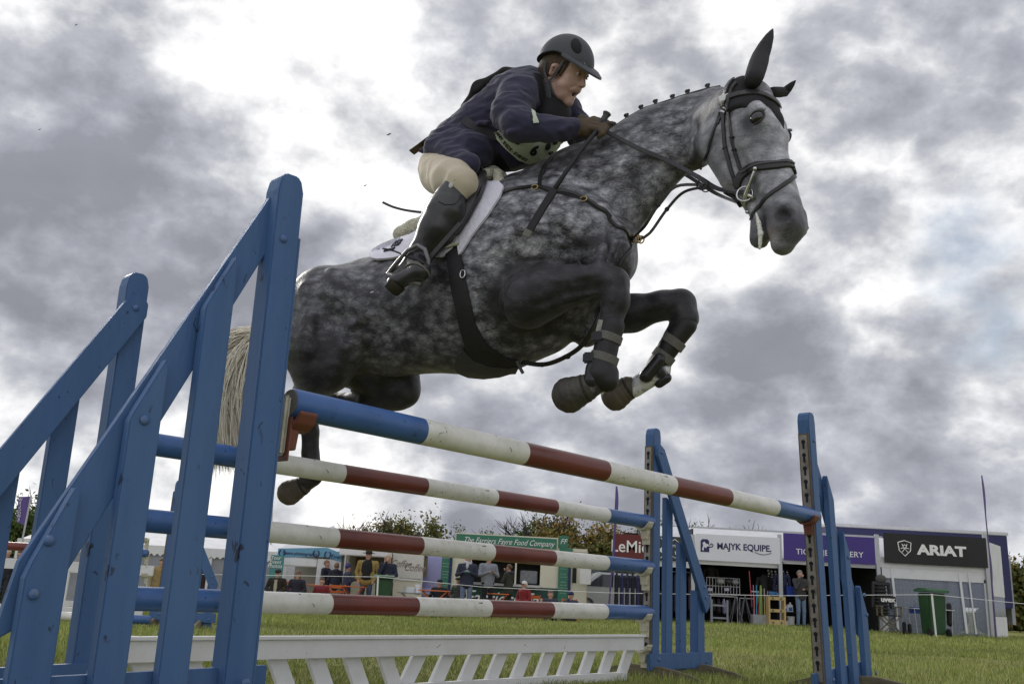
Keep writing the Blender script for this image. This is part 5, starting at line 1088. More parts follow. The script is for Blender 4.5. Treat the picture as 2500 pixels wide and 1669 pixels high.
a, b, z0, z1 = r; cx_ = -(b-a)*.39; zc = (z1-z0)*.56; MB().prism([(cx_-.13, zc-.19), (cx_+.13, zc-.19), (cx_+.13, zc+.13), (cx_+.08, zc+.19), (cx_-.08, zc+.19), (cx_-.13, zc+.13)], 1, -.018, -.012).build('emblem', NVY, e)
MB().prism([(cx_-.09, zc-.12), (cx_-.05, zc+.02), (cx_-.08, zc+.06), (cx_-.02, zc+.12), (cx_+.04, zc+.05), (cx_+.10, zc+.05), (cx_+.12, zc-.02), (cx_+.05, zc-.03), (cx_+.04, zc-.08), (cx_-.03, zc-.04), (cx_-.04, zc-.16)], 1, -.024, -.018).build('emblem_horse', WBN, e)
MB().tube([(cx_+.13, -.02, zc-.04), (cx_+.22, -.02, zc-.03), (cx_+.25, -.02, zc+.03), (cx_+.2, -.02, zc+.07), (cx_+.15, -.02, zc+.02)], .014, 6).build('emblem_tail', NVY, e)
MB().tube([((b-a)*.2+.5*u, -.02, zc-.12-.06*math.sin(math.pi*(u+.0))) for u in np.linspace(0, 1, 9)], .009, 6).build('flourish', NVY, e)
e, r = banner('purple banner lettered JEWELLERY behind the right jump wing', (1913, 1306, 2136, 1372), PUR)
face_text('TIGGA JEWELLERY', .235, TXW, r, YS-.175, e, .5, .33, ext=.004, sx=1.06)
e, r = banner('black banner lettered ARIAT with a white shield on the end stall', (2158, 1306, 2409, 1379), BKB)
face_text('ARIAT', .40, TXW, r, YS-.175, e, .56, .48, ext=.004, sx=1.32, bold=.018)
a, b, z0, z1 = r; cx_ = -(b-a)*.30; zc = (z1-z0)*.52
mb = MB(); sh = [(-.20, .16), (0, .22), (.20, .16), (.17, -.08), (.0, -.24), (-.17, -.08), (-.20, .16)]; mb.tube([(cx_+u, -.02, zc+v) for u, v in sh], .016, 6)
for p in ([(-.08, .12), (-.04, .02), (0, -.02), (.04, .02), (.08, .12)], [(-.12, -.02), (-.04, .0), (.04, .0), (.12, -.02)], [(-.08, -.12), (0, -.02), (.08, -.12)], [(-.05, .06), (0, .10), (.05, .06)]): mb.tube([(cx_+u, -.02, zc+v) for u, v in p], .013, 6)
mb.build('shield_emblem', TXW, e)
# lorry trailer behind the stalls
tr = solid('lorry_trailer', 'blue and white lorry trailer parked behind the end stall', 'trailer', 2300, 33)
o = np.array(tr.matrix_world.translation); x0, x1 = atY(2030, 1400, 32)[0], atY(2470, 1400, 32)[0]; zt2 = atY(2400, 1301, 32)[2]
MB().box(np.array([(x0+x1)/2, 33.3, (zt2+.6)/2-.0])-o, (x1-x0, 2.5, zt2-.6)).build('trailer_body', M('blue trailer side', (.022, .024, .10), rough=.4, var=.1), tr, bevel=.05)
MB().box(np.array([(x0+x1)/2, 33.3, zt2+.02])-o, (x1-x0+.06, 2.56, .12)).build('roof_edge', M('white trailer trim', (.6, .6, .62), rough=.4), tr, bevel=.02)
MB().box(np.array([x1+.05, 33.3, 1.2])-o, (.12, 2.2, 2.2)).build('end_door', M('dull white panel', (.35, .36, .38), rough=.5, var=.3, scale=2), tr)
for dx in (.9, 2.1): MB().tube([np.array([x1-dx, 31.95, .2])-o, np.array([x1-dx, 32.25, .2])-o], .45, 20).build('wheel', M('tyre', (.02, .02, .02), rough=.8), tr)
# --- people
def person(px, py, Y, face, top, leg, hair, label, pose='stand', arms='down', hat=None, glasses=False, coat=0, skin=(.42, .25, .19), lean=0, extra=None, hgt=None, w=1.):
    g0 = gnd(px, Y, py+100); hz = atY(px, py, Y)[2]-g0[2]; x = atY(px, py+60, Y)[0]
    Hs = 1.74 if pose == 'stand' else 1.30
    s = float(np.clip(hz/Hs, .86, 1.16)); z0 = hz-Hs*s+g0[2]; z0 = min(z0, g0[2]+.02) if pose == 'stand' else z0
    e = empty('person', (x, Y, z0), label, 'person', rot=R(face)); mw = Matrix.Scale(s, 4)
    sk = M('skin %.2f' % skin[0], skin, rough=.55, var=.15, scale=12, dirt=((.45, .16, .12), .3, 9)); hip = .92 if pose == 'stand' else .48
    def mm(rgb): return M('cloth %.3f %.3f %.3f' % rgb, rgb, rough=.85, var=.35, scale=9, bump=.5, bscale=12)
    T = hip+.53; hd_ = hip+.68; ly = .06*lean
    B = [((0, ly+.0, hd_-.13), .05, (0, ly+.01, hd_), .055, .02), ((0, ly, hd_+.05), .085, (0, ly+.02, hd_+.0), .078, .03), ((0, ly+.03, hd_-.04), .055, (0, ly+.05, hd_-.07), .045, .02), ((0, ly+.095, hd_+.015), .010, (0, ly+.105, hd_-.01), .013, .012), ((-.078, ly, hd_), .018, (-.078, ly, hd_-.02), .014, .008), ((.078, ly, hd_), .018, (.078, ly, hd_-.02), .014, .008), ((0, ly, T), .07, (0, 0, hip), .08, .05)]
    A = []; LW = .19*w
    for sd_ in (-1, 1):
        sh_ = (sd_*LW, ly-.01, T-.03)
        if arms == 'down': el, ha = (sd_*(LW+.06), -.02, T-.31), (sd_*(LW+.05), .07, T-.55)
        elif arms == 'front': el, ha = (sd_*(LW+.07), .02, T-.29), (sd_*.06, .27, T-.20)
        elif arms == 'lap': el, ha = (sd_*(LW+.08), .02, T-.29), (sd_*.05, .24, T-.42)
        elif arms == 'face': el, ha = ((sd_*(LW+.02), .14, T-.27), (sd_*.04, .17, hd_-.08)) if sd_ > 0 else ((sd_*(LW+.06), .08, T-.28), (sd_*.02, .2, T-.30))
        elif arms == 'pocket': el, ha = (sd_*(LW+.07), -.03, T-.30), (sd_*(LW-.02), .08, T-.50)
        A += [(sh_, .062, el, .052, .03), (el, .052, ha, .038, .02)]
        d_ = np.array(ha)-el; d_ = d_/np.linalg.norm(d_); h2 = np.array(ha)+d_*.05
        B += [(sh_, .045, el, .035, .02), (el, .035, ha, .026, .02), (ha, .028, tuple(h2), .032, .015), (tuple(h2), .026, tuple(h2+d_*.045+np.array([0, .015, -.01])), .018, .012), (tuple(h2), .014, tuple(h2+np.array([-sd_*.035, .02, .01])), .011, .008)]
    top_ = [((0, ly, T-.09), .135, (0, .0, hip+.18), .125, .06, (1, 0, 0), .76/w), ((-LW*.8, ly, T-.03), .065, (LW*.8, ly, T-.03), .065, .04), ((0, 0, hip+.18), .125, (0, 0, hip-.0), .135, .06, (1, 0, 0), .78/w), ((0, ly, T+.02), .07, (0, ly, T+.045), .06, .02)]+A
    if coat: top_ += [((0, 0, hip), .135, (0, .0, hip-coat), .15, .05, (1, 0, 0), .74/w)]
    L_ = []; S_ = []
    for sd_ in (-1, 1):
        if pose == 'stand': hp_, kn, an = (sd_*.09, 0, hip), (sd_*.10, .02, .50), (sd_*.105, -.01, .10); 
        else: hp_, kn, an = (sd_*.10, 0, hip), (sd_*.15, .44, .50), (sd_*.13, .46, .10)
        L_ += [(hp_, .088, kn, .062, .04), (kn, .062, an, .048, .02)]; B += [(hp_, .06, kn, .045, .03), (kn, .045, an, .035, .02)]
        S_ += [((an[0], an[1]-.02, .05), .045, (an[0]+.02*sd_, an[1]+.15, .035), .036, .02)]; B += [((an[0], an[1]-.02, .06), .035, (an[0], an[1]+.12, .04), .025, .02)]
    L_ += [((-.07, 0, hip+.03), .11, (.07, 0, hip+.03), .11, .05)]
    if arms == 'face': B += []
    rs = .019
    for nm, pr, m_ in (('body', B, sk), ('jacket' if not coat else 'coat', top_, mm(top)), ('trousers', L_, mm(leg)), ('shoes', S_, M('dark shoes', (.03, .025, .02), rough=.6))):
        v_, q_ = sdf_mesh(pr, rs if nm != 'body' else .016); npmesh(nm, v_, q_, m_, e, mw=mw)
    if hair:
        hr = [((0, ly-.022, hd_+.045), .09, (0, ly-.0, hd_+.062), .086, .02)]
        sb_ = [((0, ly+.13, hd_-.03), .085, (0, ly+.13, hd_-.1), .08, .01)]
        if hair[3:] and hair[3] == 'long': hr += [((-.06, ly-.02, hd_+.02), .04, (-.07, ly+.0, hd_-.12), .03, .02), ((.06, ly-.02, hd_+.02), .04, (.07, ly+.0, hd_-.12), .03, .02), ((0, ly-.05, hd_), .07, (0, ly-.05, hd_-.13), .05, .02)]
        if hair[3:] and hair[3] == 'tail': hr += [((0, ly-.10, hd_+.05), .035, (0, ly-.15, hd_-.02), .035, .02), ((0, ly-.15, hd_-.02), .035, (0, ly-.13, hd_-.22), .018, .02)]
        v_, q_ = sdf_mesh(hr, .015, sb_); npmesh('hair', v_, q_, M('hair %.2f %.2f' % hair[:2], hair[:3], rough=.7, var=.4, scale=40), e, mw=mw)
    if hat:
        kind, rgb = hat; mh = mm(rgb); mb = MB()
        if kind == 'cap': mb.ell((0, ly, hd_+.075), (.098, .105, .075), 16, 10); mb.prism([(-.075, ly+.06), (.075, ly+.06), (.06, ly+.18), (-.06, ly+.18)], 2, hd_+.062, hd_+.074)
        if kind == 'flat': mb.ell((0, ly+.02, hd_+.09), (.11, .13, .05), 16, 10); mb.ell((0, ly+.10, hd_+.07), (.07, .06, .015), 12, 6)
        if kind == 'brim': mb.ell((0, ly, hd_+.10), (.098, .105, .09), 16, 10); mb.tube([(0, ly, hd_+.078), (0, ly, hd_+.09)], [.185, .165], 24)
        if kind == 'bobble': mb.ell((0, ly-.01, hd_+.07), (.10, .105, .10), 16, 10); mb.ell((0, ly-.03, hd_+.19), .045, 10, 8, mi=1)
        mb.build('hat', [mh, mm((.22, .21, .22))] if kind == 'bobble' else mh, e, smooth=True, mw=None).matrix_local = mw
    if glasses: mb = MB(); mb.box((-.034, ly+.092, hd_+.025), (.05, .02, .032)); mb.box((.034, ly+.092, hd_+.025), (.05, .02, .032)); mb.box((0, ly+.098, hd_+.032), (.12, .008, .008)); mb.build('sunglasses', LEA, e, bevel=.004).matrix_local = mw
    if extra: extra(e, mw, T, hd_, hip, mm)
    return e
def gilet(rgb):
    def f(e, mw, T, hd_, hip, mm):
        v_, q_ = sdf_mesh([((0, 0, T-.09), .15, (0, .0, hip+.1), .148, .06, (1, 0, 0), .76), ((0, 0, T+.0), .095, (0, .0, T+.05), .08, .03)], .019, [((0, .24, T-.02), .07, (0, .24, hip+.1), .05, .02)]); npmesh('gilet', v_, q_, mm(rgb), e, mw=mw)
    return f
def scarf(rgb, glv=None, cup=None):
    def f(e, mw, T, hd_, hip, mm):
        mb = MB(); mb.tube([(.085*math.cos(q), .02+.085*math.sin(q), T+.05+.015*math.sin(2*q)) for q in np.linspace(0, 6.283, 20)], .04, 8, cap=False); mb.tube([(0, .11, T+.04), (.01, .15, T-.06), (0, .15, T-.14)], [.045, .04, .015], 8); mb.build('scarf', mm(rgb), e, smooth=True).matrix_local = mw
        if glv: mb = MB(); [mb.ell((s_*.05, .29, T-.20), (.042, .055, .035), 10, 8) for s_ in (-1, 1)]; mb.build('gloves', mm(glv), e, smooth=True).matrix_local = mw
        if cup: MB().box((0, .31, T-.165), (.10, .06, .015)).build('paper_tray', mm(cup), e, bevel=.003).matrix_local = mw
    return f
def hood(e, mw, T, hd_, hip, mm): MB().ell((0, -.10, T+.01), (.13, .06, .07), 12, 8).build('hood', mm((.03, .03, .05)), e, smooth=True).matrix_local = mw
BR = (.10, .06, .035)
person(1954, 1391, 27.6, 195, (.045, .045, .048), (.14, .20, .30), (.20, .18, .16), 'man in grey fleece and pale jeans raising a hand to his mouth', arms='face', w=1.1)
person(673, 1388, 26, 178, (.025, .020, .016), (.08, .09, .14), None, 'seated man in dark cap, sunglasses and brown jacket over a cream shirt', 'sit', 'lap', ('cap', (.03, .03, .035)), True, w=1.15, extra=lambda e, mw, T, hd_, hip, mm: MB().box((0, .125, T-.2), (.10, .03, .36)).build('shirt', mm((.42, .38, .28)), e, bevel=.01).__setattr__('matrix_local', mw))
person(722, 1392, 26, 182, (.022, .022, .035), (.05, .05, .06), (.12, .08, .05, 'long'), 'seated woman with sunglasses and navy jacket beside the man in brown', 'sit', 'lap', None, True)
person(783, 1408, 25.5, 172, (.17, .02, .025), (.03, .03, .035), BR, 'seated woman in a dark red jacket looking upwards near orange table', 'sit', 'lap', None, False, lean=1)
person(793, 1366, 28, 250, (.02, .022, .04), (.05, .05, .06), (.22, .13, .08), 'standing man in navy jacket with cropped ginger hair beside the gazebo', arms='front')
person(817, 1372, 27.6, 10, (.022, .026, .045), (.38, .33, .25), (.20, .13, .08), 'person seen from behind in navy hooded jacket and beige trousers', arms='down', extra=hood)
person(845, 1376, 27.2, 300, (.04, .045, .08), (.015, .017, .03), None, 'person in blue bobble hat and grey blue padded coat', arms='front', hat=('bobble', (.05, .05, .16)), coat=.2)
person(868, 1398, 28.6, 200, (.45, .10, .03), (.03, .03, .05), BR, 'person in an orange red top partly hidden behind the yellow sleeved man', arms='down')
person(896, 1344, 26.6, 176, (.26, .19, .06), (.07, .10, .17), None, 'man in mustard sleeves, black gilet and brimmed hat standing by the bin', arms='pocket', hat=('brim', (.02, .018, .015)), extra=gilet((.012, .012, .013)), w=1.25)
person(943, 1352, 26.7, 192, (.018, .022, .042), (.08, .11, .18), (.42, .33, .22, 'long'), 'fair haired woman in long navy coat leaning on the green bin, hand on cheek', arms='face', coat=.38, w=1.1)
person(1070, 1413, 26.3, 180, (.016, .017, .022), (.02, .02, .025), None, 'man in black cap and black top seated behind an orange table', 'sit', 'lap', ('cap', (.015, .018, .035)), w=1.1)
person(1117, 1408, 26.3, 150, (.05, .055, .045), (.06, .055, .045), (.3, .28, .25), 'older man in tweed flat cap and dark jacket seated with crossed arms', 'sit', 'lap', ('flat', (.05, .05, .03)))
person(1140, 1352, 26, 180, (.028, .034, .06), (.13, .17, .26), BR, 'woman in navy padded coat, grey scarf and teal gloves holding food', arms='front', extra=scarf((.42, .42, .46), (.03, .17, .24), (.5, .55, .5)), w=1.15)
person(1191, 1352, 26.1, 200, (.21, .22, .26), (.012, .012, .018), (.25, .22, .2), 'man in light grey padded jacket and black trousers looking at his phone', arms='front', w=1.1, extra=lambda e, mw, T, hd_, hip, mm: MB().box((0, .33, T-.17), (.07, .10, .012)).build('phone', LEA, e, bevel=.003).__setattr__('matrix_local', mw))
person(1241, 1376, 27.2, 60, (.035, .038, .030), (.03, .03, .03), BR, 'person in dark olive hooded jacket eating at the food van hatch', arms='face', coat=.1, extra=hood, w=1.1)
person(1278, 1417, 26, 140, (.20, .018, .020), (.02, .02, .025), (.62, .60, .57), 'white haired man in red jacket and sunglasses seated sideways', 'sit', 'lap', None, True)
person(1342, 1440, 25, 182, (.03, .035, .055), (.03, .03, .04), (.14, .10, .07), 'woman with tied back hair sitting low in a blue jacket', 'sit', 'lap', lean=1)
person(1392, 1443, 25, 165, (.04, .05, .09), (.03, .03, .04), BR, 'person in dark blue cap sitting low with hands near the mouth', 'sit', 'face', ('cap', (.025, .035, .10)))
person(487, 1346, 26.5, 8, (.030, .018, .018), (.02, .02, .022), (.55, .42, .25, 'tail'), 'woman with blond ponytail in a long brown padded coat seen from behind', arms='front', coat=.32)
person(388, 1362, 25, 190, (.26, .19, .08), (.05, .05, .05), BR, 'person in a tan coat half hidden by the distant blue wing', arms='down', coat=.5)
person(10, 1338, 24, 200, (.02, .02, .028), (.03, .03, .04), (.45, .43, .4), 'grey haired spectator in black at the left edge behind the red banded pole', arms='down')
person(40, 1341, 24.5, 170, (.018, .02, .035), (.03, .03, .04), BR, 'spectator in dark navy coat second from the left edge', arms='front')
# --- food van
YV = 29.
v = solid('food_van', 'cream and green catering van lettered The Farriers Fayre Food Company', 'food van', 1240, YV); o = np.array(v.matrix_world.translation)
def vp(name, rect, m, dy=0, th=.05, bevel=0): return panel(name, RB4(*rect, YV), YV, th, m, v, bevel=bevel, dy=dy)
zb = float(gz(0, YV))+.35
for rc in ((1102, 1337, 1149, 1495), (1149, 1337, 1318, 1368), (1318, 1337, 1432, 1495)):
    r = list(RB4(*rc, YV)); r[2] = max(r[2], zb) if rc[3] > 1400 else r[2]; panel('side_wall', r, YV, .06, CRM, v)
a, b, z0, z1 = RB4(1102, 1338, 1432, 1495, YV); MB().box(np.array([(a+b)/2, YV+2.2, (zb+z1)/2])-o, (b-a, .06, z1-zb)).build('back_wall', CRM, v); MB().box(np.array([(a+b)/2, YV+1.1, z1])-o, (b-a+.05, 2.3, .08)).build('roof', CRM, v, bevel=.03)
for x in (a, b): MB().box(np.array([x, YV+1.1, (zb+z1)/2])-o, (.05, 2.15, z1-zb)).build('end_wall', CRM, v)
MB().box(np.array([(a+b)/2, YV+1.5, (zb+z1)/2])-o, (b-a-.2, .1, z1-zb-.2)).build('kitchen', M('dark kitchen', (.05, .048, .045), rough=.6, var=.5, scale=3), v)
vp('skirt', (1149, 1430, 1362, 1496), DGR, -.02); vp('counter', (1149, 1424, 1318, 1430), M('steel counter', (.4, .4, .4), rough=.3, metal=.8), -.15, .3)
vp('hatch_frame', (1257, 1360, 1261, 1428), CRM, -.01); vp('display_case', (1270, 1392, 1312, 1424), M('display case', (.16, .17, .18), rough=.2, var=.5, scale=9), .35, .5, .02)
vp('sign_board', (1111, 1306, 1362, 1337), CRM, -.06, .1, .01); r = RB4(1114, 1309, 1359, 1334, YV); panel('sign_face', r, YV, .02, GRN, v, dy=-.13)
face_text('The Farriers Fayre Food Company', .245, TXW, r, YV-.15, v, .52, .45, shear=.42, ext=.003, sx=.83)
vp('sign_end', (1363, 1307, 1387, 1337), GRN, -.04, .06); face_text('FF', .22, TXW, RB4(1363, 1307, 1387, 1337, YV), YV-.08, v, .5, .5, shear=.3, ext=.003)
for x0, x1, y0, y1 in ((1076, 1102, 1352, 1470), (1362, 1393, 1378, 1475)):
    r = RB4(x0, y0, x1, y1, YV-.1); panel('menu_board', r, YV-.1, .04, GRN, v); rr = RB4(x1-7, y0, x1-1, y1, YV-.1); panel('price_strip', rr, YV-.1, .02, NVY, v, dy=-.03)
    g = random.Random(x0); zz = r[3]-.12
    while zz > r[2]+.3: face_text(' '.join(''.join(g.choice('aeilmnorstuc') for _ in range(g.randint(3, 6))) for _ in range(2)), .055, M('pale menu print', (.45, .55, .48), rough=.7), (r[0], r[1], 0, 1), YV-.13, v, .40, zz, ext=.001); zz -= g.choice((.085, .085, .16))
r = RB4(1149, 1432, 1362, 1496, YV); face_text('Farriers Fayre', .62, TXW, r, YV-.06, v, .47, .50, shear=.4, ext=.003, sx=.85)
vp('corner_panel', (1366, 1338, 1398, 1345), GRN, -.06, .04); vp('open_door', (1413, 1387, 1440, 1426), M('white door', (.7, .7, .68), rough=.4), -.35, .05, .01); vp('louvre', (1397, 1385, 1407, 1422), LEAD, -.04, .03)
for x in (1160, 1400): xx = atY(x, 1480, YV)[0]; MB().tube([np.array([xx, YV-.05, zb-.05])-o, np.array([xx, YV+.18, zb-.05])-o], .31, 20).build('wheel', MATS['tyre'], v)
# --- coffee trailer
YC = 28.5; cf = solid('coffee_trailer', 'cream coffee trailer lettered Coffee Coffee with a raised white awning', 'coffee trailer', 980, YC); o = np.array(cf.matrix_world.translation)
a, b, z0, z1 = RB4(845, 1346, 1032, 1470, YC); zb = float(gz(a, YC))+.3
r = list(RB4(955, 1348, 1032, 1470, YC)); r[2] = zb; panel('side_panel', r, YC, .06, CRM, cf); rt_ = RB4(958, 1350, 1032, 1417, YC); panel('sign_panel', rt_, YC, .02, M('pale sign', (.62, .60, .55), rough=.5), cf, dy=-.045)
SCR = M('chocolate script', (.27, .22, .21), rough=.6)
face_text('Coffee', .30, SCR, rt_, YC-.06, cf, .27, .60, shear=.45, ext=.003, sx=.8, bold=.002); face_text('Coffee', .30, SCR, rt_, YC-.06, cf, .73, .48, shear=.45, ext=.003, sx=.8, bold=.002); face_text('CAPPUCCINO LATTE ESPRESSO', .065, SCR, rt_, YC-.06, cf, .5, .07, ext=.002)
r = list(RB4(845, 1420, 955, 1470, YC)); r[2] = zb; panel('lower_panel', r, YC, .06, CRM, cf)
MB().box(np.array([(a+b)/2, YC+1.5, (zb+z1)/2])-o, (b-a, .06, z1-zb)).build('back_wall', M('beige inner wall', (.28, .25, .18), rough=.8, var=.3, scale=2), cf); MB().box(np.array([(a+b)/2, YC+.75, z1])-o, (b-a, 1.55, .06)).build('roof', CRM, cf)
MB().box(np.array([a, YC+.75, (zb+z1)/2])-o, (.05, 1.5, z1-zb)).build('end_wall', CRM, cf); MB().box(np.array([(a+b)/2, YC-.05, zb+.01])-o, (b-a, .4, .04)).build('counter', CRM, cf)
r = RB4(836, 1340, 953, 1358, YC-.7); panel('awning', r, YC-.7, 1.1, PLW, cf, bevel=.02)
mb = MB(); xx = atY(840, 1400, YC-1.2)[0]; mb.box(np.array([xx, YC-1.2, (float(gz(xx, YC-1.2))+r[3])/2])-o, (.05, .05, r[3]-float(gz(xx, YC-1.2)))); mb.build('awning_post', ALU, cf)
vp2 = RB4(862, 1362, 882, 1382, YC+1.4); panel('notice', vp2, YC+1.4, .02, M('ochre notice', (.3, .2, .06), rough=.7), cf)
# --- event photo gazebo, marquee
YG = 28.2; gz_ = solid('gazebo', 'white pop up gazebo with a pale blue photography valance', 'gazebo', 760, YG); o = np.array(gz_.matrix_world.translation)
r = RB4(678, 1342, 835, 1362, YG); a, b, z0, z1 = r; zg = float(gz(a, YG)); BLV = M('pale blue valance', (.14, .33, .48), rough=.6, var=.12, scale=4, bump=.4, bscale=5)
cxg = (a+b)/2
MB().prism([(a, z0-.02), (cxg+.5, z0+.06), (b, z0-.06), (b, z1-.05), (cxg+.5, z1+.10), (a, z1)], 1, YG-.02, YG+.02).build('valance', BLV, gz_, loc=-o)
MB().add([(a, YG, z1), (b, YG, z1), (b, YG+2.6, z1), (a, YG+2.6, z1), (cxg+.4, YG+1.3, z1+.85)], [(0, 1, 4), (1, 2, 4), (2, 3, 4), (3, 0, 4), (3, 2, 1, 0)]).build('canopy', PLW, gz_, loc=-o)
for x in (a+.03, b-.03, a+1.8): MB().box((x, YG+.05, (zg+z1)/2), (.05, .05, z1-zg)).build('leg', ALU, gz_, loc=-o)
MB().box((cxg, YG+2.6, (zg+z1)/2), (b-a, .03, z1-zg)).build('back_wall', M('beige wall sheet', (.36, .34, .31), rough=.8, var=.06), gz_, loc=-o)
xm = atY(772, 1400, YG)[0]; MB().box(((xm+b)/2, YG+.02, (zg+z0)/2), (b-xm, .03, z0-zg)).build('side_sheet', PLW, gz_, loc=-o)
MB().box(((a+xm)/2, YG, z0-.13), (xm-a, .05, .26)).build('rolled_sheet', PLW, gz_, loc=-o, bevel=.03)
face_text('Event photography', .145, NVY, r, YG-.04, gz_, .35, .50, ext=.003, sx=.95, shear=.1); face_text('Event', .18, NVY, r, YG-.04, gz_, .94, .36, ext=.003)
for fx, fz in ((.07, .5), (.60, .62), (.78, .55)):
    c_ = Vector((a+(b-a)*fx, YG-.04, z0+(z1-z0)*fz)); mb = MB(); mb.tube([c_+Vector((.09*math.sin(q), 0, .10*math.cos(q))) for q in np.linspace(.5, 5.8, 16)], .016, 6); mb.build('laurel_emblem', NVY, gz_, loc=-o)
tb = solid('banner_stand', 'teal roll up banner reading Your Event Photos', 'banner stand', 672, 27.6); r = list(RB4(657, 1354, 690, 1440, 27.6)); r[2] = float(gz(r[0], 27.6)); panel('banner_sheet', r, 27.6, .03, M('teal banner', (.06, .23, .23), rough=.5, var=.12, scale=2), tb)
for i, w_ in enumerate(('Your', 'Event', 'Photos')): face_text(w_, .17, TXW, RB4(657, 1354, 690, 1386, 27.6), 27.57, tb, .48, .78-.62*i*.5, ext=.002, shear=.15, sx=.9)
YM = 31.; mq = solid('marquee', 'large white marquee with scalloped eaves and clear window walls', 'marquee', 420, YM); o = np.array(mq.matrix_world.translation)
a, b, z0, z1 = RB4(40, 1336, 690, 1440, YM); zg = float(gz(a, YM)); ze = atY(500, 1337, YM)[2]
MB().prism([(0, ze), (3.2, ze+.85), (6.4, ze), (6.4, ze-.05), (3.2, ze+.80), (0, ze-.05)], 0, a, b).build('roof', PLW, mq, loc=(-o[0], YM-o[1], -o[2]))
mb = MB(); n_ = 44
for i in range(n_):
    x0_ = a+(b-a)*i/n_; x1_ = a+(b-a)*(i+1)/n_; mb.prism([(x0_, ze), (x1_, ze), (x1_, ze-.26), ((x0_+x1_)/2, ze-.34), (x0_, ze-.26)], 1, YM-.06, YM-.04)
mb.build('scalloped_valance', PLW, mq, loc=-o)
mb = MB(); nw = 7
for i in range(nw+1): x_ = a+(b-a)*i/nw; mb.box((x_, YM, (zg+ze)/2), (.28, .05, ze-zg))
mb.box(((a+b)/2, YM-.01, zg+.2), (b-a, .04, .4)); mb.build('wall_frame', PLW, mq, loc=-o)
MB().box(((a+b)/2, YM+.03, (zg+ze)/2), (b-a, .01, ze-zg)).build('clear_wall', M('misty window', (.33, .34, .38), rough=.25, var=.35, scale=1.2, alpha=.75), mq, loc=-o)
MB().box(((a+b)/2, YM+6.3, (zg+ze)/2), (b-a, .05, ze-zg)).build('back_wall', PLW, mq, loc=-o); 
for x in (a, b): MB().prism([(YM, zg), (YM+6.4, zg), (YM+6.4, ze), (YM+3.2, ze+.8), (YM, ze)], 0, x-.02, x+.02).build('end_wall', PLW, mq, loc=-o)
t2 = solid('tent', 'smaller white tent with a peaked roof behind the gazebo', 'tent', 760, 33); o = np.array(t2.matrix_world.translation); a, b, z0, z1 = RB4(640, 1342, 850, 1440, 33); zg = float(gz(a, 33))
MB().prism([(a, zg), (b, zg), (b, z1), ((a+b)/2-.6, z1+.30), (a, z1)], 1, 33, 36).build('canvas', PLW, t2, loc=-o)
# --- bins, rope, posts, flags
BIN = M('green plastic bin', (.016, .065, .022), rough=.5, var=.15, scale=5, dirt=((.04, .06, .03), .4, 4)); LID = M('bin lid green', (.035, .10, .045), rough=.45, var=.1)
def bin_(px, Y, label, s=1., rz=0.):
    e = empty('wheelie_bin', gnd(px, Y, 1540), label, 'bin', 'green wheelie bins', rot=rz)
    MB().box((0, 0, .52*s), (.44*s, .46*s, .92*s)).build('bin_body', BIN, e, bevel=.03); 
    v_ = e.children[0].data.vertices
    for q in v_: f = .84+.16*(q.co.z/(1.*s)); q.co.x *= f; q.co.y *= f
    MB().prism([(-.30, 1.0), (-.29, 1.05), (-.1, 1.09), (.24, 1.08), (.31, 1.03), (.31, 1.0)], 0, -.275, .275).build('lid', LID, e, bevel=.01).scale = (s, s, s)
    for x in (-.23, .23): MB().tube([(x*s-.02, .22*s, .1*s), (x*s+.02, .22*s, .1*s)], .1*s, 16).build('wheel', MATS['tyre'], e)
    MB().tube([(-.2*s, .33*s, 1.0*s), (.2*s, .33*s, 1.0*s)], .015, 8).build('handle', LID, e)
bin_(930, 25.6, 'green wheelie bin between the man in the gilet and the woman leaning on it', 1.04, R(4)); bin_(2281, 25.4, 'green wheelie bin with pale lid in front of the clear walled end stall', 1.17, R(186))
RW = M('white rope', (.78, .78, .78), rough=.6, var=.03); PW = M('white stake', (.7, .7, .7), rough=.5, var=.05)
rp_ = []
for px, Y, py, lab in ((916, 25., 1405, 'white stake holding the rope in front of the left bin'), (2284, 24.6, 1449, 'white stake holding the rope in front of the right bin')):
    g0 = gnd(px, Y, 1500); zt3 = atY(px, py, Y)[2]; e = empty('rope_stake', g0, lab, 'stake', 'white rope stakes'); MB().box((0, 0, (zt3-g0[2])/2), (.045, .03, zt3-g0[2]), rot=np.array(Matrix.Rotation(R(-2), 3, 'Y'))).build('stake', PW, e, bevel=.004); rp_.append(np.array([g0[0], Y-.02, zt3-.02]))
ends = [atY(-120, 1392, 25.5), rp_[0], atY(1180, 1432, 24.9), atY(1480, 1446, 24.8), atY(1900, 1453, 24.7), rp_[1], atY(2640, 1487, 24.2)]
P = []
for i in range(len(ends)-1):
    for k in range(8): P.append(ends[i]+(ends[i+1]-ends[i])*k/8)
P.append(ends[-1]); mb = MB(); mb.tube(P, .008, 6); tag(mb.build('rope', RW, smooth=True), 'thin white rope strung on stakes in front of the spectators', 'rope')
FLG = M('purple flag cloth', (.11, .07, .26), rough=.6, var=.25, scale=3)
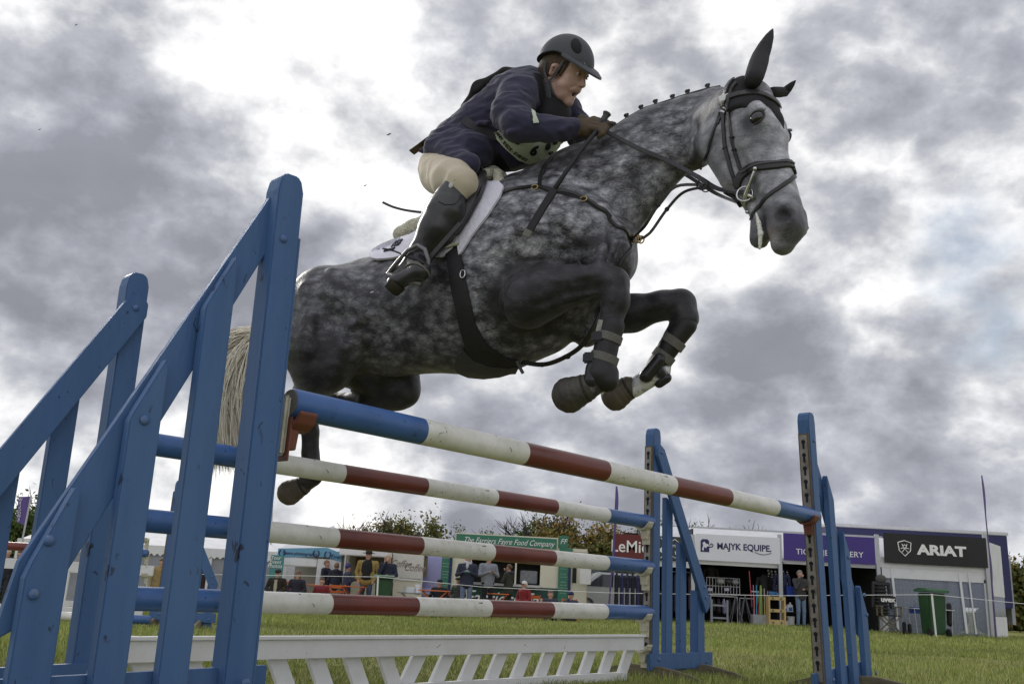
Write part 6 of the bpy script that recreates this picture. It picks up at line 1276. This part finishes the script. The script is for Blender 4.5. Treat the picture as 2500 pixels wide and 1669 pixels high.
def feather(px0, py0, px1, py1, Y, wd, label):
    g0 = gnd(px1, Y, py1); tp = atY(px0, py0, Y); e = empty('feather_flag', g0, label, 'flag', 'tall purple feather flags'); d = tp-g0
    MB().tube([(0, 0, 0), d*.5+[.03, 0, 0], d], [.03, .022, .010], 8).build('pole', M('flag pole', (.10, .07, .18), rough=.5), e)
    mb = MB(); n_ = 18; vs = []
    for i in range(n_):
        u = i/(n_-1); p = d*(.28+.72*u)+np.array([.03*math.sin(math.pi*u), 0, 0]); w_ = wd*(math.sin(math.pi*min(1, (1-u)*1.15+.03))**.6 if u > .3 else 1)*(1 if u > 0 else .8)
        vs += [p+[0, 0, 0], p+[w_*.5+.03*math.sin(u*9), .35*w_*2, 0], p+[w_*.5+.03*math.sin(u*9)+.01, .35*w_*2, .01], p+[.01, 0, .01]]
    mb.add(vs, [(i*4+k, i*4+(k+1) % 4, (i+1)*4+(k+1) % 4, (i+1)*4+k) for i in range(n_-1) for k in range(4)]); mb.build('flag_cloth', FLG, e, smooth=True)
feather(1504, 1187, 1484, 1480, 27.4, .16, 'slim purple feather flag left of the red stall banner')
feather(2396, 1160, 2432, 1556, 26.6, .12, 'slim purple feather flag seen edge on in front of the end stall')
fl = empty('sail_flag', gnd(57, 30, 1400), 'purple sail flag with mirrored WELCOME lettering before the left tree', 'flag'); o = np.array(fl.matrix_world.translation)
p0 = atY(76, 1210, 30); p1 = atY(56, 1310, 30); MB().tube([(p0-o), (p1-o), (0, 0, 0)], .03, 8).build('pole', ALU, fl)
q = [atY(45, 1212, 30), atY(75, 1211, 30), atY(60, 1283, 30), atY(40, 1272, 30)]; q = [x-o for x in q]; mb = MB(); mb.add([*q, *[x+[0, .02, 0] for x in q]], [(0, 1, 2, 3), (7, 6, 5, 4), (0, 4, 5, 1), (1, 5, 6, 2), (2, 6, 7, 3), (3, 7, 4, 0)]); mb.build('flag_cloth', FLG, fl)
for i, ch in enumerate('WELCOME'): p = atY(49.5-.7*i, 1219+8.2*i, 29.97)-o; text(ch, .13, TXW, Matrix.Translation(Vector(p)) @ Matrix.Rotation(R(90), 4, 'X') @ Matrix.Scale(-1, 4, (1, 0, 0)), fl, ext=.002)
wf_ = empty('flagpole', gnd(655, 32, 1440), 'thin flagpole with a small white flag behind the foreground post', 'flagpole'); o = np.array(wf_.matrix_world.translation); p0 = atY(666, 1195, 32)-o; MB().tube([(0, 0, 0), p0], .03, 8).build('pole', ALU, wf_); MB().box(p0+[-.07, 0, -.55], (.12, .02, .9)).build('flag_cloth', PLW, wf_)
# --- distant jump on the left
ang = R(8); d3 = np.array([math.cos(ang), math.sin(ang), 0]); n3 = np.array([math.sin(ang), -math.cos(ang), 0]); G3 = gnd(378, 10.4, 1505); 
m3 = Matrix(((d3[0], -n3[0], 0, G3[0]), (d3[1], -n3[1], 0, G3[1]), (0, 0, 1, G3[2]), (0, 0, 0, 1)))
sv = (ax.copy(), hd.copy())
w3 = wing(m3, -1, True, .95, 'small distant blue jump wing seen between the foreground slats', base=.04)
ax, hd = d3, n3
def ppole(seq, px, py, Yp, label, dz=0):
    p = atY(px, py, Yp); p0 = p-ax*L*len(seq); pole(p0, 0, len(seq), p0[2], L, seq, label, 'poles of the distant jump', dz=dz)
ppole('bwrwrwb', 362, 1351, 10.35, 'distant striped pole with its blue end at the small blue wing'); ppole('bwbwbwb', 368, 1513, 9.9, 'blue and white ground pole lying in front of the distant gate')
for z_, lab in ((1351, 'upper cream cup on the distant blue wing'), (1398, 'lower cream cup on the distant blue wing'), (1312, 'empty cream cup near the top of the distant blue wing')):
    p = atY(368, z_, 10.38); cup(p, 0, p[2], 1, CREAM, lab)
g3 = empty('jump_gate', G3, 'distant low white gate beneath the distant striped pole', 'gate'); pg = atY(358, 1392, 10.35); zt4 = pg[2]-G3[2]
mg = m3.to_3x3().to_4x4(); g3.matrix_world = Matrix.Translation(Vector(G3)) @ mg
MB().box((-1.75, 0, zt4), (3.3, .03, .11)).build('top_board', GATEW, g3, bevel=.002); MB().box((-1.75, 0, .12), (3.2, .03, .08)).build('bottom_rail', GATEW, g3, bevel=.002)
for i in range(9): MB().box((-.3-.36*i, .0, (zt4+.1)/2), (.09, .024, zt4-.05)).build('slat', GATEW, g3)
ax, hd = sv
# --- furniture and goods
ORN = M('orange paint', (.55, .13, .03), rough=.5, var=.1)
def box3(mb, c, d, **k): mb.box(c, d, **k)
def ftable(px, py, Y, w_, label, m=ORN, rz=0, legs=True):
    p = atY(px, py, Y); g0 = gnd(px, Y, 1500); h = max(.4, min(.78, p[2]-g0[2])); e = empty('folding_table', (p[0], Y, p[2]-h), label, 'table', 'folding tables', rot=R(rz))
    MB().box((0, 0, h), (w_, .5, .025)).build('table_top', m, e, bevel=.005)
    for s in (-1, 1):
        for t_ in (-1, 1): MB().tube([(s*w_*.45*t_, s*.2, 0), (-s*w_*.40*t_, s*.2, h-.01)], .014, 6).build('leg', m, e)
    return e
ftable(763, 1427, 26.3, .95, 'orange folding table between the seated women'); ftable(863, 1431, 26.2, .72, 'orange folding table in front of the man in mustard sleeves'); ftable(1061, 1441, 25.4, .85, 'orange folding table in front of the man in the black cap'); ftable(1216, 1449, 26.3, .62, 'orange folding table behind the white haired man')
ftable(1012, 1447, 26, .9, 'grey camping table with white tubs on it', M('grey table', (.25, .25, .26), rough=.5))
def fchair(px, py, Y, label, rz=0, m=ORN):
    p = atY(px, py, Y); e = empty('folding_chair', (p[0], Y, p[2]-.85), label, 'chair', 'orange folding chairs', rot=R(rz))
    mb = MB(); mb.box((0, .2, .80), (.42, .02, .09)); mb.box((0, .2, .66), (.42, .02, .06)); mb.build('backrest', m, e, bevel=.004); MB().box((0, 0, .45), (.42, .4, .025)).build('seat', m, e, bevel=.004)
    for s in (-1, 1): MB().tube([(s*.2, .24, .86), (s*.2, -.2, 0)], .013, 6).build('leg', m, e); MB().tube([(s*.18, -.18, .45), (s*.18, .24, 0)], .013, 6).build('leg', m, e)
fchair(822, 1427, 26.2, 'orange folding chair with slatted back left of the bobble hat person'); fchair(697, 1417, 26.6, 'orange folding chair between the two sunglasses wearers', 20); fchair(1294, 1452, 26.3, 'orange chair under the white haired man', -30); fchair(1088, 1446, 26.6, 'orange chair beside the man in tweed', 10)
for px, lab in ((673, 'orange chair under the man in brown'), (722, 'orange chair under the woman in sunglasses'), (783, 'orange chair under the woman in dark red'), (1070, 'orange chair under the man in the black cap'), (1342, 'chair under the woman with tied hair'), (1392, 'chair under the person in the blue cap')):
    fchair(px, 1432 if px < 1300 else 1462, 26.25 if px < 1300 else 25.3, lab, 0)
e = solid('tub', 'white plastic tubs standing on the grey camping table', 'tub', 1018, 25.9); o = np.array(e.matrix_world.translation)
for px, py, w_, h in ((1020, 1438, .15, .28), (1000, 1440, .32, .18)): p = atY(px, py, 25.9)-o; MB().tube([p-[0, 0, h/2], p+[0, 0, h/2]], [w_*.45, w_*.5], 16).build('container', M('white plastic', (.7, .72, .78), rough=.4), e)
def car(px, Y, z_, body, label, w_=4.2, h=1.45, rz=0., glass=(.05, .06, .07)):
    e = empty('parked_car', gnd(px, Y, 1470), label, 'car', rot=R(rz)); mbd = M('car paint %.2f %.2f' % body[:2], body, rough=.25, spec=.6, var=.04)
    prof = [(-w_/2, .3), (-w_/2, .75), (-w_/2+.1, .88), (-w_*.28, .95), (-w_*.16, h), (w_*.22, h), (w_*.36, .98), (w_/2-.05, .85), (w_/2, .7), (w_/2, .3)]
    MB().prism(prof, 1, -.82, .82).build('car_body', mbd, e, bevel=.06, bseg=3); gl = M('car glass', glass, rough=.08, spec=.7)
    MB().prism([(-w_*.255, .98), (-w_*.155, h-.07), (w_*.20, h-.07), (w_*.325, .98)], 1, -.835, .835).build('side_window', gl, e)
    for x in (-w_*.32, w_*.32):
        for y in (-.8, .66): t_ = MB().tube([(x, y, .32), (x, y+.16, .32)], .32, 24).build('wheel', MATS['tyre'], e, bevel=.03); MB().tube([(-.0+x, y-.01 if y < 0 else y+.15, .32), (x, y+.02 if y < 0 else y+.17, .32)], .19, 16).build('hub', M('hub', (.4, .4, .42), rough=.3, metal=.8), t_)
    for s in (-1, 1): MB().box((w_/2-.01, s*.6, .72), (.06, .26, .13)).build('headlight', M('lamp glass', (.6, .6, .62), rough=.15), e, bevel=.02)
    return e
car(1040, 31, 0, (.22, .22, .42), 'lilac blue car parked between the coffee trailer and food van', rz=90, h=1.9); car(1515, 32, 0, (.6, .62, .62), 'white car nose behind the clothes rail of the red banner stall', rz=185)
c4 = car(1425, 33, 0, (.02, .022, .022), 'dark off road vehicle with a spare wheel and yellow number plate', w_=4.0, h=1.95, rz=5); MB().box((.45, -.86, .55), (.5, .02, .12)).build('number_plate', M('yellow plate', (.7, .55, .04), rough=.5), c4)
# stall goods
def hang(name, px0, py0, px1, py1, Y, n, cols, label, group=None):
    r = RB4(px0, py0, px1, py1, Y); a, b, z0, z1 = r; e = empty(name, ((a+b)/2, Y, float(gz(a, Y))), label, 'clothes rail', group); o = np.array(e.matrix_world.translation); g = random.Random(px0)
    mb = MB(); mb.tube([np.array([a, Y, z1])-o, np.array([b, Y, z1])-o], .015, 6); [mb.tube([np.array([x, Y, z1])-o, np.array([x, Y, 0.02+o[2]])-o], .015, 6) for x in (a, b)]; mb.build('rail', ALU, e)
    for i in range(n):
        x = a+(b-a)*(i+.5)/n; wd = (b-a)/n*.62; k = cols[i % len(cols)]; t_ = z1-.03; bt = z0+g.random()*.12
        P = [((x, Y, t_-.05), wd*.25, (x, Y, t_-.18), wd*.55, .03, (0, 1, 0), .5), ((x, Y, t_-.18), wd*.55, (x+.02*g.random(), Y, bt+.1), wd*.60, .03, (0, 1, 0), .5)]
        P = [(np.array(q[0])-o, q[1], np.array(q[2])-o, *q[3:]) for q in P]
        v_, q_ = sdf_mesh(P, .025); npmesh('garment', v_, q_, M('garment %.3f %.3f %.3f' % k, k, rough=.85, var=.5, scale=7, bump=.6, bscale=6), e)
hang('clothes_rail', 1498, 1392, 1590, 1494, 27.5, 7, [(.018, .018, .03), (.03, .03, .09), (.022, .022, .06)], 'clothes rail of long navy coats under the red banner')
hang('clothes_rail', 1618, 1395, 1690, 1500, 28.3, 6, [(.02, .02, .03), (.10, .06, .09), (.03, .035, .07), (.012, .012, .014)], 'clothes rail of mixed garments behind the middle blue wing', 'x')
hang('clothes_rail', 1735, 1455, 1800, 1505, 28.2, 5, [(.012, .01, .012), (.02, .012, .016), (.20, .19, .30)], 'low rail of black tops with one lilac edge in the open stall', 'x')
hang('clothes_rail', 1806, 1460, 1842, 1505, 28.3, 3, [(.012, .012, .016)], 'short rail of black garments beside the whip display', 'x')
for o_ in COL.objects:
    if o_.get('group') == 'x': del o_['group']
def goods(px, py, Y, w_, h, d, rgb, name, label, cat, shape='box', n=1, parent=None):
    p = atY(px, py, Y); e = empty(name, p-[0, 0, h/2], label, cat)
    m = M('goods %.2f %.2f %.2f' % rgb, rgb, rough=.5, var=.25, scale=12)
    if shape == 'box': MB().box((0, 0, h/2), (w_, d, h)).build('carton', m, e, bevel=.01)
    if shape == 'tub': MB().tube([(0, 0, 0), (0, 0, h*.9), (0, 0, h*.9), (0, 0, h)], [w_*.42, w_*.5, w_*.54, w_*.54], 18).build('tub_body', m, e)
    if shape == 'can': MB().box((0, 0, h*.4), (w_, d, h*.8), taper=.95).build('can_body', m, e, bevel=.02); MB().tube([(.1*w_, 0, h*.8), (.1*w_, 0, h)], w_*.14, 10).build('cap', m, e); MB().box((0, -d/2-.004, h*.35), (w_*.6, .006, h*.35)).build('label_patch', M('blue label', (.04, .12, .4), rough=.5), e)
    return e
# torso forms with coats
def form(px, py, Y, rgb, label, h=.62, wd=.2):
    p = atY(px, py, Y); e = empty('display_coat', p, label, 'coat')
    pr = [((0, 0, h*.45), .09, (0, 0, -h*.45), .12, .05, (1, 0, 0), .7), ((-wd, 0, h*.36), .055, (wd, 0, h*.36), .055, .03), ((-wd, 0, h*.36), .055, (-wd-.05, 0, -h*.3), .045, .02), ((wd, 0, h*.36), .055, (wd+.05, 0, -h*.3), .045, .02)]
    v_, q_ = sdf_mesh(pr, .02); npmesh('coat_body', v_, q_, M('coat %.3f %.3f' % rgb[:2], rgb, rough=.7, var=.35, scale=8, bump=.6, bscale=9), e); MB().tube([(0, 0, h*.5), (0, 0, h*.62)], [.05, .03], 10).build('neck_stand', DKI, e); MB().tube([(0, 0, -h*.5), (0, 0, float(gz(p[0], Y))-p[2])], .02, 8).build('stand_pole', ALU, e); return e
form(1735, 1408, 29.2, (.022, .015, .014), 'black coat on a display form in the open stall, left of the shelves'); form(1866, 1430, 28.5, (.012, .012, .014), 'small black top on a form left of the hanging ties'); form(1909, 1425, 28.2, (.02, .022, .07), 'navy padded jacket on display beside the bridle hangers')
pc = form(2152, 1455, 27.6, (.028, .028, .031), 'black quilted puffer coat with hood hanging outside the end stall', 1.02, .22)
for k in range(9): MB().tube([(.20*math.cos(q)*(1.0), .15*math.sin(q), -.46+k*.1) for q in np.linspace(0, 6.283, 21)], .022, 6, cap=False).build('quilt_ring', MATS['coat 0.028 0.028'], pc, smooth=True)
MB().ell((0, -.03, .50), (.17, .10, .13), 14, 10).build('fur_hood', M('grey fur trim', (.09, .085, .08), rough=1, var=.5, scale=60, bump=1, bscale=90), pc, smooth=True)
# shelf unit with helmets and boxes, card signs
sh = solid('shelf_unit', 'white wire shelf carrying helmets and small boxes in the open stall', 'shelf', 1770, 28.9); o = np.array(sh.matrix_world.translation); a, b, z0, z1 = RB4(1722, 1410, 1802, 1450, 28.9)
mb = MB(); [mb.box(np.array([(a+b)/2, 28.9, z])-o, (b-a, .35, .02)) for z in (z0+.02, (z0+z1)/2, z1)]; [mb.box(np.array([x, 28.72, z0/2+z1/2])-o, (.02, .02, z1-z0)) for x in np.linspace(a, b, 12)]; mb.build('wire_frame', M('white wire', (.45, .45, .46), rough=.4), sh)
for px, py, s_, rgb, lab in ((1759, 1418, .10, (.35, .35, .33), 'round grey saddle cushion on the upper shelf'), (1779, 1418, .09, (.05, .05, .055), 'black helmet second from the left on the shelf'), (1795, 1420, .09, (.30, .30, .31), 'pale grey helmet at the right end of the shelf')):
    p = atY(px, py, 28.6); e = empty('helmet', p, lab, 'helmet'); m = M('helmet %.2f' % rgb[0], rgb, rough=.4, var=.3, scale=20); MB().ell((0, 0, 0), (s_*1.3, s_, s_), 16, 10).build('shell', m, e, smooth=True); MB().box((0, -s_, -s_*.4), (s_*1.6, s_*.6, .015)).build('brim', m, e)
for i, (px, py, rgb) in enumerate(((1734, 1438, (.5, .48, .6)), (1774, 1438, (.45, .42, .55)))):
    e = goods(px, py, 28.5, .17, .11, .02, rgb, 'price_card', ('left' if i == 0 else 'right')+' pale lilac price card hung on the shelf edge', 'sign')
goods(1843, 1443, 28.4, .26, .035, .05, (.7, .7, .7), 'shelf_strip', 'short white strip on the dark shelf', 'shelf strip')  # short plain white bar, built like the cartons
goods(1885, 1447, 28.2, .2, .1, .1, (.06, .2, .42), 'carton', 'pale blue carton above the wooden display stand', 'box'); goods(1902, 1449, 28.1, .16, .08, .1, (.10, .30, .55), 'carton', 'bright blue packet on top of the wooden stand', 'box')
# whips and coloured crops in a clear crate
wc = solid('whip_display', 'clear plastic crate holding coloured whips and sticks', 'whip display', 1855, 27.6); o = np.array(wc.matrix_world.translation); a, b, z0, z1 = RB4(1835, 1505, 1872, 1527, 27.6); zg = o[2]
MB().box((((a+b)/2)-o[0], 0, .15), (b-a, .3, .30)).build('crate', M('clear crate', (.5, .52, .55), rough=.2, alpha=.5), wc, bevel=.02)
g = random.Random(4)
for i in range(22): c_ = g.choice([(.5, .08, .05), (.05, .3, .5), (.6, .5, .08), (.1, .4, .12), (.55, .2, .4), (.02, .02, .02), (.5, .5, .5)]); x = a+(b-a)*g.random()-o[0]; MB().tube([(x, g.random()*.2-.1, .05), (x+.15*(g.random()-.3), g.random()*.2-.1, .8+.35*g.random())], .012, 6).build('whip', M('whip %.2f %.2f' % c_[:2], c_, rough=.5), wc)
MB().tube([atY(1836, 1480, 27.6)-o, atY(1829, 1393, 27.6)-o], .014, 6).build('long_whip', M('candy stripe', (.35, .06, .08), rough=.5, var=.8, scale=14), wc)
tg = M('tags', (.5, .5, .48), rough=.6, var=.5, scale=20)
bh = solid('bridle_rack', 'tall rack hung with rows of small belts and tags in the open stall', 'rack', 1890, 28.6); o = np.array(bh.matrix_world.translation)
for cx_, y0 in ((1876, 1388), (1884, 1390), (1893, 1390), (1912, 1390), (1922, 1392)):
    mb = MB(); top = atY(cx_, y0, 28.6)-o; mb.box(top+[0, 0, -.35], (.07, .02, .75)); [mb.box(top+[.01*((k % 2)*2-1), -.012, -.05-.085*k], (.05, .012, .045), mi=1) for k in range(8)]; mb.build('belt', [LEAD, tg], bh)
# wooden stand
ws = solid('display_stand', 'pine display stand with three holed shelves beside the crate of whips', 'stand', 1894, 27.4); o = np.array(ws.matrix_world.translation); PIN = M('pine', (.48, .34, .15), rough=.6, var=.15, scale=5, stretch=(1, 1, .2)); a, b, z0, z1 = RB4(1875, 1455, 1913, 1528, 27.4); zg = o[2]
for x in (a, b): MB().box((x-o[0], 0, (z1-zg)/2), (.05, .3, z1-zg)).build('upright', PIN, ws, bevel=.004)
for f in (.12, .52, .93): MB().box(((a+b)/2-o[0], -.12, (z1-zg)*f), (b-a, .03, .16 if f < .2 else .09)).build('shelf_board', PIN, ws, bevel=.004); [MB().tube([((a+b)/2-o[0]+s*.12, -.14, (z1-zg)*f), ((a+b)/2-o[0]+s*.12, -.13, (z1-zg)*f)], .035, 14).build('hole', M('green ring', (.10, .16, .08), rough=.6), ws) for s in (-1, 1)]
for i, (px, py, w_, h, sh_, lab) in enumerate(((1928, 1482, .17, .30, 'can', 'white jerrycan with a blue label behind the man in grey'), (1917, 1484, .10, .22, 'can', 'small white bottle left of the white jerrycan'), (1931, 1514, .22, .24, 'tub', 'white lidded tub standing on the ground by the pine stand'), (1919, 1520, .16, .14, 'tub', 'small white tub beside the larger lidded tub'))):
    goods(px, py, 27.9, w_, h, .14, (.62, .63, .64), 'jerrycan' if sh_ == 'can' else 'tub', lab, 'container', sh_)
e = solid('low_table', 'dark metal table carrying white containers', 'table', 1925, 28.0); MB().box((0, 0, .42), (.8, .4, .03)).build('table_top', LEAD, e); [MB().box((s, t_, .2), (.03, .03, .42)).build('leg', LEAD, e) for s in (-.37, .37) for t_ in (-.17, .17)]
bk = goods(1929, 1443, 28., .26, .3, .2, (.02, .05, .28), 'rucksack', 'bright blue rucksack hanging beside the navy jacket', 'bag')
# ladder rack and trestles in front of the dark stall
lr = solid('step_rack', 'grey two rung wooden rack standing on the grass by the stall', 'rack', 1757, 27.2); GRW = M('grey wood', (.22, .23, .26), rough=.7, var=.2, scale=6)
for x in (-.23, .23): MB().box((x, 0, .33), (.055, .04, .66)).build('upright', GRW, lr, bevel=.004)
for z in (.15, .5): MB().box((0, .02, z), (.46, .025, .05)).build('rung', GRW, lr)
for px, lab in ((1797, 'thin black A frame left of the whip display'), (1820, 'taller black A frame right beside the whip display')):
    e = solid('a_frame', lab, 'stand', px, 27.6, group='black A frames'); [MB().tube([(0, 0, .82), (s*.18, t_, 0)], .012, 6).build('leg', M('frame grey', (.10, .10, .11), rough=.5), e) for s in (-1, 1) for t_ in (-.15, .15)]
# director's chair
dc = solid('director_chair', 'wooden director chair with a black back lettered uvex', 'chair', 2168, 26.6, 1540); WD = M('olive wood', (.16, .13, .08), rough=.6, var=.2); 
MB().box((.05, .02, .93), (.48, .03, .19)).build('backrest', BKB, dc, bevel=.01); text('uvex', .19, TXW, Matrix.Translation((.05, -.001, .93)) @ Matrix.Rotation(R(90), 4, 'X'), dc, ext=.003, bold=.008, sx=1.1)
MB().box((0, -.15, .50), (.5, .4, .03)).build('seat', BKB, dc)
for s in (-1, 1):
    MB().box((s*.27, -.15, .74), (.06, .42, .03)).build('armrest', WD, dc); [MB().box((s*.27, y, .62), (.035, .035, .26)).build('arm_post', WD, dc) for y in (-.32, .02)]
    for y in (-.34, .04): MB().tube([(s*.27, y, .50), (-s*.27, y, .02)], .018, 6).build('leg', WD, dc)
ct = solid('counter_table', 'white topped table in front of the clear wall with a blue box on it', 'table', 2275, 27., 1540); MB().box((0, 0, .72), (1.2, .5, .03)).build('table_top', M('white top', (.5, .5, .5), rough=.5), ct, bevel=.005); [MB().tube([(s*.55, t_, .72), (s*.5, t_, 0)], .014, 6).build('leg', ALU, ct) for s in (-1, 1) for t_ in (-.2, .2)]
goods(2242, 1489, 27., .40, .18, .3, (.02, .05, .33), 'carton', 'bright blue box on the white topped table', 'box'); goods(2247, 1474, 27., .12, .16, .05, (.3, .3, .3), 'carton', 'small grey packet standing on the bright blue box', 'box')
for px, lab in ((2214, 'black riding boots standing left of the table'), (2322, 'black bag hanging at the right end of the table')): 
    e = solid('boots' if px < 2300 else 'bag', lab, 'boots' if px < 2300 else 'bag', px, 26.9, 1540); v_, q_ = sdf_mesh([((-.06, 0, .05), .06, (-.06, 0, .30), .05, .02), ((.09, 0, .05), .06, (.09, 0, .26), .05, .02), ((-.06, -.12, .04), .04, (-.06, 0, .05), .05, .02)] if px < 2300 else [((0, 0, .35), .09, (0, 0, .85), .07, .04)], .02); npmesh('leather', v_, q_, LEAD, e)
# --- trees
LF = {}
def tree(px, Y, py_top, wd, seed, label, cols, n=2600, dens=1., wisp=0, base=.2, leafs=.10):
    g = np.random.default_rng(seed); g0 = gnd(px, Y, 1450); hz = atY(px, py_top, Y)[2]-g0[2]; e = empty('tree', g0, label, 'tree', 'trees behind the showground')
    BK = M('bark', (.05, .042, .035), rough=.95, var=.4, scale=5); mb = MB(); tips = []
    def limb(p, d, l, r_, k):
        pts = [p]; q = p
        for i in range(4): d = d+g.normal(size=3)*.13+[0, 0, .05]; d = d/np.linalg.norm(d); q = q+d*l/4; pts.append(q); tips.append((q, k))
        mb.tube(pts, [r_*(1-.18*i) for i in range(5)], 6)
        if k < 3:
            for _ in range(4 if k else 6): a = g.random()*6.283; dd = d+np.array([math.cos(a), math.sin(a), .25])*(.75+.3*g.random()); limb(pts[g.integers(2, 5)], dd/np.linalg.norm(dd), l*(.55+.2*g.random()), r_*.5, k+1)
    limb(np.zeros(3), np.array([0, 0, 1.]), hz*.5, .035*hz+.04, 0); mb.build('trunk', BK, e, smooth=True)
    T_ = np.array([t_[0] for t_ in tips if t_[1] > 0]); mx_ = np.abs(T_[:, :2]).max(); T_[:, :2] *= wd/mx_; T_[:, 2] = base*hz+(T_[:, 2]-T_[:, 2].min())/(T_[:, 2].max()-T_[:, 2].min())*(1-base)*hz
    c = T_[g.integers(0, len(T_), n)]+g.normal(size=(n, 3))*[.055*hz, .055*hz, .05*hz]*(1 if not wisp else .7); s = leafs*(.6+.8*g.random(n)); u = g.normal(size=(n, 3)); u /= np.linalg.norm(u, axis=1)[:, None]; w_ = np.cross(u, g.normal(size=(n, 3))); w_ /= np.linalg.norm(w_, axis=1)[:, None]
    V_ = np.stack([c-u*s[:, None], c+w_*s[:, None]*.55, c+u*s[:, None], c-w_*s[:, None]*.55], 1).reshape(-1, 3); Q_ = np.arange(n*4).reshape(-1, 4)
    cc = np.array(cols)[g.integers(0, len(cols), n)]*(.95+.9*g.random((n, 1))); npmesh('crown', V_, Q_, M('leaves', (0, 0, 0), rough=.6, var=.1, attr='col', spec=.2), e, cols=np.repeat(cc, 4, 0), smooth=False)
G1 = [(.06, .09, .025), (.045, .075, .02), (.09, .11, .03)]; G2 = [(.10, .11, .03), (.16, .13, .035), (.07, .09, .025)]; G3_ = [(.20, .12, .03), (.12, .11, .03), (.24, .16, .05), (.07, .08, .025)]
tree(20, 42, 1215, 1.3, 1, 'dark tree at the far left edge, left of the sail flag', G1, 3500); tree(75, 43, 1203, 1.5, 2, 'dark tree directly behind the purple sail flag', G1, 4200); 
tree(868, 60, 1256, 1.5, 3, 'sparse thin leaved tree behind the coffee trailer', G3_, 900, wisp=1, leafs=.09); tree(965, 60, 1262, 1.3, 4, 'bushy tree first from the left of the rounded pair', G2, 4200); tree(1030, 60, 1258, 1.9, 5, 'broad rounded tree behind the green menu board', G2, 6500)
tree(1105, 60, 1276, .9, 6, 'slim sparse tree just left of the food van sign', G1, 600, wisp=1, leafs=.08); tree(1218, 66, 1296, 1.6, 7, 'low dark tree top peeping over the food van sign', G1, 1500); tree(1270, 60, 1284, .5, 8, 'narrow spiky tree over the middle of the van roof', G1, 500)
tree(1305, 60, 1258, .9, 9, 'pointed dark green tree over the right of the van sign', G1, 1500); tree(1345, 60, 1272, .8, 10, 'pointed tree right beside the autumn tree', G2, 1000); tree(1400, 55, 1248, 2.2, 11, 'large autumn tree with yellow brown leaves right of the food van', G3_, 5200)
tree(1470, 55, 1278, 1.9, 12, 'broad yellow green tree behind the purple feather flag', G3_, 4200); tree(1545, 62, 1300, 1.6, 13, 'low bushy tree behind the red banner', G2, 1800); tree(1628, 58, 1264, 1.1, 14, 'dark tree seen between the middle wing slats', G1, 1900); tree(1698, 60, 1276, .8, 15, 'small dark leaved tree above the white banner edge', G1, 900)
tree(1775, 64, 1278, .45, 16, 'thin sapling top above the white banner', G1, 260, leafs=.08); tree(1842, 64, 1286, .6, 17, 'wispy twigs above the right end of the white banner', G2, 160, leafs=.08, wisp=1); tree(2140, 62, 1276, .6, 18, 'thin twiggy tree above the purple banner', G1, 220, leafs=.08, wisp=1)
tree(2500, 48, 1350, 1.6, 19, 'hedge tree with rusty leaves at the right edge', G3_, 4200, base=.05); tree(2540, 44, 1360, 1.8, 20, 'green hedge tree beyond the rusty one at the right edge', G2, 3000, base=.05)
def hedge(px0, px1, Y, py, seed, label, cols, n):
    g = np.random.default_rng(seed); a = atY(px0, 1420, Y)[0]; b = atY(px1, 1420, Y)[0]; zt_ = atY((px0+px1)/2, py, Y)[2]; g0 = gnd((px0+px1)/2, Y, 1450); e = empty('hedge', g0, label, 'hedge')
    x = g.random(n)*(b-a)+a-g0[0]; H_ = (zt_-g0[2])*(.88+.10*np.sin(x*1.7+seed)+.07*np.sin(x*4.1)); c = np.stack([x, g.normal(size=n)*.35, H_*g.random(n)**.7], 1); s = .11*(.6+.8*g.random(n)); u = g.normal(size=(n, 3)); u /= np.linalg.norm(u, axis=1)[:, None]; w_ = np.cross(u, g.normal(size=(n, 3))); w_ /= np.linalg.norm(w_, axis=1)[:, None]
    V_ = np.stack([c-u*s[:, None], c+w_*s[:, None]*.6, c+u*s[:, None], c-w_*s[:, None]*.6], 1).reshape(-1, 3); cc = np.array(cols)[g.integers(0, len(cols), n)]*(.6+.7*g.random((n, 1)))
    npmesh('foliage', V_, np.arange(n*4).reshape(-1, 4), MATS['leaves'], e, cols=np.repeat(cc, 4, 0), smooth=False); MB().box(((a+b)/2-g0[0], .25, (zt_-g0[2])*.42), (b-a, .3, (zt_-g0[2])*.8)).build('twigs', M('dense twigs', (.02, .025, .012), rough=1), e)
hedge(1020, 1100, 40, 1345, 1, 'dark green hedge between the coffee trailer and the food van', G1, 5000); hedge(1380, 1520, 42, 1322, 2, 'tall mixed hedge right of the food van', G2, 9000); hedge(1520, 1720, 46, 1352, 3, 'hedge behind the red banner and the middle wing', G1, 6000); hedge(2440, 2640, 41, 1385, 4, 'dark hedge at the right edge behind the trailer', G2, 7000); hedge(-300, 130, 44, 1320, 5, 'dark hedge at the left edge below the trees', G1, 8000)
# --- bits of turf thrown up
TURF = M('turf fragment', (.03, .03, .02), rough=.9)
for x, y, s, pale, lab in ((950, 328, .018, 0, 'small dark scrap of turf in the air left of the rider'), (892, 453, .012, 0, 'thin curved grass blade in the air above the loose strap'), (908, 713, .012, 1, 'tiny white chip in front of the horse flank'), (186, 61, .01, 0, 'tiny dark speck high at the upper left'), (1110, 432+8, .006, 0, 'tiny dark crumb near the rider waist'), (97, 316, .008, 0, 'tiny dark speck in the cloud at the left')):
    p = atY(x, y, 3.0 if pale or s < .015 else 3.4); m_ = M('white chip', (.7, .7, .7), rough=.6) if pale else TURF
    o_ = MB().tube([p+np.array([-1, 0, -.35])*s*.55, p+np.array([-.2, 0, -.2])*s*.5, p+np.array([.3, 0, .3])*s*.5, p+np.array([.9, 0, .5])*s*.55], [s*.07, s*.16, s*.14, s*.05], 6).build('turf_fragment', m_, smooth=True); tag(o_, lab, 'turf fragment')
